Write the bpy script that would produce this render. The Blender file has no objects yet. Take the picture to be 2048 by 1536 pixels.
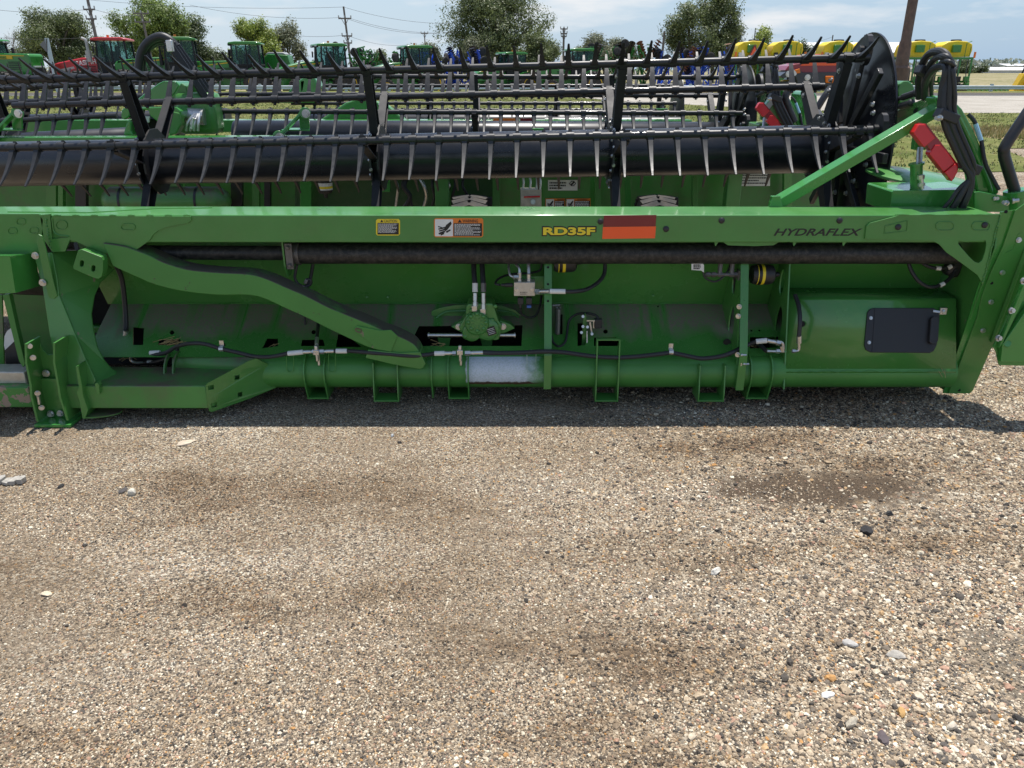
import bpy, bmesh, math, random
from mathutils import Vector, Matrix, Euler
from mathutils.geometry import tessellate_polygon
rad = math.radians
SC = bpy.context.scene
COL = SC.collection
random.seed(7)

# ---------------------------------------------------------------- camera
FPX, PITCH, CAMH = 1540.0, rad(22.2), 1.65
cam = bpy.data.objects.new('camera', bpy.data.cameras.new('camera'))
COL.objects.link(cam)
cam.location = (0, 0, CAMH)
cam.rotation_euler = (rad(90) - PITCH, 0, 0)
cam.data.sensor_width = 36
cam.data.lens = 36 * FPX / 2048
cam.data.clip_start = 0.05
cam.data.clip_end = 5000
SC.camera = cam

# ---------------------------------------------------------------- sky, sun, exposure
SUN_EL, SUN_AZ = rad(76.5), rad(22)          # azimuth measured from +Y towards +X
world = bpy.data.worlds.new('World')
SC.world = world
world.use_nodes = True
nt = world.node_tree
for n in list(nt.nodes):
    nt.nodes.remove(n)
wo = nt.nodes.new('ShaderNodeOutputWorld')
bg = nt.nodes.new('ShaderNodeBackground')
sky = nt.nodes.new('ShaderNodeTexSky')
sky.sky_type = 'NISHITA'
sky.sun_disc = False
sky.sun_elevation = SUN_EL
sky.sun_rotation = SUN_AZ
sky.altitude = 500
sky.air_density = 1.0
sky.dust_density = 0.25
sky.ozone_density = 1.5
bg.inputs['Strength'].default_value = 0.107
# soft clouds low over the horizon
tc = nt.nodes.new('ShaderNodeTexCoord')
mp = nt.nodes.new('ShaderNodeMapping')
mp.inputs['Scale'].default_value = (6, 6, 30)
mp.inputs['Location'].default_value = (3.1, 0.4, 1.0)
nz = nt.nodes.new('ShaderNodeTexNoise')
nz.inputs['Scale'].default_value = 1.0
nz.inputs['Detail'].default_value = 7
nz.inputs['Roughness'].default_value = 0.55
cr = nt.nodes.new('ShaderNodeValToRGB')
cr.color_ramp.elements[0].position = 0.50
cr.color_ramp.elements[1].position = 0.72
mx = nt.nodes.new('ShaderNodeMix')
mx.data_type = 'RGBA'
mx.inputs['B'].default_value = (5.6, 5.8, 6.0, 1)
# pale band of haze low in the sky, whiter to the left
sxw = nt.nodes.new('ShaderNodeSeparateXYZ')
hz_ = nt.nodes.new('ShaderNodeMapRange'); hz_.inputs['From Min'].default_value = 0.0; hz_.inputs['From Max'].default_value = 0.35; hz_.inputs['To Min'].default_value = 1.0; hz_.inputs['To Max'].default_value = 0.0
hx_ = nt.nodes.new('ShaderNodeMapRange'); hx_.inputs['From Min'].default_value = -0.5; hx_.inputs['From Max'].default_value = 0.6
hc = nt.nodes.new('ShaderNodeMix'); hc.data_type = 'RGBA'
hc.inputs['A'].default_value = (4.1, 4.8, 5.45, 1); hc.inputs['B'].default_value = (2.5, 3.5, 4.7, 1)
hs = nt.nodes.new('ShaderNodeMix'); hs.data_type = 'RGBA'
L = nt.links
L.new(tc.outputs['Generated'], mp.inputs['Vector'])
L.new(mp.outputs['Vector'], nz.inputs['Vector'])
L.new(nz.outputs['Fac'], cr.inputs['Fac'])
L.new(tc.outputs['Generated'], sxw.inputs[0]); L.new(sxw.outputs['Z'], hz_.inputs['Value']); L.new(sxw.outputs['X'], hx_.inputs['Value'])
L.new(hx_.outputs['Result'], hc.inputs['Factor']); L.new(hc.outputs['Result'], hs.inputs['B']); L.new(hz_.outputs['Result'], hs.inputs['Factor'])
L.new(sky.outputs['Color'], hs.inputs['A'])
L.new(hs.outputs['Result'], mx.inputs['A'])
L.new(cr.outputs['Color'], mx.inputs['Factor'])
L.new(mx.outputs['Result'], bg.inputs['Color'])
L.new(bg.outputs['Background'], wo.inputs['Surface'])
sun = bpy.data.objects.new('sun', bpy.data.lights.new('sun', 'SUN'))
COL.objects.link(sun)
sun.data.energy = 4.2
sun.data.angle = rad(0.55)
sun.data.color = (1.0, 0.955, 0.89)
SUNDIR = Vector((math.sin(SUN_AZ) * math.cos(SUN_EL), math.cos(SUN_AZ) * math.cos(SUN_EL), math.sin(SUN_EL)))
sun.rotation_euler = SUNDIR.to_track_quat('Z', 'Y').to_euler()
SC.view_settings.view_transform = 'Standard'
SC.view_settings.look = 'None'
SC.view_settings.gamma = 1
SC.view_settings.exposure = 0.5
SC.render.engine = 'CYCLES'
SC.cycles.max_bounces = 6
SC.cycles.diffuse_bounces = 3
SC.cycles.glossy_bounces = 3
SC.cycles.transparent_max_bounces = 8
SC.cycles.use_denoising = True

# ---------------------------------------------------------------- where a thing seen at (px, py) stands
CP, SP = math.cos(PITCH), math.sin(PITCH)
def ray(px, py):
    a, b = (px - 1024) / FPX, (768 - py) / FPX
    return Vector((a, CP + b * SP, -SP + b * CP))
def at(px, py, Y):
    r = ray(px, py)
    return Vector((0, 0, CAMH)) + r * (Y / r.y)
def ground(px, py, z=0.0):
    r = ray(px, py)
    return Vector((0, 0, CAMH)) + r * ((z - CAMH) / r.z)
def pp(Y, pts):
    return [at(p[0], p[1], p[2] if len(p) > 2 else Y) for p in pts]
def mpp(Y, py=160):                # metres per photo pixel at distance Y
    return (at(1025, py, Y) - at(1024, py, Y)).x

# ---------------------------------------------------------------- object helpers
def V(*a):
    return Vector(a)
def tag(o, label=None, cat=None, group=None, kind=None):
    if label: o['label'] = label
    if cat: o['category'] = cat
    if group: o['group'] = group
    if kind: o['kind'] = kind
    return o
def thing(name, label, cat, loc=(0, 0, 0), rz=0.0, group=None):
    o = bpy.data.objects.new(name, None)
    o.empty_display_size = 0.1
    COL.objects.link(o)
    o.location = loc
    o.rotation_euler = (0, 0, rz)
    return tag(o, label, cat, group)
def wloc(o):
    v = Vector(o.location)
    while o.parent:
        o = o.parent
        v += Vector(o.location)
    return v
def copy_tree(o, parent=None):
    c = o.copy()
    COL.objects.link(c)
    if parent is not None:
        c.parent = parent
    for ch in list(o.children):
        copy_tree(ch, c)
    return c

class MB:
    """collects shapes; build() links them as one mesh object"""
    def __init__(s):
        s.bm = bmesh.new()
    def face(s, vs):
        try:
            return s.bm.faces.new(vs)
        except ValueError:
            return None
    def hexa(s, p):                 # 8 corners: bottom 4 (ccw), top 4
        v = [s.bm.verts.new(q) for q in p]
        for f in ((3, 2, 1, 0), (4, 5, 6, 7), (0, 1, 5, 4), (1, 2, 6, 5), (2, 3, 7, 6), (3, 0, 4, 7)):
            s.face([v[i] for i in f])
        return s
    def box(s, c, size, rot=None):
        c = Vector(c); hx, hy, hz = (a / 2 for a in size)
        p = [V(-hx, -hy, -hz), V(hx, -hy, -hz), V(hx, hy, -hz), V(-hx, hy, -hz), V(-hx, -hy, hz), V(hx, -hy, hz), V(hx, hy, hz), V(-hx, hy, hz)]
        if rot is not None:
            R = rot if isinstance(rot, Matrix) else Euler(rot).to_matrix()
            p = [R @ q for q in p]
        return s.hexa([q + c for q in p])
    def bar(s, a, b, w, h, up=(0, 0, 1)):   # rectangular bar a->b, w across, h along up
        a, b = Vector(a), Vector(b)
        d = (b - a).normalized(); u = Vector(up)
        sd = d.cross(u)
        if sd.length < 1e-4: sd = d.cross(V(0, 1, 0))
        sd.normalize(); u = sd.cross(d).normalized()
        sd = sd * (w / 2); u = u * (h / 2)
        return s.hexa([a - sd - u, a + sd - u, b + sd - u, b - sd - u, a - sd + u, a + sd + u, b + sd + u, b - sd + u])
    def tube(s, pts, r, n=10, caps=True, closed=False):
        pts = [Vector(p) for p in pts]
        rr = r if isinstance(r, (list, tuple)) else [r] * len(pts)
        rings = []
        prev = None
        N = len(pts)
        for i, p in enumerate(pts):
            if closed: t = pts[(i + 1) % N] - pts[i - 1]
            else: t = pts[min(i + 1, N - 1)] - pts[max(i - 1, 0)]
            t.normalize()
            if prev is None:
                u = t.cross(V(0, 0, 1))
                if u.length < 0.05: u = t.cross(V(0, 1, 0))
            else:
                u = prev - t * prev.dot(t)
            u.normalize(); prev = u
            w = t.cross(u)
            rings.append([s.bm.verts.new(p + (u * math.cos(6.28318 * k / n) + w * math.sin(6.28318 * k / n)) * rr[i]) for k in range(n)])
        rng = range(N if closed else N - 1)
        for i in rng:
            A, B = rings[i], rings[(i + 1) % N]
            for k in range(n):
                s.face([A[k], A[(k + 1) % n], B[(k + 1) % n], B[k]])
        if caps and not closed:
            s.face(rings[0][::-1]); s.face(rings[-1])
        return s
    def cyl(s, a, b, r, n=14, r2=None):
        return s.tube([a, b], [r, r if r2 is None else r2], n)
    def hose(s, pts, r, n=8, sub=8):
        return s.tube(smooth(pts, sub), r, n)
    def lathe(s, c, axis, prof, n=24):     # prof: list of (along, radius)
        c = Vector(c); d = Vector(axis).normalized()
        return s.tube([c + d * a for a, _ in prof], [max(q, 1e-4) for _, q in prof], n) if all(prof[i][0] != prof[i + 1][0] for i in range(len(prof) - 1)) else s._lathe(c, d, prof, n)
    def _lathe(s, c, d, prof, n):
        u = d.cross(V(0, 0, 1))
        if u.length < 0.05: u = d.cross(V(0, 1, 0))
        u.normalize(); w = d.cross(u)
        rings = [[s.bm.verts.new(c + d * a + (u * math.cos(6.28318 * k / n) + w * math.sin(6.28318 * k / n)) * max(q, 1e-4)) for k in range(n)] for a, q in prof]
        for A, B in zip(rings, rings[1:]):
            for k in range(n):
                s.face([A[k], A[(k + 1) % n], B[(k + 1) % n], B[k]])
        s.face(rings[0][::-1]); s.face(rings[-1])
        return s
    def plate(s, pts, ex, holes=()):       # polygon extruded by vector ex, with holes cut through
        ex = Vector(ex) if not isinstance(ex, (int, float)) else V(0, ex, 0)
        loops = [[Vector(p) for p in pts]] + [[Vector(p) for p in h] for h in holes]
        flat = [p for l in loops for p in l]
        a = [s.bm.verts.new(p) for p in flat]; b = [s.bm.verts.new(p + ex) for p in flat]
        if holes or len(pts) > 4:
            for t in tessellate_polygon(loops):
                s.face([a[i] for i in t]); s.face([b[i] for i in t][::-1])
        else:
            s.face(a); s.face(b[::-1])
        o = 0
        for l in loops:
            m = len(l)
            for i in range(m):
                j = (i + 1) % m
                s.face([a[o + i], a[o + j], b[o + j], b[o + i]])
            o += m
        return s
    def bolt(s, p, d=(0, -1, 0), r=0.011, h=0.010):
        p = Vector(p); d = Vector(d).normalized()
        s.tube([p, p + d * h * 0.3], r * 1.35, 12)
        s.tube([p + d * h * 0.3, p + d * h], r, 6)
        return s
    def ico(s, c, r, sub=2, scale=(1, 1, 1), noise=0.0, rnd=random):
        q = bmesh.ops.create_icosphere(s.bm, subdivisions=sub, radius=1)
        c = Vector(c)
        for v in q['verts']:
            k = 1 + rnd.uniform(-noise, noise)
            v.co = c + V(v.co.x * scale[0], v.co.y * scale[1], v.co.z * scale[2]) * r * k
        return s
    def build(s, name, mat, parent=None, smooth_=True, bevel=0.0, origin=None, ang=35, seg=2):
        bmesh.ops.remove_doubles(s.bm, verts=s.bm.verts, dist=1e-6)
        bmesh.ops.recalc_face_normals(s.bm, faces=s.bm.faces)
        o0 = Vector(origin) if origin is not None else (wloc(parent) if parent is not None else V(0, 0, 0))
        bmesh.ops.translate(s.bm, verts=s.bm.verts, vec=-o0)
        me = bpy.data.meshes.new(name)
        s.bm.to_mesh(me); s.bm.free()
        for m in (mat if isinstance(mat, (list, tuple)) else [mat]):
            me.materials.append(m)
        if smooth_:
            me.polygons.foreach_set('use_smooth', [True] * len(me.polygons))
            me.set_sharp_from_angle(angle=rad(ang))
        o = bpy.data.objects.new(name, me)
        COL.objects.link(o)
        if parent is not None:
            o.parent = parent
            o.location = o0 - wloc(parent)
        else:
            o.location = o0
        if bevel > 0:
            m = o.modifiers.new('bevel', 'BEVEL')
            m.width = bevel; m.segments = seg; m.limit_method = 'ANGLE'; m.angle_limit = rad(35)
        return o

BOLT_MESH = {}
def bolts(parent, items, m=None, name='bolt'):
    """each bolt an object of its own: items of (position, direction, radius, height)"""
    for it in items:
        p, d = Vector(it[0]), Vector(it[1]).normalized()
        r = it[2] if len(it) > 2 else 0.010
        h = it[3] if len(it) > 3 else 0.011
        key = (round(r, 4), round(h, 4), (m or M_steel).name)
        if key not in BOLT_MESH:
            g = MB(); g.bolt(V(0, 0, 0), (0, 0, 1), r, h)
            o = g.build(name, m or M_steel)
            BOLT_MESH[key] = o.data
        else:
            o = bpy.data.objects.new(name, BOLT_MESH[key]); COL.objects.link(o)
        o.parent = parent
        o.rotation_euler = d.to_track_quat('Z', 'Y').to_euler()
        o.location = p - wloc(parent)

def smooth(pts, sub=8):
    P = [Vector(p) for p in pts]
    if len(P) < 3: return P
    P = [P[0] * 2 - P[1]] + P + [P[-1] * 2 - P[-2]]
    out = []
    for i in range(1, len(P) - 2):
        a, b, c, d = P[i - 1], P[i], P[i + 1], P[i + 2]
        for k in range(sub):
            t = k / sub
            out.append(0.5 * ((2 * b) + (c - a) * t + (2 * a - 5 * b + 4 * c - d) * t * t + (3 * b - a - 3 * c + d) * t ** 3))
    out.append(P[-2])
    return out
def arc(c, r, a0, a1, n, pl='xz'):
    out = []
    for i in range(n + 1):
        a = a0 + (a1 - a0) * i / n
        out.append(V(c[0] + r * math.cos(a), c[1], c[2] + r * math.sin(a)) if pl == 'xz' else V(c[0], c[1] + r * math.cos(a), c[2] + r * math.sin(a)))
    return out
def slot(px, py, w, h, Y, rot=0.0, n=5):     # rounded hole outline centred at a photo point, w x h photo px
    r = min(w, h) / 2
    pts = []
    for cx, cy, a0 in ((w / 2 - r, h / 2 - r, 0), (-(w / 2 - r), h / 2 - r, 90), (-(w / 2 - r), -(h / 2 - r), 180), (w / 2 - r, -(h / 2 - r), 270)):
        for k in range(n + 1):
            a = rad(a0 + 90 * k / n)
            pts.append((cx + r * math.cos(a), cy + r * math.sin(a)))
    c, s_ = math.cos(rot), math.sin(rot)
    q = []
    for x, y in pts:
        p = at(px + x * c - y * s_, py + x * s_ + y * c, Y)
        if not q or (p - q[-1]).length > 1e-5: q.append(p)
    return q

def text_mesh(body, size, mat, name, parent, origin, M, ex=0.001, off=0.0, sx=1.0, shear=0.0, align='LEFT', spacing=1.0):
    """lettering as flat geometry; M: 3x3 matrix that turns the text plane into place"""
    cu = bpy.data.curves.new(name, 'FONT')
    cu.body = body; cu.size = size; cu.extrude = ex; cu.bevel_depth = off; cu.bevel_resolution = 1; cu.shear = shear
    cu.align_x = align; cu.space_character = spacing
    tmp = bpy.data.objects.new(name + '_tmp', cu)
    COL.objects.link(tmp)
    bpy.context.view_layer.update()
    me = bpy.data.meshes.new_from_object(tmp.evaluated_get(bpy.context.evaluated_depsgraph_get()))
    bpy.data.objects.remove(tmp)
    T = M.to_4x4() @ Matrix.Diagonal((sx, 1, 1, 1))
    me.transform(T)
    me.materials.clear(); me.materials.append(mat)
    o = bpy.data.objects.new(name, me)
    COL.objects.link(o)
    o.parent = parent
    o.location = Vector(origin) - (wloc(parent) if parent is not None else V(0, 0, 0))
    return o
FACE_CAM = Matrix(((1, 0, 0), (0, 0, -1), (0, 1, 0)))        # text x -> +X, text y -> +Z, faces -Y

# ---------------------------------------------------------------- materials
MATS = {}
def mat(name, col, rough=0.5, metal=0.0, coat=0.0, var=0.0, vscale=6.0, bump=0.0, bscale=80.0, spec=0.5,
        dust=0.0, dustcol=(0.20, 0.155, 0.11), dscale=5.0, up=0.0, obj=False):
    if name in MATS: return MATS[name]
    m = bpy.data.materials.new(name)
    m.use_nodes = True
    t = m.node_tree; N, K = t.nodes, t.links
    b = N['Principled BSDF']
    b.inputs['Base Color'].default_value = (*col, 1)
    b.inputs['Roughness'].default_value = rough
    b.inputs['Metallic'].default_value = metal
    b.inputs['Specular IOR Level'].default_value = spec
    b.inputs['Coat Weight'].default_value = coat
    b.inputs['Coat Roughness'].default_value = 0.08
    g = N.new('ShaderNodeTexCoord') if obj else N.new('ShaderNodeNewGeometry')
    pos = g.outputs['Object'] if obj else g.outputs['Position']
    cur = None
    if var > 0:
        n1 = N.new('ShaderNodeTexNoise'); n1.inputs['Scale'].default_value = vscale; n1.inputs['Detail'].default_value = 6
        n1.inputs['Roughness'].default_value = 0.65
        K.new(pos, n1.inputs['Vector'])
        mr = N.new('ShaderNodeMapRange'); mr.inputs['From Min'].default_value = 0.3; mr.inputs['From Max'].default_value = 0.7
        mr.inputs['To Min'].default_value = 1 - var; mr.inputs['To Max'].default_value = 1 + var
        K.new(n1.outputs['Fac'], mr.inputs['Value'])
        mu = N.new('ShaderNodeMix'); mu.data_type = 'RGBA'; mu.blend_type = 'MULTIPLY'
        mu.inputs['Factor'].default_value = 1; mu.inputs['A'].default_value = (*col, 1)
        K.new(mr.outputs['Result'], mu.inputs['B'])
        cur = mu.outputs['Result']
        rr = N.new('ShaderNodeMapRange'); rr.inputs['From Min'].default_value = 0.3; rr.inputs['From Max'].default_value = 0.7
        rr.inputs['To Min'].default_value = max(0.02, rough - 0.08); rr.inputs['To Max'].default_value = min(1, rough + 0.12)
        K.new(n1.outputs['Fac'], rr.inputs['Value'])
        K.new(rr.outputs['Result'], b.inputs['Roughness'])
    if dust > 0:
        n2 = N.new('ShaderNodeTexNoise'); n2.inputs['Scale'].default_value = dscale; n2.inputs['Detail'].default_value = 10
        n2.inputs['Roughness'].default_value = 0.75
        K.new(pos, n2.inputs['Vector'])
        r2 = N.new('ShaderNodeMapRange'); r2.inputs['From Min'].default_value = 0.45; r2.inputs['From Max'].default_value = 0.72
        r2.inputs['To Max'].default_value = dust
        K.new(n2.outputs['Fac'], r2.inputs['Value'])
        fac = r2.outputs['Result']
        if up > 0:          # settled dust lies on faces that look up
            sx = N.new('ShaderNodeSeparateXYZ')
            gg = N.new('ShaderNodeNewGeometry')
            K.new(gg.outputs['Normal'], sx.inputs[0])
            r3 = N.new('ShaderNodeMapRange'); r3.inputs['From Min'].default_value = 0.25; r3.inputs['From Max'].default_value = 0.8
            r3.inputs['To Max'].default_value = up
            K.new(sx.outputs['Z'], r3.inputs['Value'])
            ad = N.new('ShaderNodeMath'); ad.operation = 'MULTIPLY_ADD'
            n3 = N.new('ShaderNodeMapRange'); n3.inputs['From Min'].default_value = 0.3; n3.inputs['From Max'].default_value = 0.6
            K.new(n2.outputs['Fac'], n3.inputs['Value'])
            K.new(r3.outputs['Result'], ad.inputs[0]); K.new(n3.outputs['Result'], ad.inputs[1]); K.new(fac, ad.inputs[2])
            ad.use_clamp = True
            fac = ad.outputs[0]
        mu = N.new('ShaderNodeMix'); mu.data_type = 'RGBA'
        K.new(fac, mu.inputs['Factor'])
        if cur is not None: K.new(cur, mu.inputs['A'])
        else: mu.inputs['A'].default_value = (*col, 1)
        mu.inputs['B'].default_value = (*dustcol, 1)
        cur = mu.outputs['Result']
        if coat > 0:
            iv = N.new('ShaderNodeMapRange'); iv.inputs['To Min'].default_value = coat; iv.inputs['To Max'].default_value = 0
            K.new(fac, iv.inputs['Value']); K.new(iv.outputs['Result'], b.inputs['Coat Weight'])
    if cur is not None: K.new(cur, b.inputs['Base Color'])
    if bump > 0:
        n4 = N.new('ShaderNodeTexNoise'); n4.inputs['Scale'].default_value = bscale; n4.inputs['Detail'].default_value = 4
        K.new(pos, n4.inputs['Vector'])
        bp = N.new('ShaderNodeBump'); bp.inputs['Strength'].default_value = bump; bp.inputs['Distance'].default_value = 0.004
        K.new(n4.outputs['Fac'], bp.inputs['Height']); K.new(bp.outputs['Normal'], b.inputs['Normal'])
    MATS[name] = m
    return m
GREEN = (0.060, 0.228, 0.044)
M_green = mat('green_paint', GREEN, 0.34, coat=0.35, var=0.10, vscale=3.0, dust=0.10, dscale=9, bump=0.04, bscale=30)
M_gdust = mat('dusty_green_paint', GREEN, 0.42, coat=0.2, var=0.12, vscale=4.0, dust=0.55, dscale=6.0, up=0.75, dustcol=(0.13, 0.095, 0.07))
M_gshine = mat('clean_green_paint', (0.050, 0.250, 0.044), 0.22, coat=0.6, var=0.05, vscale=2.0)
M_black = mat('black_paint', (0.016, 0.016, 0.018), 0.40, coat=0.1, var=0.15, vscale=5.0, dust=0.06, dscale=14)
M_arm = mat('black_arm_paint', (0.017, 0.017, 0.019), 0.55, var=0.15, vscale=5.0, dust=0.08, dscale=14, spec=0.35)
M_drum = mat('black_drum_paint', (0.012, 0.013, 0.017), 0.30, coat=0.12, var=0.1, vscale=2.0, dust=0.05, dscale=20)
M_tine = mat('black_plastic', (0.024, 0.024, 0.025), 0.43, var=0.1, vscale=30, bump=0.05, bscale=200, spec=0.5)
M_rubber = mat('black_rubber', (0.022, 0.022, 0.023), 0.45, var=0.15, vscale=40, bump=0.1, bscale=300)
M_tyre = mat('tyre_rubber', (0.025, 0.025, 0.024), 0.8, var=0.2, vscale=8, dust=0.35, dscale=7)
M_dirtyblack = mat('dusty_black_roller', (0.012, 0.012, 0.012), 0.5, var=0.2, vscale=8, dust=0.45, dscale=38, dustcol=(0.16, 0.14, 0.12))
M_steel = mat('zinc_steel', (0.62, 0.61, 0.58), 0.32, metal=0.9, var=0.15, vscale=40)
M_cast = mat('cast_metal', (0.16, 0.15, 0.14), 0.5, metal=0.6, var=0.3, vscale=25, bump=0.2, bscale=90)
M_alu = mat('aluminium_block', (0.55, 0.52, 0.45), 0.38, metal=0.55, var=0.12, vscale=20, dust=0.25, dscale=30)
M_dark = mat('painted_recess_shade', (0.006, 0.006, 0.006), 0.8)  # near black put into holes and recesses in place of their shade
M_white = mat('white_label', (0.72, 0.72, 0.68), 0.45, var=0.06, vscale=30)
M_ltext = mat('black_print', (0.010, 0.010, 0.010), 0.4)
M_yellow = mat('yellow_print', (0.80, 0.62, 0.03), 0.4)
M_orange = mat('orange_print', (0.72, 0.20, 0.02), 0.4)
M_refl_or = mat('orange_reflector', (0.95, 0.105, 0.012), 0.35, coat=0.3, bump=0.15, bscale=600)
M_refl_rd = mat('red_reflector', (0.19, 0.008, 0.010), 0.3, coat=0.3, bump=0.15, bscale=600)
M_red = mat('red_paint', (0.62, 0.012, 0.016), 0.32, coat=0.35, var=0.05, vscale=4)
M_rust = mat('rusty_steel', (0.15, 0.095, 0.068), 0.75, var=0.35, vscale=9, bump=0.3, bscale=60, dust=0.4, dscale=4, dustcol=(0.19, 0.145, 0.115))
M_yplast = mat('yellow_plastic', (0.80, 0.58, 0.012), 0.4, var=0.04, vscale=2, obj=True)
# ---------------------------------------------------------------- ground, road, grass
from mathutils import noise as mnoise
def nd(t, typ, **kw):
    n = t.nodes.new(typ)
    for k, v in kw.items():
        if k in n.inputs: n.inputs[k].default_value = v
        else: setattr(n, k, v)
    return n
def ramp(t, stops, const=False):
    n = t.nodes.new('ShaderNodeValToRGB')
    e = n.color_ramp.elements
    if const: n.color_ramp.interpolation = 'CONSTANT'
    while len(e) < len(stops): e.new(0.5)
    for i, (p, c) in enumerate(stops):
        e[i].position = p; e[i].color = (*c, 1) if len(c) == 3 else c
    return n
def mixc(t, fac, a, b, blend='MIX'):
    n = t.nodes.new('ShaderNodeMix'); n.data_type = 'RGBA'; n.blend_type = blend
    for s, v in (('Factor', fac), ('A', a), ('B', b)):
        if isinstance(v, bpy.types.NodeSocket): t.links.new(v, n.inputs[s])
        elif isinstance(v, (int, float)) : n.inputs[s].default_value = v
        else: n.inputs[s].default_value = (*v, 1)
    return n.outputs['Result']

STONE_COLS = [(0.0, (0.051, 0.050, 0.051)), (0.07, (0.097, 0.093, 0.091)), (0.20, (0.171, 0.154, 0.137)), (0.34, (0.274, 0.234, 0.188)), (0.48, (0.376, 0.319, 0.251)),
              (0.62, (0.467, 0.410, 0.331)), (0.74, (0.570, 0.530, 0.456)), (0.84, (0.479, 0.353, 0.217)), (0.88, (0.433, 0.296, 0.239)), (0.91, (0.720, 0.718, 0.650)), (0.988, (0.479, 0.285, 0.125))]
TONE = [(0.36, (0.66, 0.56, 0.45)), (0.46, (0.95, 0.865, 0.745)), (0.54, (1.06, 0.985, 0.875)), (0.66, (1.18, 1.125, 1.03))]
def band_noise(t, pos):
    mpn = nd(t, 'ShaderNodeMapping'); mpn.inputs['Scale'].default_value = (0.75, 2.1, 1); mpn.inputs['Location'].default_value = (0.6, 0.3, 0)
    t.links.new(pos, mpn.inputs['Vector'])
    n = nd(t, 'ShaderNodeTexNoise', Scale=0.9, Detail=6.0, Roughness=0.62); t.links.new(mpn.outputs[0], n.inputs['Vector'])
    return n
def gravel_material():
    m = bpy.data.materials.new('gravel_lot'); m.use_nodes = True
    t = m.node_tree; b = t.nodes['Principled BSDF']
    g = nd(t, 'ShaderNodeNewGeometry'); pos = g.outputs['Position']
    v = nd(t, 'ShaderNodeTexVoronoi', Scale=150.0); t.links.new(pos, v.inputs['Vector'])
    sp = nd(t, 'ShaderNodeSeparateColor'); t.links.new(v.outputs['Color'], sp.inputs[0])
    c1 = ramp(t, STONE_COLS, True); t.links.new(sp.outputs[0], c1.inputs['Fac'])
    v2 = nd(t, 'ShaderNodeTexVoronoi', Scale=46.0); t.links.new(pos, v2.inputs['Vector'])
    sp2 = nd(t, 'ShaderNodeSeparateColor'); t.links.new(v2.outputs['Color'], sp2.inputs[0])
    c2 = ramp(t, STONE_COLS, True); t.links.new(sp2.outputs[0], c2.inputs['Fac'])
    n1 = nd(t, 'ShaderNodeTexNoise', Scale=1.1, Detail=8.0, Roughness=0.6); t.links.new(pos, n1.inputs['Vector'])
    n2 = nd(t, 'ShaderNodeTexNoise', Scale=420.0, Detail=3.0); t.links.new(pos, n2.inputs['Vector'])
    fine = ramp(t, [(0.3, (0.095, 0.075, 0.054)), (0.55, (0.245, 0.20, 0.150)), (0.75, (0.37, 0.315, 0.245))]); t.links.new(n2.outputs['Fac'], fine.inputs['Fac'])  # dark grit colour puts shade into the gaps between stones
    k1 = ramp(t, [(0.38, (0.25, 0.25, 0.25)), (0.62, (0.85, 0.85, 0.85))]); t.links.new(n1.outputs['Fac'], k1.inputs['Fac'])
    col = mixc(t, k1.outputs['Color'], fine.outputs['Color'], c1.outputs['Color'])
    sx = nd(t, 'ShaderNodeSeparateXYZ'); t.links.new(pos, sx.inputs[0])
    fx = nd(t, 'ShaderNodeMapRange'); fx.inputs['From Min'].default_value = -0.3; fx.inputs['From Max'].default_value = 1.6; fx.inputs['To Max'].default_value = 0.6
    t.links.new(sx.outputs['X'], fx.inputs['Value'])
    col = mixc(t, fx.outputs['Result'], col, c2.outputs['Color'])
    tone = ramp(t, TONE)
    n3 = band_noise(t, pos)
    t.links.new(n3.outputs['Fac'], tone.inputs['Fac'])
    col = mixc(t, 1.0, col, tone.outputs['Color'], 'MULTIPLY')
    # a damp hollow and a patch of bare silt, each with its own ragged outline
    nw = nd(t, 'ShaderNodeTexNoise', Scale=7.0, Detail=6.0, Roughness=0.65); t.links.new(pos, nw.inputs['Vector'])
    grit = nd(t, 'ShaderNodeTexNoise', Scale=190.0, Detail=4.0, Roughness=0.7); t.links.new(pos, grit.inputs['Vector'])
    for (gx, gy, rx, ry, dark, mid) in ((*ground(1640, 978).xy, 0.52, 0.17, (0.068, 0.048, 0.032), (0.16, 0.118, 0.080)), (*ground(2065, 1340).xy, 0.20, 0.20, (0.17, 0.14, 0.10), (0.27, 0.225, 0.17))):
        mpn = nd(t, 'ShaderNodeMapping'); mpn.vector_type = 'POINT'
        mpn.inputs['Location'].default_value = (-gx / rx, -gy / ry, 0); mpn.inputs['Scale'].default_value = (1 / rx, 1 / ry, 0)
        t.links.new(pos, mpn.inputs['Vector'])
        ln = nd(t, 'ShaderNodeVectorMath', operation='LENGTH'); t.links.new(mpn.outputs[0], ln.inputs[0])
        ad = nd(t, 'ShaderNodeMath', operation='MULTIPLY_ADD'); t.links.new(nw.outputs['Fac'], ad.inputs[0]); ad.inputs[1].default_value = 1.5; t.links.new(ln.outputs['Value'], ad.inputs[2])
        mk = nd(t, 'ShaderNodeMapRange'); mk.inputs['From Min'].default_value = 1.85; mk.inputs['From Max'].default_value = 1.40
        t.links.new(ad.outputs[0], mk.inputs['Value'])
        dk = ramp(t, [(0.34, dark), (0.66, mid)]); t.links.new(grit.outputs['Fac'], dk.inputs['Fac'])
        col = mixc(t, mk.outputs['Result'], col, dk.outputs['Color'])
    t.links.new(col, b.inputs['Base Color'])
    b.inputs['Roughness'].default_value = 0.9
    b.inputs['Specular IOR Level'].default_value = 0.2
    bp = nd(t, 'ShaderNodeBump', Strength=1.0, Distance=0.008)
    t.links.new(v.outputs['Distance'], bp.inputs['Height']); bp.invert = True
    bp2 = nd(t, 'ShaderNodeBump', Strength=0.5, Distance=0.012); bp2.invert = True
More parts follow.
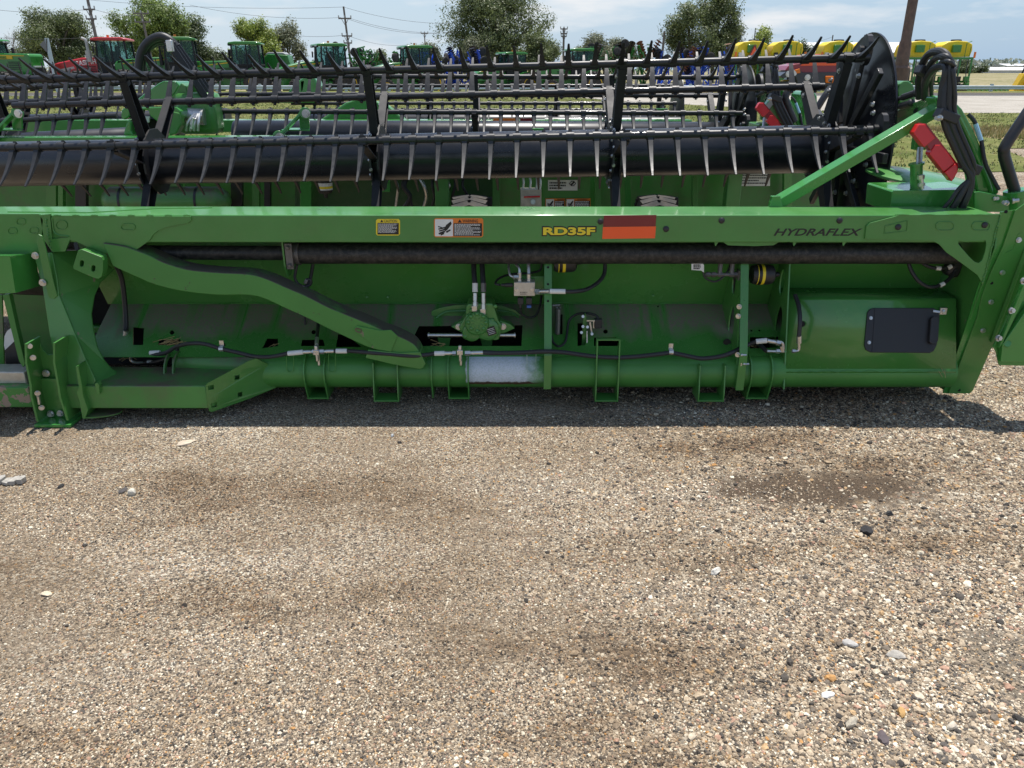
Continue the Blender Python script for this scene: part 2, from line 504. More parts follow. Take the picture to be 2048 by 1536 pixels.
    t.links.new(v2.outputs['Distance'], bp2.inputs['Height']); t.links.new(bp.outputs['Normal'], bp2.inputs['Normal'])
    t.links.new(bp2.outputs['Normal'], b.inputs['Normal'])
    return m
M_gravel = gravel_material()
def soil_material(name, cols, scale, scale2, bump=0.6, dist=0.05):
    m = bpy.data.materials.new(name); m.use_nodes = True
    t = m.node_tree; b = t.nodes['Principled BSDF']
    g = nd(t, 'ShaderNodeNewGeometry'); pos = g.outputs['Position']
    n1 = nd(t, 'ShaderNodeTexNoise', Scale=scale, Detail=9.0, Roughness=0.7); t.links.new(pos, n1.inputs['Vector'])
    n2 = nd(t, 'ShaderNodeTexNoise', Scale=scale2, Detail=6.0, Roughness=0.75); t.links.new(pos, n2.inputs['Vector'])
    ad = nd(t, 'ShaderNodeMath', operation='ADD'); t.links.new(n1.outputs['Fac'], ad.inputs[0]); t.links.new(n2.outputs['Fac'], ad.inputs[1])
    hf = nd(t, 'ShaderNodeMath', operation='MULTIPLY'); t.links.new(ad.outputs[0], hf.inputs[0]); hf.inputs[1].default_value = 0.5
    c = ramp(t, cols); t.links.new(hf.outputs[0], c.inputs['Fac'])
    t.links.new(c.outputs['Color'], b.inputs['Base Color'])
    b.inputs['Roughness'].default_value = 0.95; b.inputs['Specular IOR Level'].default_value = 0.1
    bp = nd(t, 'ShaderNodeBump', Strength=bump, Distance=dist); t.links.new(n2.outputs['Fac'], bp.inputs['Height']); t.links.new(bp.outputs['Normal'], b.inputs['Normal'])
    return m
M_lawn = soil_material('mown_grass', [(0.36, (0.060, 0.085, 0.022)), (0.48, (0.125, 0.145, 0.040)), (0.56, (0.20, 0.195, 0.075)), (0.66, (0.29, 0.25, 0.13))], 0.5, 14.0)
M_dry = soil_material('dry_grass', [(0.36, (0.17, 0.135, 0.06)), (0.5, (0.33, 0.255, 0.135)), (0.62, (0.44, 0.35, 0.21))], 0.9, 16.0)
M_field = soil_material('weedy_field', [(0.36, (0.085, 0.115, 0.045)), (0.47, (0.22, 0.20, 0.10)), (0.55, (0.34, 0.29, 0.18)), (0.66, (0.13, 0.16, 0.07))], 0.12, 1.5)
M_asph = soil_material('asphalt', [(0.35, (0.065, 0.064, 0.065)), (0.65, (0.105, 0.103, 0.102))], 0.4, 30.0, 0.2, 0.01)
M_pale = soil_material('pale_gravel', [(0.35, (0.24, 0.215, 0.18)), (0.5, (0.38, 0.35, 0.30)), (0.65, (0.48, 0.45, 0.40))], 0.5, 9.0)
M_yard = soil_material('packed_yard', [(0.35, (0.16, 0.14, 0.10)), (0.5, (0.26, 0.225, 0.165)), (0.65, (0.20, 0.19, 0.11))], 0.3, 6.0)
M_linep = mat('road_line_yellow', (0.62, 0.40, 0.05), 0.6)
M_linew = mat('road_line_white', (0.7, 0.7, 0.68), 0.6)

def sheet(name, pts, m, z, kind='structure'):
    b = MB()
    b.face([b.bm.verts.new((p[0], p[1], z)) for p in pts])
    return tag(b.build(name, m, smooth_=False), kind=kind)
ZY = -0.65          # the machinery yard lies lower than the road
b = MB(); rows = [[b.bm.verts.new((x, y, z)) for x in (-1500, 1500)] for y, z in ((-40, 0), (69.5, 0), (71.5, ZY), (96, ZY), (108, -.01), (2600, 0))]
for p, q in zip(rows, rows[1:]): b.face([p[0], p[1], q[1], q[0]])
tag(b.build('ground', M_gravel, smooth_=False), kind='structure')
LAWN = [(-70, 15.5), (-20, 13.5), (9.5, 13.8), (11.0, 18.0), (13.5, 18.6), (24, 18.3), (40, 19), (60, 31), (30, 33.0), (15, 33.5), (11, 38), (6, 46.5), (3, 55.6), (-70, 55.6)]
sheet('lawn', LAWN, M_lawn, 0.012, )
sheet('gravel_shoulder', [(-90, 55.7), (3.2, 55.7), (6.2, 46.6), (11.1, 38), (15, 33.7), (30, 33.2), (60, 31.2), (90, 31), (90, 56.2), (-90, 56.2)], M_pale, 0.008)
sheet('road', [(-400, 56), (400, 56), (400, 64.0), (-400, 64.0)], M_asph, 0.016)
for y in (63.6, 59.9):
    sheet('road_marking', [(-400, y), (400, y), (400, y + 0.16), (-400, y + 0.16)], M_linep, 0.020)
sheet('road_marking', [(-400, 56.6), (400, 56.6), (400, 56.76), (-400, 56.76)], M_linew, 0.020)
sheet('grass_verge', [(-400, 64.1), (400, 64.1), (400, 69), (-400, 69)], M_lawn, 0.012)
b = MB()        # the field climbs a little towards the far trees
v = [b.bm.verts.new(p) for p in ((38, 71.6, ZY + .01), (1400, 71.6, ZY + .01), (1400, 96, ZY + .02), (38, 96, ZY + .02), (-1400, 96, ZY + .02), (-1400, 108, .02), (38, 108, .02), (1400, 108, .02), (-1400, 220, .85), (38, 220, .85), (1400, 220, .85), (1400, 2500, .9), (-1400, 2500, .9))]
for q in ((0, 1, 2, 3), (4, 3, 6, 5), (3, 2, 7, 6), (5, 6, 9, 8), (6, 7, 10, 9), (8, 9, 10, 11, 12)): b.face([v[i] for i in q])
tag(b.build('field', M_field, smooth_=False), kind='structure')
sheet('dirt_yard', [(-150, 71.6), (37.9, 71.6), (37.9, 95.9), (-150, 95.9)], M_yard, ZY + 0.005)

def grass_tufts(name, region, count, hmin, hmax, cols, seed, dens=None):
    """short blades standing over a stretch of ground, one mesh"""
    R = random.Random(seed)
    xs = [p[0] for p in region]; ys = [p[1] for p in region]
    def inside(x, y):
        c = False; j = len(region) - 1
        for i in range(len(region)):
            if (region[i][1] > y) != (region[j][1] > y) and x < (region[j][0] - region[i][0]) * (y - region[i][1]) / (region[j][1] - region[i][1]) + region[i][0]: c = not c
            j = i
        return c
    vs, fs, mi = [], [], []
    n = 0
    while n < count:
        x, y = R.uniform(min(xs), max(xs)), R.uniform(min(ys), max(ys))
        if abs(x) > 0.72 * y + 1 or not inside(x, y) : continue
        q = mnoise.noise(V(x * 0.6, y * 0.6, seed))
        if dens and R.random() > 0.55 + q: continue
        n += 1
        for k in range(3):
            a = R.uniform(0, 6.28); w = R.uniform(0.008, 0.02); h = R.uniform(hmin, hmax)
            dx, dy = math.cos(a), math.sin(a)
            ox, oy = x + R.uniform(-.06, .06), y + R.uniform(-.06, .06)
            lx, ly = R.uniform(-.6, .6) * h, R.uniform(-.6, .6) * h
            i = len(vs)
            vs += [(ox - dx * w, oy - dy * w, 0.01), (ox + dx * w, oy + dy * w, 0.01), (ox + lx, oy + ly, h)]
            fs.append((i, i + 1, i + 2)); mi.append(min(len(cols) - 1, max(0, int((q + 0.5 + R.uniform(-.35, .35)) * len(cols)))))
    me = bpy.data.meshes.new(name); me.from_pydata(vs, [], fs)
    for c in cols: me.materials.append(c)
    me.polygons.foreach_set('material_index', mi)
    o = bpy.data.objects.new(name, me); COL.objects.link(o)
    return o
def leafmat(name, col, rough=0.55, trans=0.25):
    m = bpy.data.materials.new(name); m.use_nodes = True
    t = m.node_tree; b = t.nodes['Principled BSDF']
    g = nd(t, 'ShaderNodeObjectInfo')
    n1 = nd(t, 'ShaderNodeTexNoise', Scale=0.8, Detail=3.0)
    gg = nd(t, 'ShaderNodeNewGeometry'); t.links.new(gg.outputs['Position'], n1.inputs['Vector'])
    c = ramp(t, [(0.35, tuple(a * 0.7 for a in col)), (0.65, tuple(a * 1.3 for a in col))]); t.links.new(n1.outputs['Fac'], c.inputs['Fac'])
    t.links.new(c.outputs['Color'], b.inputs['Base Color'])
    b.inputs['Roughness'].default_value = rough
    tr = nd(t, 'ShaderNodeBsdfTranslucent'); t.links.new(c.outputs['Color'], tr.inputs['Color'])
    ms = nd(t, 'ShaderNodeMixShader'); ms.inputs[0].default_value = trans
    t.links.new(b.outputs[0], ms.inputs[1]); t.links.new(tr.outputs[0], ms.inputs[2])
    t.links.new(ms.outputs[0], t.nodes['Material Output'].inputs['Surface'])
    return m
BLG = [leafmat('blade_green', (0.055, 0.10, 0.02)), leafmat('blade_olive', (0.13, 0.15, 0.04)), leafmat('blade_straw', (0.30, 0.25, 0.11))]
tag(grass_tufts('lawn_grass', LAWN, 26000, 0.03, 0.09, BLG, 3), 'short olive and straw coloured grass on the lawn', 'grass', kind='stuff')
MOUND = [(12.5, 20.3), (17, 20.3), (26, 21), (27, 25.2), (17, 25.2), (12, 24.6)]
sheet('dry_grass_patch', MOUND, M_dry, 0.016)
tag(grass_tufts('dry_grass', MOUND, 2600, 0.05, 0.16, [BLG[2], BLG[2], BLG[1]], 5), 'long straw coloured dry grass by the gravel lot', 'grass', kind='stuff')

# gravel lying loose over the lot, near the camera
def stone_mat():
    m = bpy.data.materials.new('gravel_stones'); m.use_nodes = True
    t = m.node_tree; b = t.nodes['Principled BSDF']
    oi = nd(t, 'ShaderNodeObjectInfo')
    c = ramp(t, STONE_COLS, True); t.links.new(oi.outputs['Random'], c.inputs['Fac'])
    tcn = nd(t, 'ShaderNodeTexCoord')
    n1 = nd(t, 'ShaderNodeTexNoise', Scale=2.2, Detail=5.0); t.links.new(tcn.outputs['Object'], n1.inputs['Vector'])
    k = ramp(t, [(0.3, (0.72, 0.70, 0.67)), (0.7, (1.2, 1.18, 1.15))]); t.links.new(n1.outputs['Fac'], k.inputs['Fac'])
    g = nd(t, 'ShaderNodeNewGeometry'); n3 = band_noise(t, g.outputs['Position'])
    tone = ramp(t, TONE); t.links.new(n3.outputs['Fac'], tone.inputs['Fac'])
    cc = mixc(t, 1.0, c.outputs['Color'], k.outputs['Color'], 'MULTIPLY')
    t.links.new(mixc(t, 1.0, cc, tone.outputs['Color'], 'MULTIPLY'), b.inputs['Base Color'])
    b.inputs['Roughness'].default_value = 0.85; b.inputs['Specular IOR Level'].default_value = 0.25
    return m
M_stone = stone_mat()
rocks = bpy.data.collections.new('gravel_shapes')
RR = random.Random(11)
def rock_mesh(name, sub, R, flat=0.55):
    b = bmesh.new()
    bmesh.ops.create_icosphere(b, subdivisions=sub, radius=1)
    off = V(R.uniform(0, 50), R.uniform(0, 50), 0)
    sc = (R.uniform(0.75, 1.25), R.uniform(0.65, 1.0), R.uniform(flat - 0.12, flat + 0.15))
    planes = [(V(R.gauss(0, 1), R.gauss(0, 1), R.gauss(0, 1)).normalized(), R.uniform(0.5, 0.88)) for _ in range(11)]
    for v in b.verts:
        d = v.co.normalized()
        r = 1.0
        for n, h in planes:
            q = d.dot(n)
            if q > 0.01: r = min(r, h / q)
        r *= 1 + 0.16 * mnoise.noise(d * 2.6 + off)
        v.co = V(d.x * r * sc[0], d.y * r * sc[1], d.z * r * sc[2])
    me = bpy.data.meshes.new(name); b.to_mesh(me); b.free()
    return me
for i in range(9):
    me = rock_mesh('gravel_shape', 2 if i < 4 else 1, RR)
    me.materials.append(M_stone)
    if i < 4: me.polygons.foreach_set('use_smooth', [True] * len(me.polygons)); me.set_sharp_from_angle(angle=rad(28))
    rocks.objects.link(bpy.data.objects.new('gravel_shape', me))
pts, scl = [], []
def damp(x, y):                     # the bare damp hollow and the bare silt patch
    a = ground(1640, 978); b = ground(2060, 1340)
    d1 = ((x - a.x) / 0.52) ** 2 + ((y - a.y) / 0.17) ** 2 + 0.7 * mnoise.noise(V(x * 7, y * 7, 1))
    d2 = ((x - b.x) / 0.20) ** 2 + ((y - b.y) / 0.20) ** 2 + 0.7 * mnoise.noise(V(x * 7, y * 7, 4))
    return min(d1, d2) < 0.9
def scatter(n, smin, smax, power, fx, y0=1.35, y1=5.2):
    k = 0
    while k < n:
        y = y0 + (y1 - y0) * RR.random() ** 1.35
        lim = 0.72 * (0.926 * y + 0.62) + 0.45
        x = RR.uniform(-lim, lim)
        q = mnoise.noise(V(x * 0.9, y * 2.3, 2)) + 0.5 * mnoise.noise(V(x * 4, y * 5, 9))
        if RR.random() > fx(x, y, q): continue
        if damp(x, y) and RR.random() < 0.72: continue
        s = smin + (smax - smin) * RR.random() ** power
        pts.append((x, y, s * RR.uniform(-0.1, 0.28))); scl.append(s)
        k += 1
def right(x): return max(0.0, min(1.0, (x + 0.15) / 1.3))
scatter(315000, 0.0020, 0.0050, 1.3, lambda x, y, q: 0.55 + 0.35 * right(x) + 1.0 * q)
scatter(86000, 0.0038, 0.0080, 2.2, lambda x, y, q: 0.03 + 0.85 * right(x) + 0.35 * q)
scatter(15000, 0.0065, 0.0145, 3.0, lambda x, y, q: 0.012 + 0.9 * right(x) ** 1.5 + 0.25 * q * right(x))
scatter(420, 0.012, 0.022, 2.5, lambda x, y, q: 0.008 + 0.7 * right(x) ** 2)
me = bpy.data.meshes.new('gravel'); me.from_pydata(pts, [], [])
at_ = me.attributes.new('scale', 'FLOAT', 'POINT'); at_.data.foreach_set('value', scl)
gob = bpy.data.objects.new('gravel', me); COL.objects.link(gob)
me.materials.append(M_stone)
ng = bpy.data.node_groups.new('gravel_scatter', 'GeometryNodeTree')
ng.interface.new_socket('Geometry', in_out='INPUT', socket_type='NodeSocketGeometry')
ng.interface.new_socket('Geometry', in_out='OUTPUT', socket_type='NodeSocketGeometry')
gi, go = ng.nodes.new('NodeGroupInput'), ng.nodes.new('NodeGroupOutput')
iop = ng.nodes.new('GeometryNodeInstanceOnPoints')
ci = ng.nodes.new('GeometryNodeCollectionInfo'); ci.inputs['Collection'].default_value = rocks; ci.inputs['Separate Children'].default_value = True; ci.inputs['Reset Children'].default_value = True
na = ng.nodes.new('GeometryNodeInputNamedAttribute'); na.data_type = 'FLOAT'; na.inputs['Name'].default_value = 'scale'
rv = ng.nodes.new('FunctionNodeRandomValue'); rv.data_type = 'FLOAT_VECTOR'
rv.inputs[0].default_value = (-0.35, -0.35, 0); rv.inputs[1].default_value = (0.35, 0.35, 6.283)
ng.links.new(gi.outputs[0], iop.inputs['Points'])
ng.links.new(ci.outputs[0], iop.inputs['Instance'])
iop.inputs['Pick Instance'].default_value = True
ng.links.new(rv.outputs[0], iop.inputs['Rotation'])
ng.links.new(na.outputs[0], iop.inputs['Scale'])
ng.links.new(iop.outputs[0], go.inputs[0])
gm = gob.modifiers.new('scatter', 'NODES'); gm.node_group = ng
tag(gob, 'loose mixed grey, tan and white gravel covering the lot', 'gravel', kind='stuff')

# stones that stand out from the gravel
def stone(px, py, w, label, col, flat=0.5, seed=0):
    g = ground(px, py)
    R = random.Random(seed)
    me = rock_mesh('stone', 3, R, flat)
    me.transform(Matrix.Diagonal((w * mpp_g(py) / 2, w * mpp_g(py) / 2 * 0.8, w * mpp_g(py) / 2, 1)))
    me.transform(Euler((0, 0, R.uniform(0, 6))).to_matrix().to_4x4())
    me.materials.append(mat('stone_%d' % seed, col, 0.85, var=0.25, vscale=60, bump=0.5, bscale=150, obj=True))
    me.polygons.foreach_set('use_smooth', [True] * len(me.polygons)); me.set_sharp_from_angle(angle=rad(30))
    o = bpy.data.objects.new('stone', me); COL.objects.link(o)
    o.location = (g.x, g.y, w * mpp_g(py) / 2 * flat * 0.45)
    tag(o, label, 'stone', 'larger stones lying on the gravel')
def mpp_g(py):
    g = ground(1024, py)
    return (g.y * CP + CAMH * SP) / FPX
for i, (px, py, w, lab, col, fl) in enumerate([
    (1657, 1393, 26, 'chalk white angular stone on coarse gravel at lower right', (0.80, 0.78, 0.74), 0.45),
    (373, 887, 30, 'flat cream flake of stone just outside the shadow edge', (0.55, 0.46, 0.35), 0.3),
    (265, 989, 22, 'round pitted pale stone beside a dark flat one', (0.58, 0.54, 0.45), 0.8),
    (247, 982, 26, 'dark grey flat stone beside a round pale one', (0.075, 0.068, 0.065), 0.3),
    (1432, 1147, 26, 'off white block of stone in the middle of coarse gravel', (0.66, 0.62, 0.54), 0.7),
    (1735, 1066, 34, 'black charcoal lump below the damp hollow', (0.028, 0.027, 0.028), 0.5),
    (1778, 1029, 24, 'small black stone on the rim of the damp hollow', (0.045, 0.045, 0.046), 0.5),
    (93, 1190, 20, 'small cream stone alone on fine gravel', (0.60, 0.50, 0.36), 0.5),
    (122, 974, 17, 'small black chip near the white weathered slab', (0.02, 0.02, 0.02), 0.4),
    (1700, 1290, 34, 'pale grey flattish stone below the coarse patch', (0.42, 0.40, 0.37), 0.5),
    (1790, 1312, 40, 'largest speckled grey flat stone on the coarse patch', (0.40, 0.37, 0.32), 0.4),
    (1765, 1478, 38, 'brown slate shard at the bottom of the coarse gravel', (0.10, 0.080, 0.082), 0.35),
    (1905, 1455, 32, 'smooth pale beige stone at bottom right', (0.58, 0.51, 0.40), 0.5),
    (1700, 1452, 36, 'knobbly light tan stone above the slate shard', (0.45, 0.40, 0.31), 0.7),
    (1800, 1425, 30, 'orange tan pebble on coarse gravel at lower right', (0.50, 0.30, 0.11), 0.5),
    (785, 873, 12, 'little pale blue grey stone near the shadow edge', (0.42, 0.44, 0.45), 0.6)]):
    stone(px, py, w, lab, col, fl, 100 + i)
g0 = ground(10, 966)
sl = MB()
for k in range(6):
    x = -0.075 + 0.03 * k; w = .016 - .002 * abs(k - 3)
    sl.plate([g0 + V(x - w, -.026 + .008 * (k % 2), .004), g0 + V(x + w * .8, -.03 + .006 * (k % 3), .004), g0 + V(x + w * 1.1, .012, .004), g0 + V(x + w * .3, .03 - .006 * (k % 2), .004), g0 + V(x - w * .9, .018, .004)], (0, 0, .012 + .005 * (k % 3)))
tag(sl.build('stone', mat('weathered_white_slab', (0.36, 0.34, 0.30), 0.8, var=0.35, vscale=50, bump=0.8, bscale=40), ang=25), 'weathered white cracked slab at the left edge', 'stone', 'larger stones lying on the gravel')
# ---------------------------------------------------------------- the near header
def onplane(px, py, p0, n):
    r = ray(px, py); o = V(0, 0, CAMH); n = Vector(n)
    return o + r * ((Vector(p0) - o).dot(n) / r.dot(n))

def masked_green(name, build_mask, col2, rough2=0.8, base=GREEN, rough=0.40, mask2=None, col3=None):
    """green paint with a second coat (dust, bare paint) where its own worn patch lies"""
    m = bpy.data.materials.new(name); m.use_nodes = True
    t = m.node_tree; b = t.nodes['Principled BSDF']
    g = nd(t, 'ShaderNodeNewGeometry'); pos = g.outputs['Position']
    sx = nd(t, 'ShaderNodeSeparateXYZ'); t.links.new(pos, sx.inputs[0])
    n1 = nd(t, 'ShaderNodeTexNoise', Scale=3.0, Detail=6.0); t.links.new(pos, n1.inputs['Vector'])
    v = ramp(t, [(0.3, tuple(a * 0.88 for a in base)), (0.7, tuple(a * 1.12 for a in base))]); t.links.new(n1.outputs['Fac'], v.inputs['Fac'])
    fac = build_mask(t, pos, sx)
    c_ = mixc(t, fac, v.outputs['Color'], col2)
    if mask2: c_ = mixc(t, mask2(t, pos, sx), c_, col3)
    t.links.new(c_, b.inputs['Base Color'])
    r = nd(t, 'ShaderNodeMapRange'); r.inputs['To Min'].default_value = rough; r.inputs['To Max'].default_value = rough2
    t.links.new(fac, r.inputs['Value']); t.links.new(r.outputs['Result'], b.inputs['Roughness'])
    return m
def mth(t, op, a, b=None, c=None, clamp=False):
    n = t.nodes.new('ShaderNodeMath'); n.operation = op; n.use_clamp = clamp
    for i, v in enumerate((a, b, c)):
        if v is None: continue
        if isinstance(v, bpy.types.NodeSocket): t.links.new(v, n.inputs[i])
        else: n.inputs[i].default_value = v
    return n.outputs[0]
def mrange(t, v, a, b, c=0.0, d=1.0):
    n = t.nodes.new('ShaderNodeMapRange')
    for k, x in zip(('From Min', 'From Max', 'To Min', 'To Max'), (a, b, c, d)): n.inputs[k].default_value = x
    t.links.new(v, n.inputs['Value'])
    return n.outputs['Result']
def tnoise(t, pos, scale, detail=6.0, stretch=None, rough=0.6):
    n = nd(t, 'ShaderNodeTexNoise', Scale=scale, Detail=detail, Roughness=rough)
    if stretch:
        m = nd(t, 'ShaderNodeMapping'); m.inputs['Scale'].default_value = stretch
        t.links.new(pos, m.inputs['Vector']); pos = m.outputs[0]
    t.links.new(pos, n.inputs['Vector'])
    return n.outputs['Fac']
def dust_band(t, pos, sx):          # splashed mud along the fold of the back sheet
    z = sx.outputs['Z']
    drip = tnoise(t, pos, 5.0, 5.0, (1, 0.3, 0.3))
    edge = mth(t, 'MULTIPLY_ADD', drip, -0.20, 0.452)
    band = mrange(t, mth(t, 'SUBTRACT', z, edge), -0.03, 0.02)
    speck = mrange(t, tnoise(t, pos, 90.0, 5.0), 0.42, 0.56)
    streak = mrange(t, tnoise(t, pos, 9.0, 3.0, (1, 0.05, 0.05)), 0.36, 0.48)
    f = mth(t, 'MULTIPLY', mth(t, 'MULTIPLY', band, mth(t, 'MULTIPLY_ADD', speck, 0.50, 0.50)), streak)
    fleck = mth(t, 'MULTIPLY', mrange(t, tnoise(t, pos, 140.0, 3.0), 0.62, 0.72), 0.25)
    return mth(t, 'MAXIMUM', f, fleck)
M_sheet = masked_green('splashed_green_sheet', dust_band, (0.185, 0.155, 0.118), rough=0.26)
M_panel = mat('glossy_green_panel', GREEN, 0.22, coat=0.5, var=0.06, vscale=2.0, dust=0.12, dscale=7)
def white_patch(t, pos, sx):
    x = sx.outputs['X']
    n = tnoise(t, pos, 22.0, 5.0)
    a = mrange(t, mth(t, 'MULTIPLY_ADD', n, 0.02, x), -0.232, -0.226)
    b_ = mrange(t, mth(t, 'MULTIPLY_ADD', n, 0.16, x), 0.235, 0.13)
    zz = mrange(t, mth(t, 'MULTIPLY_ADD', n, 0.03, sx.outputs['Z']), 0.150, 0.158)
    sp = mrange(t, tnoise(t, pos, 130.0, 3.0), 0.40, 0.55, 0.80, 1.0)
    return mth(t, 'MULTIPLY', mth(t, 'MULTIPLY', mth(t, 'MULTIPLY', a, b_), zz), sp)
def rust_line(t, pos, sx):
    x = sx.outputs['X']
    n = tnoise(t, pos, 34.0, 5.0)
    a = mth(t, 'MULTIPLY', mrange(t, x, -0.232, -0.226), mrange(t, mth(t, 'MULTIPLY_ADD', n, 0.08, x), 0.20, 0.14))
    z = mth(t, 'MULTIPLY_ADD', n, 0.030, sx.outputs['Z'])
    return mth(t, 'MULTIPLY', a, mth(t, 'MULTIPLY', mrange(t, z, 0.141, 0.146), mrange(t, z, 0.163, 0.156)))
M_tubew = masked_green('green_tube_with_white_overspray', white_patch, (0.60, 0.66, 0.72), 0.55, mask2=rust_line, col3=(0.075, 0.042, 0.026))
# scratched curved arm
def chips(t, pos, sx):
    a = mrange(t, tnoise(t, pos, 26.0, 5.0), 0.66, 0.69)
    return mth(t, 'MULTIPLY', a, 0.8)
M_chip = masked_green('chipped_green_paint', chips, (0.24, 0.17, 0.13), 0.7)
def scuffs(t, pos, sx):
    a = mrange(t, tnoise(t, pos, 11.0, 5.0), 0.52, 0.54)
    return mth(t, 'MULTIPLY', a, mrange(t, sx.outputs['X'], -2.10, -2.16))
M_scuff = masked_green('scuffed_green_paint', scuffs, (0.34, 0.25, 0.18), 0.8)

# --- a reel: drum, bats with tines, spiders, end disc; cx(X) gives its axis
def tine_mesh(L=0.285, name='tine', w0=0.043, w1=0.013, curve=0.045):
    b = bmesh.new()
    rings = []
    n = 9
    for i in range(n):
        t = i / (n - 1)
        w = (w0 + (w1 - w0) * t ** 0.9) / 2
        th = (0.026 + (0.006 - 0.026) * t ** .8) / 2
        z = 0.016 + (L - 0.016) * t
        y = curve * (t ** 2) - curve * 0.25 * t
        rings.append([b.verts.new((x, y + yy, z)) for x, yy in ((-w, -th), (w, -th), (w * 0.7, th), (-w * 0.7, th))])
    for A, B in zip(rings, rings[1:]):
        for k in range(4): b.faces.new((A[k], A[(k + 1) % 4], B[(k + 1) % 4], B[k]))
    b.faces.new(rings[0][::-1]); b.faces.new(rings[-1])
    # ring that clips round the bat
    m = 16
    prev = None; first = None
    for k in range(m):
        a = 6.28318 * k / m
        ring = [b.verts.new((sx * w0 / 2, math.sin(a) * rr, math.cos(a) * rr)) for sx, rr in ((-1.08, 0.0235), (-1.08, 0.0275), (1.08, 0.0275), (1.08, 0.0235))]
        if prev:
            for q in range(4): b.faces.new((prev[q], prev[(q + 1) % 4], ring[(q + 1) % 4], ring[q]))
        else: first = ring
        prev = ring
    for q in range(4): b.faces.new((prev[q], prev[(q + 1) % 4], first[(q + 1) % 4], first[q]))
    # small boss with the screw on the far side
    q = bmesh.ops.create_cone(b, cap_ends=True, segments=8, radius1=0.012, radius2=0.009, depth=0.012)
    for v in q['verts']: v.co.z -= 0.033
    bmesh.ops.recalc_face_normals(b, faces=b.faces)
    me = bpy.data.meshes.new(name); b.to_mesh(me); b.free()
    me.materials.append(M_tine)
    me.polygons.foreach_set('use_smooth', [True] * len(me.polygons)); me.set_sharp_from_angle(angle=rad(40))
    return me
TINE = tine_mesh()

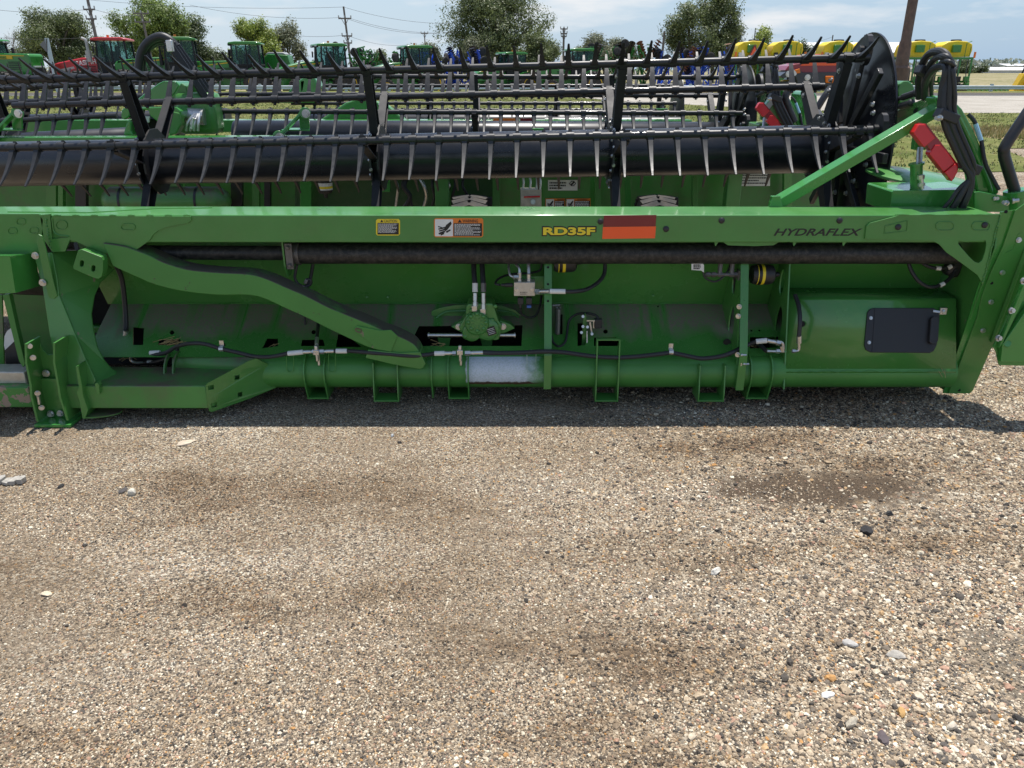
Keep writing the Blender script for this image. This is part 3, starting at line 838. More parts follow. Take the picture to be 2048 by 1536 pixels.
def reel(root, axis, x0, x1, bats, spiders, drum_r=0.146, bat_r=0.0215, tine_step=0.1524, tine_off=0.0, disc_x=None, disc_r=0.67, m_bat=None, lod=False, drum=True, spider_bats=None):
    """axis(X) -> (Y, Z); bats: (angle, tine angle, radius, how many tines as parts)"""
    m_bat = m_bat or M_black
    P = lambda X, r, a: V(X, axis(X)[0] + r * math.cos(rad(a)), axis(X)[1] + r * math.sin(rad(a)))
    if drum:
        d = MB()
        d.tube([V(x, *axis(x)) for x in (x0, x0 + 0.01, x1 - 0.01, x1)], [drum_r * .96, drum_r, drum_r, drum_r * .96], 48)
        d.build('reel_drum', M_drum, root, ang=50)
    for (a, ta, r, ntn, bx0, bx1) in bats:
        b = MB(); b.tube([P(bx0, r, a), P(bx1, r, a)], bat_r, 14)
        if not lod:
            for sx in spiders:
                if bx0 < sx < bx1:
                    b.tube([P(sx - 0.028, r, a), P(sx + 0.028, r, a)], bat_r * 1.25, 14)
        bo = b.build('reel_bat', m_bat, root)
        base = wloc(root)
        xs = []
        x = tine_off
        while x > bx0 + 0.02: x -= tine_step
        while True:
            x += tine_step
            if x > bx1 - 0.01: break
            xs.append(x)
        slope = math.atan2(axis(bx1)[1] - axis(bx0)[1], bx1 - bx0)
        yaw = math.atan2(axis(bx1)[0] - axis(bx0)[0], bx1 - bx0)
        E = (Matrix.Rotation(yaw, 3, 'Z') @ Matrix.Rotation(-slope, 3, 'Y') @ Matrix.Rotation(rad(ta - 90), 3, 'X'))
        if ntn:
            for x in xs:
                o = bpy.data.objects.new('tine', TINE)
                COL.objects.link(o); o.parent = bo
                jit = Matrix.Rotation(rad(random.uniform(-2.0, 2.0)), 3, 'X')
                o.matrix_basis = Matrix.Translation(P(x, r, a) - base) @ (E @ jit).to_4x4()
        else:
            q = bmesh.new()
            for x in xs:
                tmp = TINE.copy(); tmp.transform(Matrix.Translation(P(x, r, a)) @ E.to_4x4()); q.from_mesh(tmp); bpy.data.meshes.remove(tmp)
            mb = MB(); mb.bm.free(); mb.bm = q
            tag(mb.build('tine', M_tine, bo, origin=base), kind='stuff')
    for sx in spiders:
        hub = MB()
        c = V(sx, *axis(sx))
        for dx in (-0.030, 0.018):
            pl = [c + V(dx, 0.215 * math.cos(rad(k * 30 + 15)), 0.215 * math.sin(rad(k * 30 + 15))) for k in range(12)]
            hub.plate(pl, (0.012, 0, 0))
        ho = hub.build('reel_hub', M_black, root, smooth_=False)
        if not lod:
            bolts(ho, [(c + V(-0.030, 0.185 * math.cos(rad(k * 30)), 0.185 * math.sin(rad(k * 30))), (-1, 0, 0), 0.009) for k in range(3, 12)])
            bolts(ho, [(c + V(-0.022, 0.208 * math.cos(rad(k * 30 + 15)), 0.208 * math.sin(rad(k * 30 + 15))), (-0.2, math.cos(rad(k * 30 + 15)), math.sin(rad(k * 30 + 15))), 0.008, 0.016) for k in range(3, 9)])
        for (a, ta, r, ntn, bx0, bx1) in (spider_bats or bats):
            if not (bx0 - .05 < sx < bx1 + .05): continue
            am = MB()
            e = P(sx, r - bat_r, a); s0 = c + (e - c).normalized() * 0.13
            up = (1, 0, 0)
            d = (e - s0).normalized(); side = V(0, -d.z, d.y)
            # tapering channel
            w0, w1 = 0.048, 0.030
            am.hexa([s0 - side * w0 + V(-.026, 0, 0), s0 + side * w0 + V(-.026, 0, 0), s0 + side * w0 + V(-.021, 0, 0), s0 - side * w0 + V(-.021, 0, 0),
                     e - side * w1 + V(-.026, 0, 0), e + side * w1 + V(-.026, 0, 0), e + side * w1 + V(-.021, 0, 0), e - side * w1 + V(-.021, 0, 0)])
            for sg in (-1, 1):
                q0, q1 = s0 + side * sg * w0, e + side * sg * w1
                am.hexa([q0 + V(-.0262, 0, 0) - side * .004, q0 + V(.024, 0, 0) - side * .004, q0 + V(.024, 0, 0) + side * .004, q0 + V(-.0262, 0, 0) + side * .004,
                         q1 + V(-.0262, 0, 0) - side * .004, q1 + V(.024, 0, 0) - side * .004, q1 + V(.024, 0, 0) + side * .004, q1 + V(-.0262, 0, 0) + side * .004])
            ao = am.build('reel_arm', M_arm, root, smooth_=False)
            if not lod:
                bolts(ao, [(e - d * 0.055 + V(-.026, 0, 0), (-1, 0, 0), 0.012)])
                cl = MB(); cl.plate([e - d * .03 - side * .03 + V(-.02, 0, 0), e - d * .03 + side * .03 + V(-.02, 0, 0), e + d * .045 + side * .026 + V(-.02, 0, 0), e + d * .045 - side * .026 + V(-.02, 0, 0)], (0.04, 0, 0)); cl.build('clamp', M_arm, ao, smooth_=False)
    if disc_x is not None:
        c = V(disc_x, *axis(disc_x))
        d = MB()
        prof = [(0.0, 0.10), (0.0, 0.12), (0.012, 0.35), (0.020, 0.50), (0.055, disc_r * 0.93), (0.050, disc_r), (0.062, disc_r), (0.070, disc_r * 0.93), (0.034, 0.50), (0.022, 0.2), (0.02, 0.1)]
        d._lathe(c, V(1, 0, 0), prof, 64)
        for v in d.bm.verts: v.co.y = c.y + (v.co.y - c.y) * 0.76
        do = d.build('end_disc', M_drum, root, ang=30)
        if not lod:
            s = MB()
            for k, (a, l0, l1, w) in enumerate(((100, 0.10, 0.66, 0.05), (64, 0.16, 0.62, 0.045), (128, .12, .58, .05), (180, 0.1, 0.60, 0.055), (222, 0.12, .58, .05), (270, 0.1, 0.60, 0.055), (315, 0.12, .55, .05), (20, 0.15, .55, .05))):
                dd = V(0, math.cos(rad(a)), math.sin(rad(a)))
                s.bar(c + dd * l0 + V(-0.035, 0, 0), c + dd * l1 + V(-0.02, 0, 0), w, 0.03, (1, 0, 0))
            s.build('disc_strap', M_black, do, bevel=0.004)
            bolts(do, [(c + V(-0.004 - 0.03 * (k % 3 == 0), (0.16 + 0.40 * ((k * 0.618) % 1)) * math.cos(rad(k * 137.5)), (0.16 + 0.40 * ((k * 0.618) % 1)) * math.sin(rad(k * 137.5))), (-1, 0, 0), 0.012, 0.018) for k in range(24)])
            s = MB()
            for (a, r, ) in ((108, .60), (164, .57)):
                p = P(disc_x - 0.06, r, a)
                pts = [p + V(0, 0.055 * math.cos(q * 0.5236), 0.085 * math.sin(q * 0.5236)) for q in range(12)]
                s.plate(pts, (0.03, 0, 0)); s.tube([p + V(-.03, 0, 0), p + V(.03, 0, 0)], 0.022, 12)
            s.build('bearing_plate', M_black, do, smooth_=False)
            s = MB(); s.tube([c + V(-0.10, 0, 0), c + V(0.0, 0, 0)], 0.11, 24); s.tube([c + V(-0.13, .02, .05), c + V(-0.10, .02, .05)], 0.05, 16)
            s.build('hub_motor', M_cast, do)
            s = MB(); s.tube([c + V(-0.118, 0, 0) + V(0, .115 * math.cos(k * .2618), .115 * math.sin(k * .2618)) for k in range(24)], 0.014, 8, closed=True); s.build('hub_ring', M_steel, do)

HX = V(-0.2, 4.1, 0)
near = thing('combine_header', 'nearest green draper header with curved rear arm and lettering on its beam', 'header', HX, group='combine headers parked in rows')

NEAR_AXIS = lambda X: (5.20 - 0.062 * X, 1.138 + 0.024 * X)
reel(near, NEAR_AXIS, -3.6, 2.0,
     [(164.5, 232, 0.550, 1, -3.55, 2.07), (113, 164, 0.575, 1, -3.55, 2.07), (42, 62, 0.54, 1, -3.55, 2.07), (-14, -36, 0.55, 0, -3.5, 2.0), (-128, -100, 0.53, 0, -3.5, 2.0)],
     [-2.40, -0.875, 0.655, 1.95], disc_x=2.11, tine_off=0.03)

# beam
YB = 3.70
ZT, ZB = at(1024, 430, YB).z, at(1024, 485, YB).z
YBK = 3.95
XR = 2.315
g = MB()
g.box((( -3.6 + XR) / 2, (YB + YBK) / 2, (ZT + ZB) / 2), (XR + 3.6, YBK - YB, ZT - ZB))
beam = g.build('rear_beam', M_green, near, bevel=0.006, seg=3)
# deeper plated part of the beam at its left end and its gusset
g = MB()
g.plate(pp(YB - 0.010, [(-160, 428), (78, 428), (86, 440), (80, 508), (-160, 508)]), 0.012)
g.plate(pp(YB - 0.010, [(80, 430), (100, 428), (104, 478), (142, 474), (130, 503), (104, 504), (88, 480)]), 0.012)
g.plate(pp(YB - 0.009, [(103, 431), (381, 433), (382, 441), (376, 446), (359, 449), (335, 454), (316, 461), (305, 471), (299, 481), (275, 498), (248, 508), (200, 506), (150, 482), (138, 480), (138, 474), (110, 470)]), 0.010)
g.build('beam_gusset', M_green, beam, smooth_=False, bevel=0.002)
g = MB()
for (x, y, w, h) in ((42, 443, 18, 12), (25, 462, 18, 12), (68, 461, 18, 12), (123, 450, 22, 18), (256, 454, 28, 12)):
    o_ = slot(x, y, w, h, YB - 0.012)
    g.tube([p for p in o_], 0.0022, 5, closed=True)
for k in range(8):
    x = 108 + k * 37
    g.tube(smooth(pp(YB - 0.011, [(x, 431), (x + 6, 430.3), (x + 13, 431)]), 3), 0.004, 6)
for k in range(10):      # weld bead down the joint
    y = 440 + k * 6.2
    g.ico(at(92 + k * 0.9 + random.uniform(-1, 1), y, YB - 0.014), 0.005, 1, (0.7, 0.6, 1.2), 0.2)
g.tube(smooth(pp(YB - 0.011, [(104, 436), (110, 466), (138, 473)]), 4), 0.0035, 6)
# weld lines on top of the beam
g.tube([V(-2.45, 3.78, ZT + .001), V(-2.05, 3.76, ZT + .001), V(-1.75, 3.88, ZT + .001), V(-1.5, 3.90, ZT + .001)], 0.003, 6)
g.build('weld', M_green, beam)
# right end plate of the beam with its raised slots
g = MB()
tri = [(1917, 481), (1930, 484), (1952, 482), (1971, 481), (1973, 488), (1970, 505), (1965, 520), (1958, 526), (1950, 524), (1940, 515), (1925, 498), (1917, 488)]
g.plate(pp(YB - 0.010, [(1733, 452), (1740, 446), (1802, 430), (2000, 428), (1992, 470), (1984, 500), (1976, 532), (1966, 572), (1962, 562), (1955, 550), (1920, 524), (1893, 505), (1880, 490), (1868, 483), (1858, 481), (1730, 478)]), 0.010, [pp(YB - 0.010, tri)])
g.build('beam_end_plate', M_green, beam, smooth_=False, bevel=0.0015)
g = MB()
for (x, y, w, h) in ((1890, 452, 36, 17), (1962, 452, 36, 17)):
    g.tube(slot(x, y, w, h, YB - 0.012), 0.0022, 5, closed=True)
g.tube(pp(YB - .012, [(1770, 452), (1815, 441), (1813, 462), (1768, 467)]), 0.0014, 5, closed=True)
for k in range(4):
    x = 1790 + k * 52
    g.tube(smooth(pp(YB - 0.011, [(x, 430), (x + 14, 429), (x + 28, 430)]), 3), 0.0035, 6)
for k in range(26):
    y = 430 + k * 5.4
    g.ico(at(2001 - (y - 430) * 0.262 + random.uniform(-1, 1), y, YB - 0.013), 0.0065, 1, (0.7, 0.6, 1.1), 0.2)
g.build('weld', M_green, beam)
for (x, y) in ((1201, 443), (1332, 458), (1443, 441), (1679, 441), (1796, 454), (1969, 450)):
    g = MB()
    g.lathe(at(x, y, YB - (0.010 if x > 1730 else 0)), (0, -1, 0), [(0, 0.0145), (0.004, 0.0145), (0.008, 0.011), (0.010, 0.004)], 16)
    g.build('rivet', M_rubber, beam)

# decals on the beam
def decal(px0, py0, px1, py1, m, name, parent, Y=None, r=3, th=0.0012):
    Y = (YB if Y is None else Y) - th
    a = slot((px0 + px1) / 2, (py0 + py1) / 2, px1 - px0, py1 - py0, Y, n=1)
    x0, x1, y0, y1 = px0, px1, py0, py1
    c = r
    pts = [(x0 + c, y0), (x1 - c, y0), (x1, y0 + c), (x1, y1 - c), (x1 - c, y1), (x0 + c, y1), (x0, y1 - c), (x0, y0 + c)]
    g = MB(); g.plate(pp(Y, pts), th)
    return g.build(name, m, parent, smooth_=False)
def fine_print(px0, py0, px1, py1, rows, m, parent, Y, name='fine_print', seed=1, lw=0.5):
    R = random.Random(seed); g = MB()
    h = (py1 - py0) / rows
    for i in range(rows):
        y = py0 + h * (i + 0.5); x = px0
        end = px1 - (R.random() * 0.4 * (px1 - px0) if i % 3 == 2 else R.random() * 3)
        while x < end:
            w = R.uniform(1.5, 4.2)
            a, b_ = at(x, y - h * lw / 2, Y), at(min(x + w, end), y + h * lw / 2, Y)
            g.box((a + b_) / 2, (b_.x - a.x, 0.0006, a.z - b_.z))
            x += w + 0.9
    return g.build(name, m, parent, smooth_=False)
def wording(body, px, py, hpx, wpx, m, name, parent, Y, off=0.0, shear=0.0, ex=0.0006, spacing=1.0):
    """capital letters hpx photo pixels tall and wpx wide, lower left corner at (px, py)"""
    o0 = at(px, py, Y)
    H = at(px, py - hpx, Y).z - o0.z
    Wd = at(px + wpx, py, Y).x - o0.x
    o = text_mesh(body, 1.0, m, name, parent, o0, Matrix.Identity(3), 0.02, off, 1, shear, spacing=spacing)
    xs = [v.co.x for v in o.data.vertices]; ys = [v.co.y for v in o.data.vertices]
    T = Matrix(((Wd / (max(xs) - min(xs)), 0, 0, 0), (0, H / (max(ys) - min(ys)), 0, 0), (0, 0, 1, 0), (0, 0, 0, 1)))
    o.data.transform(T @ Matrix.Translation((-min(xs), -min(ys), 0)))
    zs = [v.co.z for v in o.data.vertices]
    o.data.transform(Matrix.Diagonal((1, 1, ex / max(1e-6, max(zs) - min(zs)), 1)) @ Matrix.Translation((0, 0, -min(zs))))
    o.data.transform(FACE_CAM.to_4x4())
    return o
def hand_mark(px0, py0, px1, py1, m, parent, Y):   # hand struck by a fluid jet
    w, h = px1 - px0, py1 - py0
    F = lambda q: pp(Y, [(px0 + x * w, py0 + y * h) for x, y in q])
    g = MB()
    g.plate(F([(0.62, 0.30), (0.92, 0.06), (0.98, 0.22), (0.82, 0.46), (0.70, 0.62), (0.55, 0.72), (0.48, 0.60)]), 0.0006)
    for k in range(4):
        a = 0.42 + k * 0.13
        g.plate(F([(0.55 - .03 * k, a), (0.10 + .05 * k, a + .12), (0.14 + .05 * k, a + .20), (0.60 - .03 * k, a + 0.09)]), 0.0006)
    g.plate(F([(0.60, 0.72), (0.88, 0.58), (0.92, 0.66), (0.66, 0.84)]), 0.0006)
    g.plate(F([(0.12, 0.84), (0.55, 0.70), (0.58, 0.78), (0.18, 0.94)]), 0.0006)
    g.plate(F([(0.10, 0.36), (0.40, 0.46), (0.38, 0.52), (0.10, 0.44)]), 0.0006)
    return g.build('warning_pictogram', m, parent, smooth_=False)
def warn_triangle(px, py, h, m, parent, Y):
    g = MB(); g.plate(pp(Y, [(px, py - h), (px + h * .6, py), (px - h * .6, py)]), 0.0006)
    return g.build('alert_triangle', m, parent, smooth_=False)
d1 = decal(752, 438, 800, 471, M_yellow, 'caution_decal', near)
decal(755, 446, 797.5, 469, M_ltext, 'text_panel', d1, YB - 0.0014, 0.5, 0.0006)
wording('CAUTION', 768, 444.6, 5, 26, M_ltext, 'caution_lettering', d1, YB - 0.0016)
warn_triangle(763.5, 444.6, 5.4, M_ltext, d1, YB - 0.0016)
fine_print(756.5, 447, 795, 466, 9, M_white, d1, YB - 0.0024, seed=3)
d2 = decal(868, 436.5, 966.5, 474.5, M_orange, 'warning_decal', near)
decal(870, 438.5, 906, 472.5, M_white, 'pictogram_panel', d2, YB - 0.0014, 1, 0.0006)
decal(907, 446.5, 964, 472.5, M_ltext, 'text_panel', d2, YB - 0.0014, 1, 0.0006)
wording('WARNING', 925, 445.2, 6.2, 31, M_ltext, 'warning_lettering', d2, YB - 0.0016, 0.01)
warn_triangle(919.5, 445.2, 6.6, M_ltext, d2, YB - 0.0016)
hand_mark(873, 441, 904, 471, M_ltext, d2, YB - 0.0026)
fine_print(909, 447.5, 962, 471, 10, M_white, d2, YB - 0.0024, seed=5)
t_out = wording('RD35F', 1083.5, 472.5, 20.5, 109, M_ltext, 'model_lettering', near, YB - 0.0008, 0.085)
wording('RD35F', 1086, 470.2, 15.8, 104, M_yellow, 'lettering_face', t_out, YB - 0.0022, 0.045)
wording('HYDRAFLEX', 1547, 471.5, 14.5, 176, M_ltext, 'series_lettering', near, YB - 0.0008, 0.022, 0.32)
g = MB(); g.plate(pp(YB - 0.002, [(1208, 431), (1313, 430), (1311, 452.5), (1206, 453.5)]), 0.0018); g.build('reflective_strip', M_refl_rd, near, smooth_=False)['label'] = 'dark red reflective strip'
g = MB(); g.plate(pp(YB - 0.002, [(1206, 454), (1312, 452.8), (1310, 476.5), (1204.5, 477.8)]), 0.0018); g.build('reflective_strip', M_refl_or, near, smooth_=False)['label'] = 'bright orange reflective strip'

# rollers under the beam
g = MB(); z = at(1024, 507, 3.84).z
g.tube([V(-1.07, 3.84, z), V(2.24, 3.84, z)], 0.052, 32)
g.build('draper_roller', M_dirtyblack, near)
g = MB(); g.tube([V(-2.0, 3.84, z + .006), V(-1.08, 3.84, z + .002)], 0.036, 24); g.build('drive_shaft', M_dirtyblack, near)
g = MB()
cc = V(-1.10, 3.84, z)
g.tube([cc + V(-.03, 0, 0), cc + V(.035, 0, 0)], [0.05, 0.058], 20)
g.box(cc + V(-.005, -0.06, 0), (0.035, 0.02, 0.13))
for s in (-1, 1): g.bolt(cc + V(-.005, -0.07, .045 * s), (0, -1, 0), 0.010, 0.014)
g.build('shaft_bearing', M_cast, near, bevel=0.002)
g = MB()
g.plate([V(-1.135, 3.77, ZB), V(-1.135, 3.90, ZB), V(-1.135, 3.90, z - .08), V(-1.135, 3.86, z - .11), V(-1.135, 3.80, z - .11), V(-1.135, 3.77, z - .05)], (0.008, 0, 0))
g.plate([V(1.02 + .0, 3.72, ZB), V(1.30, 3.72, ZB), V(1.27, 3.72, ZB - .018), V(1.18, 3.72, ZB - .022), V(1.05, 3.72, ZB - .018)], 0.02)
for x in (0.98, 1.36, 1.6): g.plate([V(x, 3.715, ZB), V(x + .022, 3.715, ZB), V(x + .008, 3.715, ZB - .022)], 0.005)
g.build('bearing_hanger', M_green, near, smooth_=False)
# back sheet in two folds
ZK = at(1024, 608, 4.12).z
g = MB()
g.plate([V(-2.24, 3.925, ZB - 0.002), V(2.3, 3.925, ZB - 0.002), V(2.3, 4.12, ZK), V(-2.24, 4.12, ZK)], (0, 0.006, 0.002))
g.build('upper_back_sheet', M_panel, near, smooth_=False)
sheetn = V(0, -0.14 / 0.35, 0.32 / 0.35)
# lower sheet, its openings cut through
P0 = V(0, 4.12, ZK); ZL = 0.285; YL = 3.82
NL = V(0, (ZK - ZL), 4.12 - YL).normalized(); NL = V(0, -NL.y, NL.z)
LP = lambda x, y: onplane(x, y, P0, NL)
def lslot(x, y, w, h):
    r = min(w, h) / 2; q = []
    for cx, cy, a0 in ((w / 2 - r, h / 2 - r, 0), (-(w / 2 - r), h / 2 - r, 90), (-(w / 2 - r), -(h / 2 - r), 180), (w / 2 - r, -(h / 2 - r), 270)):
        for k in range(4):
            a = rad(a0 + 30 * k); p = LP(x + cx + r * math.cos(a), y + cy + r * math.sin(a))
            if not q or (p - q[-1]).length > 1e-4: q.append(p)
    return q
holes = [[LP(*p) for p in h] for h in (
    [(266, 654), (288, 656), (286, 690), (266, 690)],
    [(318, 679), (360, 678), (364, 690), (316, 690)],
    [(534, 677), (556, 677), (556, 692), (524, 697)],
    [(604, 679), (646, 679), (650, 692), (602, 692)],
    [(676, 668), (690, 668), (724, 694), (672, 694)],
    [(838, 652), (1045, 650), (1043, 692), (845, 692), (826, 675)],
    [(1553, 674), (1556, 672), (1556, 695), (1500, 697), (1500, 674)],
    [(1188, 675), (1232, 674), (1237, 679), (1237, 692), (1188, 692)],
    [(1155, 646), (1171, 646), (1171, 690), (1155, 692)],
    [(1112, 630), (1125, 628), (1125, 668), (1112, 670)])]
holes += [lslot(*h) for h in ((344, 665, 9, 9), (447, 690, 8, 8), (627, 664, 9, 9), (1211, 663, 9, 9), (1343, 694, 9, 9), (1453, 684, 13, 12), (1316, 612.5, 4, 4), (1503, 661, 4, 4), (1519, 661, 4, 4))]
g = MB()
g.plate([LP(222, 608), LP(1588, 608), LP(1602, 712), LP(170, 714)], (0, 0.004, -0.004), holes)
g.build('lower_back_sheet', M_sheet, near, smooth_=False)
# weld seam along the fold
g = MB()
pts = [V(-1.9 + k * 0.05, 4.114, ZK + 0.006 + 0.004 * math.sin(k * 0.9) * (k % 5 != 0)) for k in range(67)]
g.tube(smooth(pts, 2), 0.004, 5)
for (x, y) in ((635, 652), (734, 594), (776, 594), (1306, 591)):
    g.lathe(at(x, y, 4.06), (0, -1, 0.2), [(0, 0.008), (0.006, 0.008), (0.009, 0.004)], 10)
g.build('weld', M_green, near)
# black sheets behind the openings stand in for the shade under the draper deck
g = MB(); g.plate([V(-2.6, 4.0, 0.13), V(2.3, 4.0, 0.13), V(2.3, 4.9, 0.10), V(-2.6, 4.9, 0.10)], (0, 0, 0.01)); g.build('deck_floor_shade', M_dark, near, smooth_=False)
g = MB(); g.plate([V(-1.9, 4.30, 0.10), V(2.3, 4.30, 0.10), V(2.3, 4.22, 0.6), V(-1.9, 4.22, 0.6)], 0.01); g.build('deck_back_shade', M_dark, near, smooth_=False)
g = MB(); g.plate([V(-3.6, 4.14, .60), V(2.3, 4.14, .60), V(2.3, 5.35, .16), V(-3.6, 5.35, .16)], (0, 0, -.05)); g.build('draper_belt', M_rubber, near, smooth_=False)

# bottom tube with its rings and brackets
YT, ZTU, RT = 3.80, 0.176, 0.088
g = MB(); g.tube([V(-1.32, YT, ZTU), V(-1.30, YT, ZTU), V(2.31, YT, ZTU)], RT, 40)
tube = g.build('lower_tube', M_tubew, near)
def xat(px, py=741, Y=3.72): return at(px, py, Y).x
def ring(x, y0=None, th=0.007, ro=0.135, low=0.045):
    g = MB()
    outer = [V(x, YT + (RT + 0.022) * math.cos(rad(a)), ZTU + (RT + 0.020) * math.sin(rad(a))) for a in range(200, -40, -15)]
    outer += [V(x, YT + 0.07, low), V(x, YT - 0.07, low)]
    inner = [V(x, YT + (RT - 0.003) * math.cos(rad(a)), ZTU + (RT - 0.003) * math.sin(rad(a))) for a in range(0, 360, 15)]
    g.plate(outer, (th, 0, 0), [inner])
    return g
rings = [(608, 0), (648, 0), (862, 0), (895, 0), (935, 0), (1500, 0), (1542, 0)]
for (px, _) in rings:
    g = ring(xat(px), low=0.048)
    g.build('tube_ring', M_green, near, smooth_=False)
for (a, b_) in ((895, 935), (608, 648), (1500, 1542)):
    g = MB(); g.box(((xat(a) + xat(b_)) / 2 + .003, YT, 0.046), (xat(b_) - xat(a) + .008, 0.14, 0.008)); g.build('tube_saddle', M_green, near, smooth_=False)
for (x0, x1, top) in ((747, 795, 727), (1396, 1446, 732), (1190, 1234, 683)):
    a, b_ = xat(x0), xat(x1)
    zt = at(1024, top, YT - RT - .02).z
    g = MB()
    for x in (a, b_):
        g.plate([V(x, YT - RT + .02, zt), V(x, YT - RT - 0.015, zt), V(x, YT - RT - 0.045, 0.10), V(x, YT - RT - 0.045, 0.052), V(x, YT, 0.052), V(x, YT, ZTU - RT)], (0.007, 0, 0))
    g.box(((a + b_) / 2 + .0035, YT - RT + 0.01, 0.056), (b_ - a - .001, 0.105, 0.008))
    if top < 700: g.box(((a + b_) / 2 + .0035, YT - RT + 0.004, zt + .004), (b_ - a + .007, 0.03, 0.007))
    g.build('tube_bracket', M_green, near, smooth_=False, bevel=0.0015)
g = MB()
for (px, w) in ((580, 14), (664, 14), (1063, 18)):
    g.tube(slot(px, 722, w, 44, YT - RT - .001), 0.0018, 5, closed=True)
g.build('weld', M_tubew, tube)

# ribs
XA = at(1097, 600, 3.74).x
g = MB()
g.plate([V(XA - .019, 3.90, ZB - .02), V(XA + .019, 3.90, ZB - .02), V(XA + .019, 3.690, 0.30), V(XA - .019, 3.690, .30)], (0, .008, 0)); g.plate([V(XA - .019, 3.690, .30), V(XA + .019, 3.690, .30), V(XA + .019, 3.690, 0.115), V(XA - .019, 3.690, .115)], (0, .008, 0)); g.plate([V(XA + .013, 3.90, ZB - .02), V(XA + .013, 4.0, ZB - .02), V(XA + .013, 4.1, ZK), V(XA + .013, 3.86, .28), V(XA + .013, 3.71, .13)], (0.006, 0, 0))
g.build('frame_rib', M_green, near, smooth_=False)
def rib(x, flange, sgn):
    g = MB()
    ov = lambda cy, cz, ry, rz: [V(x, cy + ry * math.cos(rad(a)), cz + rz * math.sin(rad(a))) for a in range(0, 360, 20)]
    g.plate([V(x, 3.90, ZB), V(x, 3.95, ZB), V(x, 4.10, ZK), V(x, 4.10, 0.36), V(x, 3.90, 0.14), V(x, 3.70, 0.11)], (0.007, 0, 0), [ov(3.93, .62, .035, .07), ov(3.90, .40, .05, .10)])
    if flange: (g.plate([V(x - .002, 3.893, ZB), V(x + 0.038, 3.893, ZB), V(x + .038, 3.686, 0.30), V(x - .002, 3.686, .30)], 0.006), g.plate([V(x - .002, 3.686, .30), V(x + 0.038, 3.686, .30), V(x + .038, 3.686, 0.11), V(x - .002, 3.686, .11)], 0.006))
    return g.build('frame_rib', M_green, near, smooth_=False)
XB_ = at(1502, 560, 3.72).x - 0.02
XC_ = 1.412
ribB = rib(XB_, True, -1); rib(XC_, False, 1)
for X_, ya, yb in ((XA, 3.9, 3.690), (XB_ + .018, 3.893, 3.686)):
    for z in (.72, .64, .56):
        g = MB(); y = yb + (ya - yb) * (z - .30) / (ZB - .32); g.tube([V(X_, y - .002, z), V(X_, y + .002, z)], 0.006, 10)
        g.build('rib_hole', M_dark, near)
bolts(ribB, [(at(x, y, 3.70), (-0.7, -1, 0), 0.010, 0.016) for (x, y) in ((1479, 613), (1477, 632), (1476, 709), (1483, 727))])
bolts(ribB, [(at(x - 4, y, 3.69), (1, 0, 0), 0.006, 0.03) for (x, y) in ((1485, 710), (1490, 728))])

# boxed panel with the access door on the right
ZLg = at(1700, 597, 3.86).z
prof = [(4.10, ZLg), (3.862, ZLg), (3.855, ZLg - .01), (3.7135, 0.196)]
g = MB()
X0, X1 = XC_ + 0.008, 2.30
A = [g.bm.verts.new((X0, y, z)) for y, z in prof]; B = [g.bm.verts.new((X1, y, z)) for y, z in prof]
for i in range(len(prof) - 1): g.face([A[i], B[i], B[i + 1], A[i + 1]])
boxp = g.build('side_panel', M_panel, near, bevel=0)
m = boxp.modifiers.new('sheet', 'SOLIDIFY'); m.thickness = 0.005; m.offset = -1
PP0 = V(0, 3.855, ZLg - .01); NP = V(0, -(ZLg - .01 - 0.196), (3.855 - 3.7135)).normalized()
NP = V(0, -abs(NP.y), abs(NP.z))
DP = lambda x, y, d=0.0: onplane(x, y, PP0 + NP * d, NP)
def dplate(pts, d, th, nm, m_, par, bev=0.002):
    g = MB(); g.plate([DP(x, y, d) for x, y in pts], NP * -th)
    return g.build(nm, m_, par, smooth_=False, bevel=bev)
door = dplate([(1747, 616), (1868, 616), (1877, 622), (1880, 632), (1874, 690), (1868, 702), (1860, 706), (1742, 705), (1732, 700), (1729, 690), (1735, 626), (1739, 619)], 0.010, 0.009, 'access_door', M_rubber, near, 0.003)
dplate([(1750, 617), (1753, 617), (1747, 704.5), (1744, 704.5)], 0.0125, 0.003, 'hinge_fold', M_rubber, door, 0.0005)
dplate([(1863, 636), (1868, 632), (1878, 633), (1880, 640), (1877, 682), (1872, 688), (1863, 688), (1859, 683)], 0.032, 0.022, 'handle', M_rubber, door, 0.005)
bolts(door, [(DP(x, y, 0.010), NP, 0.007, 0.008) for (x, y) in ((1741.5, 636), (1738, 685))])
g = MB(); g.bar(DP(1866, 622, .014), DP(1880, 624, .014), 0.012, 0.006, NP); g.box(DP(1886, 622, .008), (0.035, 0.012, 0.035)); g.bolt(DP(1886, 622, .014), NP, 0.007)
g.build('latch', M_steel, door, bevel=0.001)
g = MB(); g.tube([DP(1604, 648, 0.0015), DP(1604, 648, -0.001)], 0.015, 20); g.build('panel_hole', M_dark, boxp)
g = MB(); pts = [DP(1578 + k * 9, 742 + 1.6 * math.sin(k * 1.3), 0.001) for k in range(34)]; g.tube(pts, 0.0022, 5); g.build('weld', M_green, boxp)

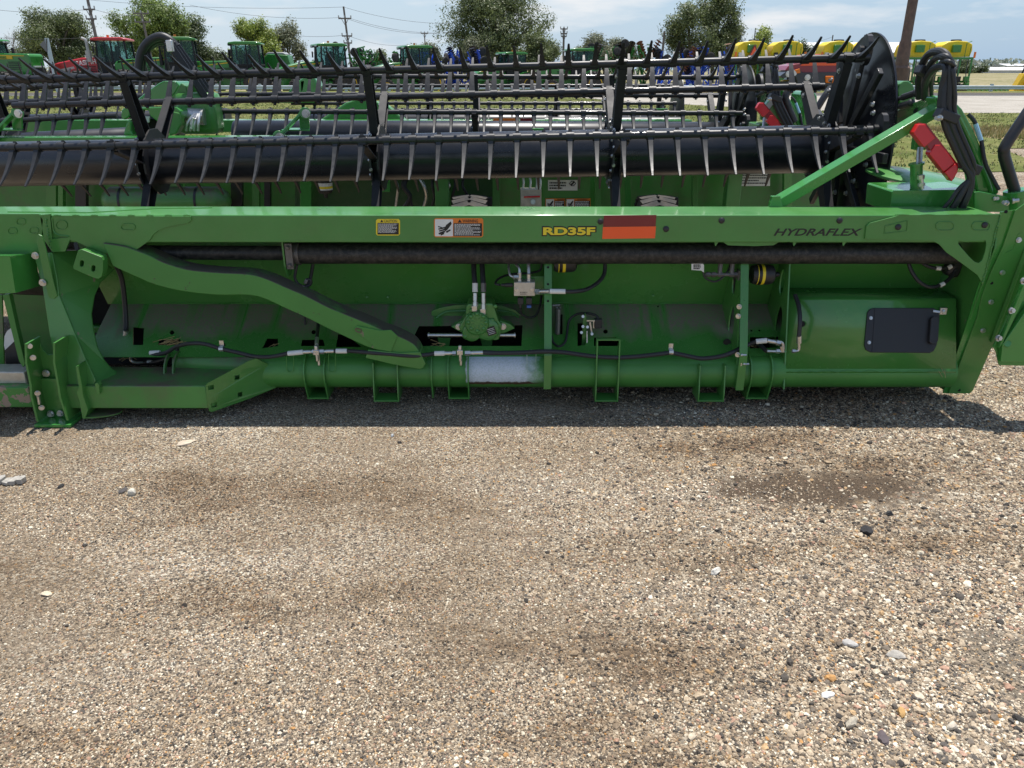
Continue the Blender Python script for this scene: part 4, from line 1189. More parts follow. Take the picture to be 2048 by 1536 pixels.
# the right hand end: side sheet, flange, outer plate
XE = 2.335
fe = lambda py: 3.69 + (py - 424) / 363 * 0.125
g = MB()
g.plate([V(XE, 4.60, .93), V(XE, 3.72, .98), V(XE, 3.70, .85), V(XE, 3.76, .5), V(XE, 3.82, .045), V(XE, 3.92, .045), V(XE, 4.60, 0.10)], (0.008, 0, 0))
endp = g.build('end_sheet', M_chip, near, smooth_=False)
FL = lambda q: [at(x, y, fe(y)) for x, y in q]
g = MB()
g.plate(FL([(2001, 424), (2030, 420), (2006, 491), (1981, 544), (1964, 591), (1955, 632), (1897, 787), (1886, 786), (1914, 705), (1936, 640), (1956, 573), (1976, 532), (1985, 497), (1997, 453)]), 0.006)
g.build('end_flange', M_gshine, near, smooth_=False)
g = MB()
OP = [(2031, 421), (2060, 400), (2090, 500), (2004, 688), (1983, 696), (1946, 781), (1940, 787), (1897, 787), (1955, 634), (1964, 593), (1981, 546), (2006, 493)]
g.plate([at(x, y, fe(y) - 0.012) for x, y in OP], 0.007)
op = g.build('end_plate', M_green, near, smooth_=False, bevel=0.0015)
bolts(op, [(at(x, y, fe(y) - 0.013), (0, -1, .1), 0.010, 0.012) for (x, y) in ((2037, 480), (2004.5, 545), (1981.5, 604), (1965.5, 661))])
g = MB()
for (x, y) in ((2012, 423.5), (1983, 566), (1918, 780)): g.tube([at(x, y, fe(y) - .0135), at(x, y, fe(y) - .010)], 0.008, 10)
g.build('plate_hole', M_dark, op)
g = MB()
g.tube(smooth([at(2046, 466, fe(466) - .013), at(2036, 470, fe(470) - .013), at(2026, 498, fe(498) - .013), at(2012, 505, fe(500) - .013)], 5), 0.0015, 5)
g.tube([at(2052, 500, fe(500) - .02), at(1984, 684, fe(684) - .02)], 0.010, 10)
g.build('seam', M_green, op)
# divider cover at the very edge
g = MB()
g.plate([at(x, y, 3.60) for x, y in [(2070, 515), (2048, 556), (2008, 650), (1987, 694), (1993, 705), (1996, 720), (1999, 731), (2120, 734), (2140, 500)]], 0.012)
dv = g.build('crop_divider', M_gshine, near, smooth_=False, bevel=0.004)
g = MB()
g.plate([at(x, y, 3.57) for x, y in [(2070, 530), (2046, 572), (2008, 668), (1998, 697), (2004, 690), (2052, 590), (2080, 560)]], 0.02)
g.plate([at(x, y, 3.565) for x, y in [(2005, 690), (2060, 610), (2110, 610), (2110, 724), (2001, 724)]], (0, 0.03, 0))
g.tube([at(2015, 688, 3.566), at(2015, 688, 3.558)], 0.017, 20)
g.build('divider_panel', M_gshine, dv, smooth_=False, bevel=0.004)
bolts(dv, [(at(x, y, 3.57), (0.3, -1, 0.2), 0.012, 0.018) for (x, y) in ((2045, 562), (2021, 621), (1995, 676))])
# ---------------------------------------------------------------- near header: left frame, curved arm, hydraulics
def px_plate(name, pts, Y, th, parent, m=None, bevel=0.0015, holes=()):
    g = MB(); g.plate(pp(Y, pts), th, [pp(Y, h) if not isinstance(h[0], Vector) else h for h in holes])
    return g.build(name, m or M_green, parent, smooth_=False, bevel=bevel)
# curved box arm from the beam down to the lower tube
up_ = [(205, 486), (245, 492), (275, 502), (300, 512), (330, 526), (375, 539), (435, 545), (492, 548), (528, 556), (570, 574), (612, 592), (660, 616), (719, 640), (761, 658), (794, 671), (824, 686), (836, 700), (840, 708)]
lo_ = [(225, 532), (255, 546), (280, 557), (300, 566), (330, 575), (375, 584), (435, 590), (492, 590), (525, 596), (570, 616), (612, 635), (660, 659), (700, 678), (730, 692), (745, 697), (760, 702), (790, 708), (838, 712)]
us = smooth(pp(3.675, up_), 4); ls = smooth(pp(3.675, lo_), 4)
g = MB(); dpt = 0.13
ra = []
for u, l in zip(us, ls):
    ra.append([g.bm.verts.new(q) for q in (u, l, l + V(0, dpt, 0), u + V(0, dpt, 0))])
for A, B in zip(ra, ra[1:]):
    for k in range(4): g.face([A[k], A[(k + 1) % 4], B[(k + 1) % 4], B[k]])
g.face(ra[0][::-1]); g.face(ra[-1])
M_armtop = masked_green('arm_paint_dusty_on_top', lambda t, pos, sx: mth(t, 'MAXIMUM', chips(t, pos, sx), mth(t, 'MULTIPLY', mrange(t, (lambda n: (t.links.new(nd(t, 'ShaderNodeNewGeometry').outputs['Normal'], n.inputs[0]), n.outputs['Z'])[1])(nd(t, 'ShaderNodeSeparateXYZ')), 0.3, 0.6), mrange(t, tnoise(t, pos, 9.0, 6.0), 0.35, 0.5, 0.35, 0.95))), (0.085, 0.067, 0.052), 0.85)
arm = g.build('curved_arm', M_armtop, near, ang=40, bevel=0.004)
px_plate('arm_foot', [(736, 700), (800, 706), (840, 704), (851, 727), (846, 736), (836, 738), (790, 730), (731, 716)], 3.665, 0.10, arm, bevel=0.003)
g = MB(); g.plate(pp(3.668, [(709, 656), (714, 652), (760, 661), (782, 660), (795, 672), (782, 704), (742, 696), (746, 690), (714, 666)]), 0.007)
g.build('arm_plate', M_chip, arm, smooth_=False, bevel=0.002)
g = MB(); g.tube(slot(717, 661, 13, 7, 3.666, 0.35), 0.0015, 5, closed=True); g.tube(slot(717, 661, 11, 5, 3.667, 0.35), 0.002, 5, closed=True); g.build('slot_rim', M_rust, arm)
# small slotted lug under the gusset
px_plate('lug', [(156, 501), (164, 499), (203, 514), (206, 521), (206, 540), (203, 553), (197, 558), (188, 556), (147, 538), (146, 533)], 3.63, 0.05, near, M_chip, 0.004,
         [slot(163.5, 527, 8, 13, 3.63, 0.1), slot(186.5, 537, 8, 13, 3.63, 0.1)])
# leg: front flange, web with its big cut-out
LY = lambda y: 3.68 - (y - 500) / 340 * 0.16
LP3 = lambda q, d=0.0: [at(x, y, LY(y) + d) for x, y in q]
g = MB()
g.plate(LP3([(67, 508), (104, 505), (115, 560), (118, 590), (150, 668), (172, 720), (192, 762), (186, 772), (122, 774), (110, 722), (99, 668), (84, 570)]), 0.010)
leg = g.build('leg', M_green, near, smooth_=False, bevel=0.003)
g = MB()
web = [(102, 505), (165, 500), (228, 540), (215, 552), (200, 566), (188, 592), (182, 628), (186, 660), (194, 695), (208, 722), (222, 738), (232, 744), (226, 768), (190, 766), (150, 668), (118, 590)]
yw = lambda x, y: LY(y) + 0.012 + max(0, (x - (105 + (y - 505) * 0.33))) / 90 * 0.22
g.plate([at(x, y, yw(x, y)) for x, y in web], 0.008)
g.build('leg_web', M_chip, leg, smooth_=False)
px_plate('leg_stiffener', [(73, 482), (77, 469), (84, 472), (92, 500), (106, 560), (114, 592), (108, 598), (98, 596), (95, 588)], 3.63, 0.008, leg, M_green)
bolts(leg, [(at(71, 511, 3.645), (0, -1, 0), 0.013, .014), (at(86, 565, 3.625), (0, -1, 0), 0.013, .014)])
# fastening tower at the foot of the leg
px_plate('tower_back', [(60, 682), (76, 680), (86, 700), (96, 710), (112, 708), (125, 760), (142, 838), (72, 842), (55, 740)], 3.585, 0.008, leg)
def fin(pts, Y0, Y1, par, nm='tower_side'):
    """plate standing fore-and-aft: front edge traced, depth Y0..Y1"""
    g = MB()
    f = pp(Y0, pts); r = [at(x, y, Y0) + V(0.0, Y1 - Y0, 0) for x, y in pts]
    for a, b_, c, d in zip(f, f[1:], r[1:], r):
        g.hexa([a, a + V(.010, 0, 0), d + V(.010, 0, 0), d, b_, b_ + V(.010, 0, 0), c + V(.010, 0, 0), c])
    return g.build(nm, M_green, par, smooth_=False)
fin([(49, 688), (50, 725), (59, 770), (60, 792), (73, 843)], 3.475, 3.59, leg)
fin([(106, 686), (106, 725), (115, 775), (118, 795), (133, 841)], 3.475, 3.59, leg)
px_plate('tower_plate', [(70, 760), (76, 757), (116, 758), (120, 800), (131, 838), (80, 840), (66, 790)], 3.56, 0.008, leg, holes=())
g = MB(); a, b_ = at(70, 848, 3.47), at(142, 846, 3.47)
g.box(((a.x + b_.x) / 2, 3.54, 0.012), (b_.x - a.x, 0.16, 0.016)); g.build('skid_plate', M_gshine, leg, bevel=0.002)
bolts(leg, [(at(93, 746, 3.575), (0, -1, 0), 0.014, .016), (at(102, 827, 3.55), (0, -1, 0), 0.013, .016), (at(121, 826, 3.55), (0, -1, 0), 0.012, .016),
            (at(59, 692, 3.50), (0.6, -1, 0), 0.010, .014), (at(66, 715, 3.50), (.6, -1, 0), 0.010, .014), (at(75, 786, 3.50), (.6, -1, 0), 0.010, .014), (at(83, 815, 3.50), (.6, -1, 0), .010, .014)])
g = MB(); g.tube([at(76, 792, 3.49), at(79, 808, 3.49)], 0.008, 8); g.build('pin', M_steel, leg)
px_plate('fin_plate', [(151, 733), (156, 731), (164, 772), (166, 790), (176, 820), (170, 838), (165, 838), (158, 800), (153, 785), (158, 775)], 3.50, 0.10, leg, bevel=0.002)
px_plate('small_lug', [(189, 768), (194, 765), (198, 770), (199, 788), (195, 790)], 3.51, 0.03, leg)
g = MB(); c = at(168, 826, 3.52)
g.plate([V(c.x, 3.50, 0.035)] + [V(c.x + 0.16 * math.sin(a * 0.2617), 3.50 + 0.075 - 0.075 * math.cos(a * 0.2617), 0.035) for a in range(0, 13)], (0, 0, 0.006)); g.build('foot_plate', M_gdust, leg, smooth_=False)
# bottom rail running right from the leg
yr0, yr1 = 3.53, 3.53
zt_, zb_ = at(300, 772, yr0).z, at(300, 817, yr0).z
xa, xb = at(132, 790, yr0).x, at(413, 790, yr0).x
g = MB()
bk = [at(x, y, yy) for x, y, yy in ((222, 744, 3.74), (497, 723, 3.80))]
g.hexa([V(xa, yr0, zb_), V(xb, yr0, zb_), V(xb + 0.22, 3.80, zb_), V(xa, 3.80, zb_), V(xa, yr0, zt_), V(xb, yr0, zt_), V(xb + 0.22, 3.80, zt_), V(xa, 3.80, zt_)])
rail = g.build('bottom_rail', M_gdust, near, bevel=0.005)
yp = lambda x: 3.515 + (x - 411) / 150 * 0.26
EPp = [(411, 771), (416, 766), (455, 745), (497, 722), (512, 717), (535, 728), (565, 764), (560, 772), (500, 797), (424, 824), (418, 822), (414, 800)]
def sq(x, y, w, h): return [at(a, b_, yp(a)) for a, b_ in ((x - w / 2, y - h / 2 + 1), (x + w / 2, y - h / 2 - 1), (x + w / 2, y + h / 2 - 1), (x - w / 2, y + h / 2 + 1))]
g = MB(); g.plate([at(x, y, yp(x)) for x, y in EPp], 0.010, [sq(422, 775, 11, 9), sq(428, 810, 11, 9), sq(474, 755, 10, 9), sq(480, 789, 9, 9)])
g.build('rail_end_plate', M_green, rail, smooth_=False, bevel=0.002)
g = MB(); g.tube([V(-1.78, 3.86, .21), V(-1.32, 3.82, .20)], 0.075, 28); g.build('inner_tube', M_gdust, near)
for x in (345, 362):
    g = ring(at(x, 741, 3.80).x, low=0.10); g.build('tube_ring', M_gdust, near, smooth_=False)
# bits left of the leg: folded cover, sloping strut, far rail with worn paint
g = MB()
p = pp(3.55, [(-40, 512), (20, 512), (31, 586), (-20, 588)]); q = [at(68, 506, 3.72), at(80, 572, 3.72)]
g.plate([p[0], p[1], p[2], p[3]], 0.006)
g.plate([p[1], q[0], q[1], p[2]], 0.006)
g.plate([p[0], p[1], q[0], at(-40, 506, 3.72)], (0, 0, -0.005))
g.build('folded_cover', M_gshine, near, smooth_=False, bevel=0.002)
px_plate('strut', [(5, 590), (18, 588), (32, 652), (50, 728), (46, 735), (38, 722)], 3.66, 0.03, near, M_chip)
px_plate('far_panel', [(-60, 588), (4, 590), (8, 735), (-60, 738)], 3.86, 0.01, near, M_sheet)
px_plate('inner_backing_panel', [(20, 588), (110, 592), (150, 700), (150, 760), (20, 760), (20, 690)], 4.5, 0.01, near, M_gdust)
g = MB(); g.plate(pp(3.80, [(8, 690), (9, 672), (14, 662), (22, 656), (30, 655), (31, 686), (10, 700)]), 0.003); g.build('white_decal', M_white, near, smooth_=False)
px_plate('dark_cover', [(10, 700), (31, 680), (50, 738), (12, 738)], 3.795, 0.01, near, M_black)
g = MB(); a, b_ = at(-60, 744, 3.62), at(54, 768, 3.62); g.box(((a.x + b_.x) / 2, 3.68, (a.z + b_.z) / 2), (b_.x - a.x, .12, a.z - b_.z)); g.build('alloy_bar', M_alu, near, bevel=0.006)
g = MB(); a, b_ = at(-160, 775, 3.57), at(66, 815, 3.57); g.box(((a.x + b_.x) / 2, 3.66, (a.z + b_.z) / 2), (b_.x - a.x, .18, a.z - b_.z)); g.build('worn_rail', M_scuff, near, bevel=0.005)
g = MB()
for k in range(7):      # tread of the step seen through the frame
    for j in range(7):
        a = at(192 + j * 6, 668 + k * 4.5, 4.35)
        g.box(a + V(0, 0.04 * k, 0), (0.012, 0.03, 0.006), (0, 0, 0.5))
g.box(at(212, 684, 4.5), (0.16, 0.32, 0.004), (0.1, 0, 0))
g.build('step_tread', M_steel, near, smooth_=False)
g = MB(); g.box(at(196, 657, 4.6), (0.10, .08, .06)); g.build('clip', M_gshine, near, bevel=0.01)

px_plate('inner_backing_panel', [(120, 500), (330, 505), (330, 655), (120, 655)], 4.62, 0.01, near, M_dark)  # added black sheet, stands in for shade behind the leg cut-out
px_plate('inner_backing_panel', [(120, 692), (260, 692), (260, 770), (120, 770)], 4.62, 0.01, near, M_dark)  # second added black sheet, for the shade below the step tread
# hydraulics
def hose(name, pts, r, parent=None, m=None, sub=8, n=10):
    g = MB(); g.hose([at(*p) for p in pts], r, n, sub)
    return g.build(name, m or M_rubber, parent or near)
def fitting(pts, r, parent=None, m=None, name='fitting'):
    """hex nut, collar and sleeve along a short line"""
    g = MB(); a, b_ = at(*pts[0]), at(*pts[1]); d = b_ - a
    g.tube([a, a + d * 0.30], r * 1.25, 6); g.tube([a + d * .30, a + d * .42], r * 0.8, 10); g.tube([a + d * .42, b_], r, 12)
    return g.build(name, m or M_steel, parent or near)
def sleeve(a, b_, r, m=None, parent=None):
    g = MB(); g.tube([at(*a), at(*b_)], r, 10); return g.build('hose_tag', m or M_white, parent or near)
YH = 3.70
main = hose('hydraulic_hose', [(300, 710, 3.80), (330, 706, 3.78), (352, 694, 3.76), (380, 687, YH), (410, 688, YH), (440, 697, YH), (475, 705, YH), (510, 713, YH), (545, 713, YH), (580, 706, YH), (606, 704, YH)], 0.0105)
sleeve((576, 707, YH - .002), (606, 704, YH - .002), .0125, parent=main); fitting(((633, 703, YH), (606, 704, YH)), .011, main)
h2 = hose('hydraulic_hose', [(668, 702, YH), (700, 702, YH), (735, 705, YH - .03), (775, 708, YH - .03), (825, 712, YH - .03), (850, 710, YH - .02), (869, 707, YH)], 0.0105)
fitting(((640, 703, YH), (668, 702, YH)), .011, h2); sleeve((672, 702, YH - .002), (694, 702, YH - .002), .0125, parent=h2)
sleeve((869, 707, YH - .002), (889, 706.5, YH - .002), .0125, parent=h2); fitting(((912, 706, YH), (889, 706.5, YH)), .011, h2)
h3 = hose('hydraulic_hose', [(965, 705, YH), (1000, 706, YH), (1050, 705, YH), (1090, 703, YH - .02), (1130, 705, YH), (1180, 712, YH), (1230, 715, YH), (1275, 713, YH), (1320, 708, YH), (1344, 706, YH), (1375, 712, YH), (1405, 717, YH), (1440, 713, YH), (1462, 706, YH), (1476, 699, YH + .03), (1495, 690, YH + .06), (1512, 683, YH + .05)], 0.0115)
fitting(((930, 706, YH), (966, 705, YH)), .0115, h3); sleeve((968, 705, YH - .002), (987, 706, YH - .002), .013, M_black, h3)
sleeve((1512, 683, 3.75), (1534, 681, 3.74), .0135, parent=h3); fitting(((1560, 686, 3.74), (1534, 681, 3.74)), .012, h3)
for px in (633, 920):
    g = MB(); c = at(px, 704, YH)
    g.box(c, (0.03, 0.026, 0.026)); g.tube([c, c + V(0, 0, 0.035)], 0.010, 8); g.tube([c, c + V(0, 0, -0.05)], 0.008, 8); g.box(c + V(.002, 0.02, -0.03), (0.012, 0.012, 0.10))
    g.build('tee_fitting', M_steel, near, bevel=0.002)
hose('hydraulic_hose', [(637, 633, 3.95), (636, 655, 3.88), (634, 672, 3.80), (633, 694, 3.72)], 0.009)
fitting(((633, 700, YH), (634, 676, 3.77)), .0105)
hose('cable', [(609, 634, 3.99), (611, 655, 3.98), (613, 680, 3.95)], 0.006)
# cluster at the left end of the hose
hose('hydraulic_hose', [(215, 500, 3.9), (232, 530, 3.95), (244, 560, 3.98), (250, 610, 3.98), (252, 650, 3.95), (251, 664, 3.93)], 0.013)
g = MB(); g.tube(pp(3.92, [(252, 662), (249, 680), (247, 697)]), 0.013, 10); g.tube(pp(3.92, [(238, 706), (262, 707), (290, 706)]), 0.011, 8); g.tube(smooth(pp(3.92, [(263, 708), (262, 720), (272, 725), (290, 725)]), 5), 0.008, 8); g.tube(pp(3.90, [(278, 706), (296, 706)]), 0.014, 6)
g.build('pipe_elbow', M_steel, near)
sleeve((300, 706, 3.80), (320, 705, 3.80), .0125)
hose('hydraulic_hose', [(288, 725, 3.90), (310, 724, 3.88), (335, 716, 3.84), (357, 698, 3.82)], 0.0095)
sleeve((296, 724, 3.895), (304, 724, 3.89), .011)
# straw caught in the frame
g = MB(); R = random.Random(4)
for (cx, cy, n, sp) in ((340, 684, 16, 26), (250, 712, 4, 30), (545, 690, 4, 12), (875, 690, 8, 16), (1885, 742, 3, 8), (1515, 690, 4, 14)):
    for k in range(n):
        a = R.uniform(-0.6, 0.5) if cx < 1800 else R.uniform(1.0, 1.5)
        l = R.uniform(8, sp)
        x, y = cx + R.uniform(-14, 14) * (1 if n > 8 else .4), cy + R.uniform(-6, 6)
        YY = 3.86 if cx < 1800 else 3.72
        g.tube([at(x - l * math.cos(a), y - l * math.sin(a), YY), at(x + l * math.cos(a), y + l * math.sin(a), YY - R.uniform(0, .04))], 0.0012, 4)
tag(g.build('straw', mat('straw', (0.42, 0.31, 0.14), 0.8), near), kind='stuff')
# hose clips
for (x, y) in ((441, 692), (1343, 698)):
    g = MB(); c = at(x, y, YH - .006); g.box(c + V(0, 0.02, 0.005), (0.022, 0.006, 0.035)); g.tube([c + V(-.011, .006, -.018), c + V(.011, .006, -.018)], 0.014, 10); g.build('hose_clip', M_steel, near)

# gearbox with its round cover
YG = 3.86
gb = px_plate('gearbox', [(933, 612), (937, 608), (984, 607), (988, 612), (997, 642), (1004, 650), (1001, 668), (998, 679), (990, 681), (960, 678), (930, 680), (925, 676), (924, 666), (917, 655), (931, 633)], YG, 0.13, near, M_green, 0.010)
g = MB()
for (x, y, r, d) in ((954.5, 645, 0.064, .030), (976, 658, 0.060, .018), (944, 664, .05, .012)):
    g.lathe(at(x, y, YG + .002), (0, -1, 0), [(0, r), (d * .7, r), (d, r * .88), (d + .002, r * .3)], 28)
for k in range(8):
    a = k * 0.785; c = at(954.5, 645, YG - .026)
    g.ico(c + V(.046 * math.cos(a), 0, .046 * math.sin(a)), .012, 2, (1, .9, 1))
    g.bar(c + V(.016 * math.cos(a + .39), -.002, .016 * math.sin(a + .39)), c + V(.052 * math.cos(a + .39), -.002, .052 * math.sin(a + .39)), 0.006, 0.010, (0, 1, 0))
for (x, y) in ((991, 612), (935, 632), (943, 620), (968, 620), (985, 640), (992, 662), (930, 672), (962, 672), (983, 672)):
    g.lathe(at(x, y, YG), (0, -1, 0), [(0, .012), (.010, .011), (.014, .006)], 10)
g.build('gearbox_cover', M_green, gb, bevel=0.002)
g = MB()
for s, pts in ((-1, [(902, 654), (914, 647), (934, 634), (934, 668), (920, 664)]), (1, [(1030, 657), (1020, 648), (996, 640), (998, 668), (1010, 666)])):
    g.plate(pp(YG + .03, pts), 0.05)
g.build('gearbox_ear', M_green, gb, smooth_=False, bevel=0.004)
bolts(gb, [(at(917.5, 653.5, YG + .028), (0, -1, 0), .013, .012), (at(1006, 653, YG + .028), (0, -1, 0), .013, .012)])
g = MB(); c = at(982.5, 662, YG - .022); g.box(c, (0.045, 0.003, 0.045), (0, rad(-18), 0)); npl = g.build('name_plate', M_ltext, gb, smooth_=False)
g = MB()
for k in range(4): g.box(c + Matrix.Rotation(rad(-18), 3, 'Y') @ V(0, -.0025, -.014 + .009 * k), (0.036, .001, .0022), (0, rad(-18), 0))
g.build('fine_print', M_white, npl, smooth_=False)
for (x0, x1) in ((856, 926), (999, 1031)):
    g = MB(); g.tube([at(x0, 670.5, 3.90), at(x1, 670.5, 3.90)], 0.011, 14); 
    g.tube([at(x0 if x0 < 900 else x1 - 3, 670.5, 3.90), at(x0 + 3 if x0 < 900 else x1, 670.5, 3.90)], 0.016, 12)
    g.build('output_shaft', M_steel, gb)
px_plate('mounting_plate', [(863, 622), (880, 616), (912, 610), (950, 609), (1005, 612), (1030, 620), (1045, 634), (1062, 636), (1062, 648), (863, 648)], 4.04, 0.006, near, M_green)
g = MB(); g.hose([at(868, 640, 4.03), at(890, 625, 4.03), at(920, 622, 4.03), at(1000, 622, 4.03), at(1030, 630, 4.03), at(1046, 645, 4.03)], 0.006, 6); g.build('plate_rib', M_green, near)
for x in (875, 960):
    px_plate('support_lug', [(x, 676), (x + 26, 676), (x + 24, 690), (x + 16, 698), (x + 6, 698)], 3.93, 0.01, near)
for (x, yb) in ((950, 612), (967, 618)):
    hh = hose('hydraulic_hose', [(x - 3, 520, 3.96), (x - 2, 545, 3.92), (x, 570, 3.88)], 0.0135)
    sleeve((x, 566, 3.882), (x, 584, 3.87), 0.0145, M_cast if x > 960 else M_white, hh); fitting(((x, yb, 3.855), (x, 586, 3.87)), 0.012, hh)
    g = MB(); g.box(at(x - 1, yb + 4, 3.86), (0.028, 0.03, 0.03)); g.build('fitting', M_steel, hh, bevel=0.002)
# valve block
YVb = 3.80
vb = px_plate('valve_block', [(1028, 565), (1070, 565), (1070, 592), (1028, 592)], YVb, 0.07, near, M_alu, 0.002)
bolts(vb, [(at(1033, 579.5, YVb), (0, -1, 0), .008, .006), (at(1064.5, 579, YVb), (0, -1, 0), .008, .006)])
fine_print(1040, 583, 1056, 590, 2, M_cast, vb, YVb - .001, 'stamped_number', 9)
for (x, y0, y1, bend) in ((1039, 563, 545, -6), (1057.5, 563, 548, 0)):
    fitting(((x, y0, YVb + .03), (x, y1, YVb + .03)), .011, vb)
g = MB(); g.tube(smooth([at(1039, 546, 3.83), at(1038, 536, 3.84), at(1032, 528, 3.86), at(1030, 518, 3.88)], 5), 0.007, 8); g.tube([at(1057.5, 548, 3.83), at(1057, 525, 3.86)], 0.009, 8)
g.tube(smooth([at(1026, 554, 3.80), at(1020, 550, 3.81), at(1018, 540, 3.83), at(1017, 528, 3.86)], 5), 0.006, 8); g.tube([at(1026, 554, 3.80), at(1036, 554, 3.81)], 0.011, 6)
g.build('steel_pipe', M_steel, vb)
g = MB(); g.tube([at(1026, 570, 3.82), at(1010, 570, 3.82)], 0.011, 10); g.tube([at(1012, 570, 3.82), at(1002, 570, 3.82)], 0.008, 10)
g.build('connector', M_rubber, vb, bevel=0.003)
for x in (1041, 1058): g = MB(); g.box(at(x, 601, 3.82), (0.030, 0.035, 0.035)); g.tube([at(x, 605, 3.82), at(x, 616, 3.82)], 0.009, 8); g.build('connector', M_rubber, vb, bevel=0.003)
g = MB(); g.box(at(1058, 613, 3.80), (0.022, 0.012, 0.012)); g.build('blue_clip', mat('blue_plastic', (0.03, 0.10, 0.35), 0.4), vb)
hose('cable', [(1000, 570, 3.82), (991, 567, 3.84), (998, 557, 3.9), (1020, 549, 3.95), (1060, 546, 3.97), (1080, 540, 3.97), (1084, 522, 3.97)], 0.006, vb)
hose('cable', [(1041, 616, 3.82), (1044, 628, 3.84), (1058, 635, 3.86), (1072, 630, 3.88), (1080, 610, 3.92), (1083, 590, 3.95)], 0.006, vb)
hv = hose('hydraulic_hose', [(1128, 583, 3.72), (1150, 583, 3.73), (1175, 578, 3.78), (1198, 563, 3.85), (1209, 545, 3.90), (1210, 515, 3.93)], 0.0105)
fitting(((1072, 583, 3.78), (1100, 582.5, 3.73)), .012, hv); sleeve((1100, 582.5, 3.728), (1131, 583, 3.718), .0125, parent=hv)
px_plate('valve_bracket', [(1040, 553), (1088, 553), (1088, 590), (1040, 590)], 3.885, 0.006, near)
# spring
g = MB(); c0, c1 = at(1116, 615, 3.98), at(1115, 667, 3.92)
g.tube([c0.lerp(c1, k / 160) + V(.013 * math.cos(k * .785), .013 * math.sin(k * .785), 0) for k in range(161)], 0.0032, 5)
g.tube([at(1105, 611, 3.98), at(1120, 610, 3.98)], 0.006, 8)
g.build('tension_spring', mat('dark_spring_steel', (.30, .30, .29), .4, metal=.7), near)
# float sensor linkage
sl_ = px_plate('sensor_bracket', [(1166, 640), (1171, 626), (1174, 640), (1172, 700), (1163, 700)], 3.90, 0.02, near)
g = MB(); g.box(at(1196, 646, 3.88), (0.04, .035, .05)); g.build('sensor', M_rubber, sl_, bevel=.004)
g = MB(); g.bar(at(1173, 640, 3.88), at(1189, 640, 3.88), .03, .006); g.bar(at(1188, 640, 3.88), at(1188, 656, 3.88), .01, .006, (0, 1, 0)); g.bar(at(1180, 644, 3.875), at(1184, 668, 3.875), .008, .004, (0, 1, 0)); g.tube([at(1174, 662, 3.88), at(1174, 700, 3.86)], 0.004, 8)
for (x, y) in ((1166, 633), (1166, 653), (1163, 665), (1163, 697), (1175, 654), (1184, 668)): g.tube([at(x, y, 3.88), at(x, y, 3.86)], .008, 8)
g.build('linkage', M_steel, sl_)
hose('cable', [(1199, 640, 3.88), (1190, 630, 3.9), (1170, 626, 3.93), (1150, 630, 3.95), (1138, 642, 3.94), (1134, 665, 3.90), (1130, 684, 3.86), (1118, 693, 3.84), (1106, 684, 3.86), (1103, 672, 3.88)], 0.0065)
# fittings and accumulator at the right
g = MB(); g.tube([at(1410, 549, 3.86), at(1480, 549, 3.86)], 0.009, 8)
for x in (1416, 1427, 1440, 1464, 1473): g.tube([at(x - 4, 549, 3.86), at(x + 4, 549, 3.86)], 0.014, 6)
for x in (1439, 1463): g.tube([at(x, 549, 3.86), at(x + 3, 518, 3.88)], 0.012, 10)
g.box(at(1478, 549, 3.87), (.02, .05, .05))
g.build('pipe_manifold', M_cast, near)
g = MB(); p = pp(3.82, [(1383, 526), (1405, 527), (1408, 530), (1408, 545), (1402, 541), (1383, 540)]); g.plate(p, 0.001); pt = g.build('paper_tag', M_white, near, smooth_=False)
fine_print(1387, 528.5, 1402, 539, 3, M_ltext, pt, 3.819, 'bar_code', 8, .7)
hose('cable', [(1406, 543, 3.83), (1410, 555, 3.83), (1425, 563, 3.84), (1440, 559, 3.85), (1455, 543, 3.87), (1462, 525, 3.90)], 0.005)
hose('cable', [(1470, 545, 3.95), (1466, 580, 4.0), (1462, 610, 4.05), (1458, 650, 3.98), (1454, 682, 3.93)], 0.008)
g = MB(); g.tube([LP(1453, 684) - V(0, .012, 0), LP(1453, 684) - V(0, .004, 0)], 0.020, 18); g.tube(pp(3.92, [(1454, 672), (1453, 684)]), 0.012, 10); g.build('grommet', M_rubber, near)
def accumulator(cx, cy, w):
    g = MB(); a = at(cx - w, cy, 3.90); 
    g.lathe(a, (1, 0, 0), [(0, .045), (.02, .052), (.09, .052), (.108, .046), (.118, .03), (.12, .014), (.142, .012)], 28)
    ac = g.build('accumulator', M_rubber, near)
    g = MB(); g.tube([a + V(.022, 0, 0), a + V(.058, 0, 0)], .0528, 28, caps=False); lb = g.build('label', M_yellow, ac)
    g = MB(); g.tube([a + V(.026, 0, 0), a + V(.043, 0, 0)], .0533, 28, caps=False); g.build('label_panel', M_ltext, lb)
accumulator(1525, 549, 22); accumulator(1118, 524, 10)
g = MB()
c = at(1566, 684, 3.76)
g.tube(smooth(pp(3.76, [(1548, 682), (1562, 684), (1566, 690), (1566, 700)]), 5), .008, 8); g.tube(pp(3.76, [(1534, 702), (1572, 703)]), .008, 8); g.tube(pp(3.76, [(1552, 702), (1559, 702)]), .013, 6); g.tube(pp(3.76, [(1564, 692), (1565, 703)]), .012, 6)
g.tube(pp(3.72, [(1584, 702), (1590, 702)]), .011, 6); g.tube(smooth(pp(3.72, [(1588, 702), (1597, 700), (1598, 684)]), 5), .007, 8); g.tube(pp(3.72, [(1598, 686), (1598, 672)]), .013, 10)
g.build('pipe_elbow', M_steel, near)
hose('hydraulic_hose', [(1598, 672, 3.72), (1600, 640, 3.74), (1597, 610, 3.8), (1590, 590, 3.85)], 0.011)
hose('hydraulic_hose', [(1533, 702, 3.76), (1522, 692, 3.80), (1512, 686, 3.86)], 0.012)
